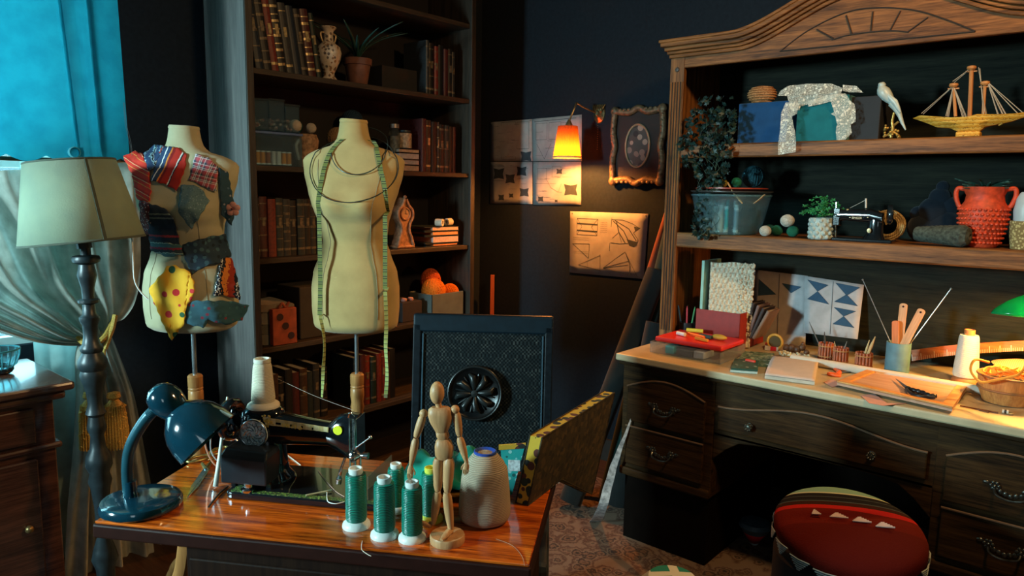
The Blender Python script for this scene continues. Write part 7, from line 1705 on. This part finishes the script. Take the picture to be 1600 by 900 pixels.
# booklets and cards beside the case
def flat(name, label, cat, quad, z, h, mat, extra=None):
    c = [PZ(x, y, z+h) for x, y in quad]; ctr = sum(c, Vector())/4
    vs = [tuple(q-ctr-Vector((0, 0, h))) for q in c]+[tuple(q-ctr) for q in c]
    o = MB().add(vs, BXF).build(name, mat, loc=ctr); tag(o, label, cat); return o
cd_ = spotty('green_card_print', (.10, .20, .15), [(.42, .50, .38), (.03, .07, .05), (.22, .30, .22)], 60, .5, .5)
flat('button_card', 'greenish printed card lying on the desk in front of the red box', 'card', [(1163, 548), (1210, 552), (1203, 570), (1150, 566)], zz+.001, .010, cd_)
flat('button_card', 'dark green card with a white edge beside the red-lidded case', 'card', [(1148, 560), (1186, 563), (1184, 578), (1142, 575)], zz+.013, .006, spotty('dark_green_card', (.015, .07, .05), [(.03, .15, .10), (.3, .35, .3)], 50, .3, .5))
flat('card_edge', 'white edging strip along the dark green card', 'card strip', [(1142, 575.5), (1184, 578.5), (1183.5, 581), (1141, 578)], zz+.001, .008, plain('white_edge', (.62, .62, .50), .7))
flat('tape_box', 'red and white label box at the back of the printed cards', 'box', [(1196, 535), (1217, 537), (1216, 543), (1195, 541)], zz+.001, .016, bands('red_white_label', [(0, (.6, .6, .6)), (.35, (.55, .03, .05)), (.8, (.55, .5, .5))], 'y', .05))
p = PZ(1172, 564, zz+.022); tag(MB().tube([(-.018, 0, 0), (.018, .004, 0)], .0055, 12).build('thread_reel', plain('red_reel', (.70, .05, .02), .5), smooth=True, loc=p, rz=HR+R(-8)), 'small red thread reel lying on the dark green card', 'thread reel')
# yellow-bordered round tin, small carved figure, lace pile
P = hx(1210, 2.96, zz); t = hthing('tape_roll', 'ring of ochre masking tape standing on edge behind the printed cards', 'tape', P)
MB().tube([(.030*math.cos(2*PI*k/30), 0, .036+.030*math.sin(2*PI*k/30)) for k in range(30)], .006, 8, True).build('tape_ring', plain('ochre_tape', (.62, .33, .05), .5), t, smooth=True)
MB().lathe([(.024, -.004), (.024, .004)], 28, TM(0, 0, .036, 90)).build('tape_core', plain('tape_core', (.10, .07, .02), .7), t)
P = hx(1240, 2.96, zz); t = hthing('carved_figure', 'small dark carved wooden figure lying behind the cards', 'figurine', P)
m = MB(); 
for dx, z, r in ((-.03, .018, .016), (-.01, .02, .018), (.012, .018, .016), (.032, .03, .014), (.034, .045, .009), (.05, .012, .012)): m.ball((dx, 0, z), r, r*.8, r, 14, 10)
m.build('figure_body', plain('dark_carving', (.12, .05, .02), .5, var=.5, scale=60, bmp=.5), t, smooth=True)
m = MB(); rn = random.Random(17)
for k in range(60): m.ball((rn.uniform(-.06, .06), rn.uniform(-.025, .025), .006+rn.uniform(0, .012)), .006, .005, .006, 7, 5)
p = hx(1240, 2.86, zz); tag(m.build('pompom_trim', plain('cream_pompom', (.52, .48, .34), .95, var=.3, scale=60), smooth=True, loc=(2.875, p.y, zz+.001), rz=HR), 'heap of small cream pompom trim behind the blank notepad', 'trim', kind='stuff')
tag(MB().box(-.05, .05, 0, .05, 0, .012).build('mustard_block', plain('mustard_felt', (.45, .30, .06), .95), loc=(2.80, DXF(1240, 2.8)+.0, zz+.001), rz=HR, bevel=.003), 'mustard felt strip between the notepad and the pompom trim', 'felt')
# orange scissors
p1_, p2_ = PZ(1332, 588, zz+.004), PZ(1313, 578, zz+.004); rA = PZ(1297, 572, zz+.004); rB = PZ(1303, 586, zz+.004)
scissors('scissors with orange handles lying beside the blank notepad', PZ(1336, 582, zz), PZ(1312, 584, zz), [(rA.x, rA.y, .026, .013, HR+R(-20)), (rB.x, rB.y, .020, .010, HR+R(-5))], zz+.001, plain('dark_steel', (.12, .15, .17), .3, .8), plain('orange_handle', (.80, .12, .02), .4), .010, .0055)
# wooden board with black snips and thin tray
wb2 = wood('board_wood', (.40, .20, .12), (.58, .36, .25), .5, 'y')
br = flat('drawing_board', 'framed pale wooden board lying on the desk under the black snips', 'board', [(1357, 578), (1514, 601), (1488, 638), (1308, 597)], zz+.010, .010, wb2)
quadb = [(1357, 578), (1514, 601), (1488, 638), (1308, 597)]; cB = [PZ(x, y, zz+.020) for x, y in quadb]
m = MB()
ctrb = sum(cB, Vector())/4; inn = [ctrb+(q-ctrb)*.82 for q in cB]
for i in range(4):
    a_, b_, c_2, d_ = cB[i], cB[(i+1) % 4], inn[(i+1) % 4], inn[i]; m.add([tuple(q-ctrb-Vector((0, 0, 0))+Vector((0, 0, -.0095+.0))) for q in (a_, b_, c_2, d_)]+[tuple(q-ctrb+Vector((0, 0, -.001))) for q in (a_, b_, c_2, d_)], BXF)
fr_ = m.build('board_frame', wood('board_frame_wood', (.50, .18, .04), (.72, .36, .10), .45, 'y'), br, bevel=.001); fr_.location = (0, 0, br.location.z*0+.006)
tag(MB().box(-.10, .10, -.05, .05, 0, .008).build('support_book', plain('under_board', (.10, .05, .03), .7), loc=(ctrb.x, ctrb.y, zz+.001), rz=HR+R(-5)), 'thin dark book under the framed wooden board', 'book')
zB = zz+.0215
pb1 = PZ(1398, 594, zB); pb2 = PZ(1418, 606, zB)
t = thing('thread_snips', 'black thread snips lying on the framed wooden board', 'snips', (0, 0, 0)); bkp = plain('black_rubber', (.012, .014, .018), .35)
def bz(px, py, h=.006): q = PZ(px, py, zB+.006); return (q.x, q.y, zB+h)
MB().tube([bz(1400, 592), bz(1412, 602), bz(1420, 608)], [.0012, .0045, .006], 8).build('blade', plain('snip_steel', (.15, .17, .18), .3, .8), t, smooth=True)
MB().tube(cr([bz(1416, 606), bz(1428, 610), bz(1440, 613), bz(1452, 618), bz(1463, 619)]), [.006, .007, .008, .008, .007]*6+[.006]*3, 10).build('handle', bkp, t, smooth=True)
MB().tube(cr([bz(1416, 608), bz(1424, 615), bz(1438, 619), bz(1450, 620), bz(1461, 621)]), [.005]*33, 10).build('handle', bkp, t, smooth=True)
# paper triangles and wrist strap near the front edge
def paper_tri(quad, label, mat): 
    c = [PZ(x, y, zz+.002) for x, y in quad]; tag(MB().add([tuple(q) for q in c], [tuple(range(len(c)))]).build('fabric_pennant', mat, solid=.001), label, 'fabric')
pk_c = cloth('pinkish_cloth', (.50, .22, .14), .9, 400)
paper_tri([(1345, 618), (1366, 615), (1386, 630), (1418, 630), (1380, 634), (1358, 630)], 'pinkish folded cloth pennant poking out from under the front of the board', pk_c)
paper_tri([(1287, 597), (1300, 592), (1318, 602), (1300, 605)], 'small pinkish cloth corner beside the orange scissors', pk_c)
# wooden ruler strips toward the end
for i, (a_, b_) in enumerate((((1500, 634), (1560, 645)), ((1530, 640), (1545, 644)))):
    q = [tp3(*a_, zz+.003), tp3(*b_, zz+.003)]; tag(MB().tube(q, .0022, 6).build('pencil', plain('pencil_dark', (.12, .03, .01), .5), smooth=True), ['long thin dark pencil on the orange-lit end of the desk', 'short dark pencil on the orange-lit end of the desk'][i], 'pencil')
p = PZ(1572, 647, zz); t = thing('bobbin', 'small black and white ringed bobbin with a gold clasp near the desk front edge', 'bobbin', (p.x, p.y, zz+.001), HR)
for k, c in enumerate(((.65, .6, .5), (.02, .02, .02), (.7, .65, .55))): MB().lathe([(.006, 0), (.006, .005)], 16, TM(-.010+.0055*k, 0, .0062, 0, 90)).build('ring', plain('bobring_'+str(k), c, .4), t, smooth=True, angle=30)
MB().tube([(.012+.006*math.cos(2*PI*k/14), .006*math.sin(2*PI*k/14), .004) for k in range(14)], .0018, 6, True).build('clasp', gold, t, smooth=True)
# basket with orange cords
P = hx(1572, 2.74, zz); P.x = 2.74; t = hthing('wicker_basket', 'round wooden-walled basket of orange cords under the green lamp', 'basket', P)
rB_ = (DXF(1522, 2.74)-DXF(1622, 2.74))/2; hB = HF(1560, 583, P)[1]
m = MB().lathe([(rB_*.78, .002), (rB_*.93, hB*.4), (rB_*1.0, hB), (rB_*.955, hB), (rB_*.88, hB*.4), (rB_*.74, .008), (.001, .006)], 48)
m.build('basket_wall', wood('basket_splint', (.42, .13, .03), (.68, .30, .08), .6, 'z'), t, smooth=True, angle=40)
m = MB()
for z, r in ((hB*.98, 1.0), (hB*.5, .96)): m.tube([(rB_*r*math.cos(2*PI*k/40), rB_*r*math.sin(2*PI*k/40), z) for k in range(40)], .004, 8, True)
m.build('basket_hoop', plain('hoop_dark', (.30, .12, .04), .6), t, smooth=True)
oc = plain('orange_cord', (.80, .30, .03), .7); rn = random.Random(4)
cords = thing('cord_bundle', 'tangle of orange cord spilling over the rim of the round basket', 'cord', P)
for k in range(7):
    pts = []
    for j in range(12):
        a = 2*PI*j/12+k; r = rB_*(.35+.3*rn.random()); pts.append((.02*math.cos(k)+r*math.cos(a), .02*math.sin(k)+r*math.sin(a), hB*.8+.02+.018*rn.random()+.008*math.sin(3*a)))
    MB().tube(cr([Vector((y, -x, z)) for x, y, z in pts], 4, True), .0028, 6, True).build('cord_coil', oc, cords, smooth=True)
cords.rotation_euler = (0, 0, 0)
def BK(px, py, o): q = PX(px, py, P.x-o); return (q.x-P.x, q.y-P.y, q.z-P.z)
MB().tube(cr([BK(1545, 566, .03), BK(1525, 562, .08), BK(1517, 572, .105), BK(1519, 584, .112), BK(1533, 597, .118), BK(1555, 594, .128), BK(1590, 586, .125), BK(1602, 572, .09)]), .0040, 8).build('cord_coil', oc, cords, smooth=True)
MB().lathe([(.001, 0), (rB_*.9, 0), (rB_*.9, .004)], 30, TM(0, 0, hB*.75)).build('basket_contents', plain('dark_contents', (.05, .03, .02), .9), t)
# straw hat / dark brim behind the basket
P3 = hx(1592, 3.0, zz); t = hthing('straw_hat', 'dark hat with a pale straw brim standing at the back near the green lamp', 'hat', P3)
MB().lathe([(.075, 0), (.078, .065), (.06, .075)], 30).build('crown', plain('hat_dark', (.035, .025, .02), .8), t, smooth=True)
MB().lathe([(.03, .085), (.085, .072), (.088, .076), (.03, .092)], 34).build('brim', bands('hat_straw', [(0, (.45, .32, .16)), (.5, (.32, .2, .09))], 'x', .006), t, smooth=True)
# banker lamp
PL = hx(1607, 2.86, zz); PL = Vector((2.86, DXF(1618, 2.86), zz+.001)); t = hthing('bankers_lamp', 'brass desk lamp with a green glass shade at the end of the desk', 'desk lamp', PL)
def green_glass():
    m_, nt, b = nodes('green_glass_shade'); tr = nt.nodes.new('ShaderNodeBsdfTranslucent'); tr.inputs[0].default_value = (.006, .11, .045, 1)
    b.inputs['Base Color'].default_value = (.01, .35, .14, 1); b.inputs['Roughness'].default_value = .12
    x = nt.nodes.new('ShaderNodeMixShader'); x.inputs[0].default_value = .6; nt.links.new(b.outputs[0], x.inputs[1]); nt.links.new(tr.outputs[0], x.inputs[2]); nt.links.new(x.outputs[0], nt.nodes['Material Output'].inputs[0]); return m_
brs = plain('polished_brass', (.55, .38, .14), .25, .9)
MB().lathe([(.08, 0), (.085, .008), (.07, .018), (.02, .026)], 36).build('lamp_base', brs, t, smooth=True)
zsh = HF(1610, 486, PL)[1]
MB().tube([(0, 0, .02), (0, .02, zsh*.6), (0, .02, zsh+.04)], .006, 12).build('lamp_stem', brs, t, smooth=True)
xs = HF(1553, 480, PL)[0]; Lh = -xs
m = MB().grid(lambda u, v: (lambda a, s: (Lh*s, -.065*math.cos(a)*(1-abs(s)**4*.25), zsh-.015+.075*math.sin(a)*(1-abs(s)**2.2*.9)))(PI*v, lerp(-1, 1, u)), 36, 18)
sh_ = m.build('lamp_shade', green_glass(), t, smooth=True, solid=.003)
MB().ball((0, 0, zsh+.01), .018, .018, .026).build('bulb', glow('desk_bulb', (1, .6, .2), 6), sh_, smooth=True)
point('desk_lamp_light', (PL.x-.03, PL.y+.04, PL.z+zsh-.012), 20.0, (1.0, .46, .11), .025)
# ---------------------------------------------------------------- leaning rolls, lace, stool, floor things
def lean_roll(pb, pt, r, mat, label, name='fabric_roll'):
    return tag(MB().tube([pb, Vector(pb).lerp(Vector(pt), .5), pt], r, 18).build(name, mat, smooth=True, angle=60), label, 'fabric roll')
tp_ = PX(1034, 330, 3.10); 
lean_roll((2.74, 1.76, .02), (3.12, 1.655, 1.42), .040, cloth('teal_roll_cloth', (.005, .028, .026)), 'dark teal fabric roll leaning on the wall beside the hutch')
lean_roll((2.70, 1.88, .012), (3.13, 1.715, 1.36), .020, cloth('rust_roll_cloth', (.26, .07, .035)), 'thin rust-red fabric roll leaning beside the teal one')
lean_roll((2.56, 1.84, .04), (3.00, 1.69, 1.08), .052, cloth('dark_roll_cloth', (.010, .013, .013)), 'near-black fabric roll in front of the teal roll')
lean_roll((2.70, 1.68, .03), (2.88, 1.62, .86), .045, cloth('dark_roll_cloth2', (.012, .014, .014)), 'short dark fabric roll standing against the end of the desk')
q = [PZ(x, y, z) for x, y, z in ((1, 1, 0),)]
lx = [AT(989, 648, 2.93), AT(973, 690, 2.945), AT(960, 725, 2.96), AT(950, 760, 2.98), AT(940, 796, 3.0), PZ(930, 816, .004)]
m = MB(); vs = []; wds = [.002, .008, .014, .018, .020, .026]
cl_ = cr([tuple(p) for p in lx], 6); 
for i, p_ in enumerate(cl_): w_ = lerp(wds[min(5, i//6)], wds[min(5, i//6+1)], (i % 6)/6); d = _r*w_; s_ = .003*math.sin(i*1.1); vs += [tuple(p_-d+_h*s_), tuple(p_+d+_h*s_)]
m.add(vs, [(2*i, 2*i+1, 2*i+3, 2*i+2) for i in range(len(cl_)-1)]); tag(m.build('lace_ribbon', plain('grey_lace', (.42, .42, .42), .9, var=.5, scale=60), solid=.001), 'narrow white lace ribbon hanging down beside the end of the desk to the rug', 'ribbon')
# pouffe
a = AT(1326, 826, 1.92); P = Vector((a.x, a.y, 0)); rp = .184
sc_ = thing('pouffe', 'dark red knitted pouffe with a pale green stripe and white zigzag crochet edging', 'pouffe', P, CR-R(11))
zt2 = a.z+.052
def knit_top():
    m_, nt, b = nodes('striped_knit_top'); co = coords(nt); s = nt.nodes.new('ShaderNodeSeparateXYZ'); nt.links.new(co, s.inputs[0])
    mr = nt.nodes.new('ShaderNodeMapRange'); mr.inputs[1].default_value = -.2; mr.inputs[2].default_value = .2; nt.links.new(s.outputs[1], mr.inputs[0])
    nt.links.new(ramp(nt, mr.outputs[0], [(0, (.075, .006, .004)), (.40, (.10, .007, .004)), (.57, (.36, .012, .010)), (.61, (.030, .010, .008)), (.66, (.05, .06, .06)), (.67, (.010, .010, .012)), (.72, (.05, .06, .06)), (.73, (.010, .010, .012)), (.78, (.40, .42, .30)), (.80, (.16, .30, .24))], 'CONSTANT'), b.inputs['Base Color'])
    b.inputs['Roughness'].default_value = .95; b.inputs['Specular IOR Level'].default_value = .05; bump(nt, b, noise(nt, co, 260, 2), .6, .002); return m_
MB().lathe([(rp*.90, .0), (rp*.97, .06), (rp*1.0, zt2*.5), (rp*1.0, zt2-.13), (rp*.9, zt2-.12)], 56).build('body', plain('black_knit_body', (.012, .008, .010), .95), sc_, smooth=True)
ks = knit_top()
def topf(u, v):
    a_ = 2*PI*u; v *= 1.07; dr_ = max(0, v-1); v = min(v, 1); r = rp*1.015*v; z = -dr_*.28+ zt2-.052+.036*math.sqrt(max(0, 1-v**2.4))
    x, y = r*math.cos(a_), r*math.sin(a_); z -= .010*math.exp(-((y-.005-.02*math.sin(x*9))/.014)**2)*(1-v*v)
    return (x, y, z+.030*y/rp)
MB().grid(topf, 72, 32).build('knitted_top', ks, sc_, smooth=True)
m = MB()
for k in range(17):
    am = 2*PI*(k+.4)/17; hw_ = PI/17*.86; r = rp*1.015+.003; z = zt2-.072+.030*math.sin(am)
    for j in range(6):
        w_ = hw_*(1-j/6); m.tube([(r*math.cos(am-w_), r*math.sin(am-w_), z-.0055*j), ((r+.002)*math.cos(am), (r+.002)*math.sin(am), z-.0055*j), (r*math.cos(am+w_), r*math.sin(am+w_), z-.0055*j)], .0017, 5)
m.build('crochet_edging', plain('grey_crochet', (.30, .35, .35), .95), sc_, smooth=True)
m = MB()
for k, (px, py) in enumerate(((1255, 809), (1281, 811), (1314, 819), (1348, 829))):
    u = (-.085+.054*k); y0 = .010-.010*k
    for j in range(5):
        w_ = .023*(1-j/5)*(1 if k else .5); v = math.hypot(u, y0)/(rp*1.015); z = zt2-.052+.036*math.sqrt(1-v**2.4)+.001+.030*y0/rp
        m.tube([(u-w_, y0-.018+.006*j, z), (u+w_, y0-.018+.006*j, z+.001)], .0022, 5)
m.build('crochet_motif', plain('pink_crochet', (.60, .45, .40), .95), sc_, smooth=True)
# red and blue ball under the desk
p = PZ(1178, 852, 0); a = PZ(1178, 850, .009); t = thing('toy_ball', 'small red and blue-grey cone-bottomed cup lying in the shadow under the desk', 'toy', (a.x, a.y, .009), CR)
MB().lathe([(.014, 0), (.018, .005), (.018, .010)], 24).build('tip_band', plain('white_band', (.6, .6, .6), .5), t, smooth=True)
MB().lathe([(.018, .010), (.048, .055)], 30, cap=False).build('red_cone', plain('signal_red', (.75, .02, .03), .5), t, smooth=True, solid=.001)
MB().lathe([(.048, .055), (.066, .082), (.058, .098), (.001, .104)], 30, cap=False).build('blue_top', plain('dusky_blue', (.10, .17, .22), .5), t, smooth=True)
# green and white checked hat on the floor at the picture's lower edge
p = AT(1050, 905, 1.55); t = thing('checked_pouffe', 'green and white checked cushion in the near foreground in front of the desk', 'cushion', (p.x, p.y, 0), CR)
t['label'] = 'green and white checked round cushion in front of the desk pedestal'
def chk():
    m_, nt, b = nodes('green_gingham'); co = coords(nt); s = nt.nodes.new('ShaderNodeSeparateXYZ'); nt.links.new(co, s.inputs[0]); o = []
    for ax, per in ((0, .062), (1, .062)):
        d = nt.nodes.new('ShaderNodeMath'); d.operation = 'DIVIDE'; d.inputs[1].default_value = per; nt.links.new(s.outputs[ax], d.inputs[0])
        f = nt.nodes.new('ShaderNodeMath'); f.operation = 'FRACT'; nt.links.new(d.outputs[0], f.inputs[0]); l = nt.nodes.new('ShaderNodeMath'); l.operation = 'LESS_THAN'; l.inputs[1].default_value = .32; nt.links.new(f.outputs[0], l.inputs[0]); o.append(l.outputs[0])
    mx = nt.nodes.new('ShaderNodeMath'); mx.operation = 'MAXIMUM'; nt.links.new(o[0], mx.inputs[0]); nt.links.new(o[1], mx.inputs[1])
    nt.links.new(ramp(nt, mx.outputs[0], [(0, (.0, .20, .15)), (1, (.62, .62, .52))]), b.inputs['Base Color']); b.inputs['Roughness'].default_value = .9; return m_
zc3 = LV(1050, 894, p)[1]-.008; MB().lathe([(.085, .0), (.105, zc3*.3), (.11, zc3*.7), (.095, zc3*.92), (.05, zc3*.995), (.001, zc3)], 40).build('cushion_body', chk(), t, smooth=True)
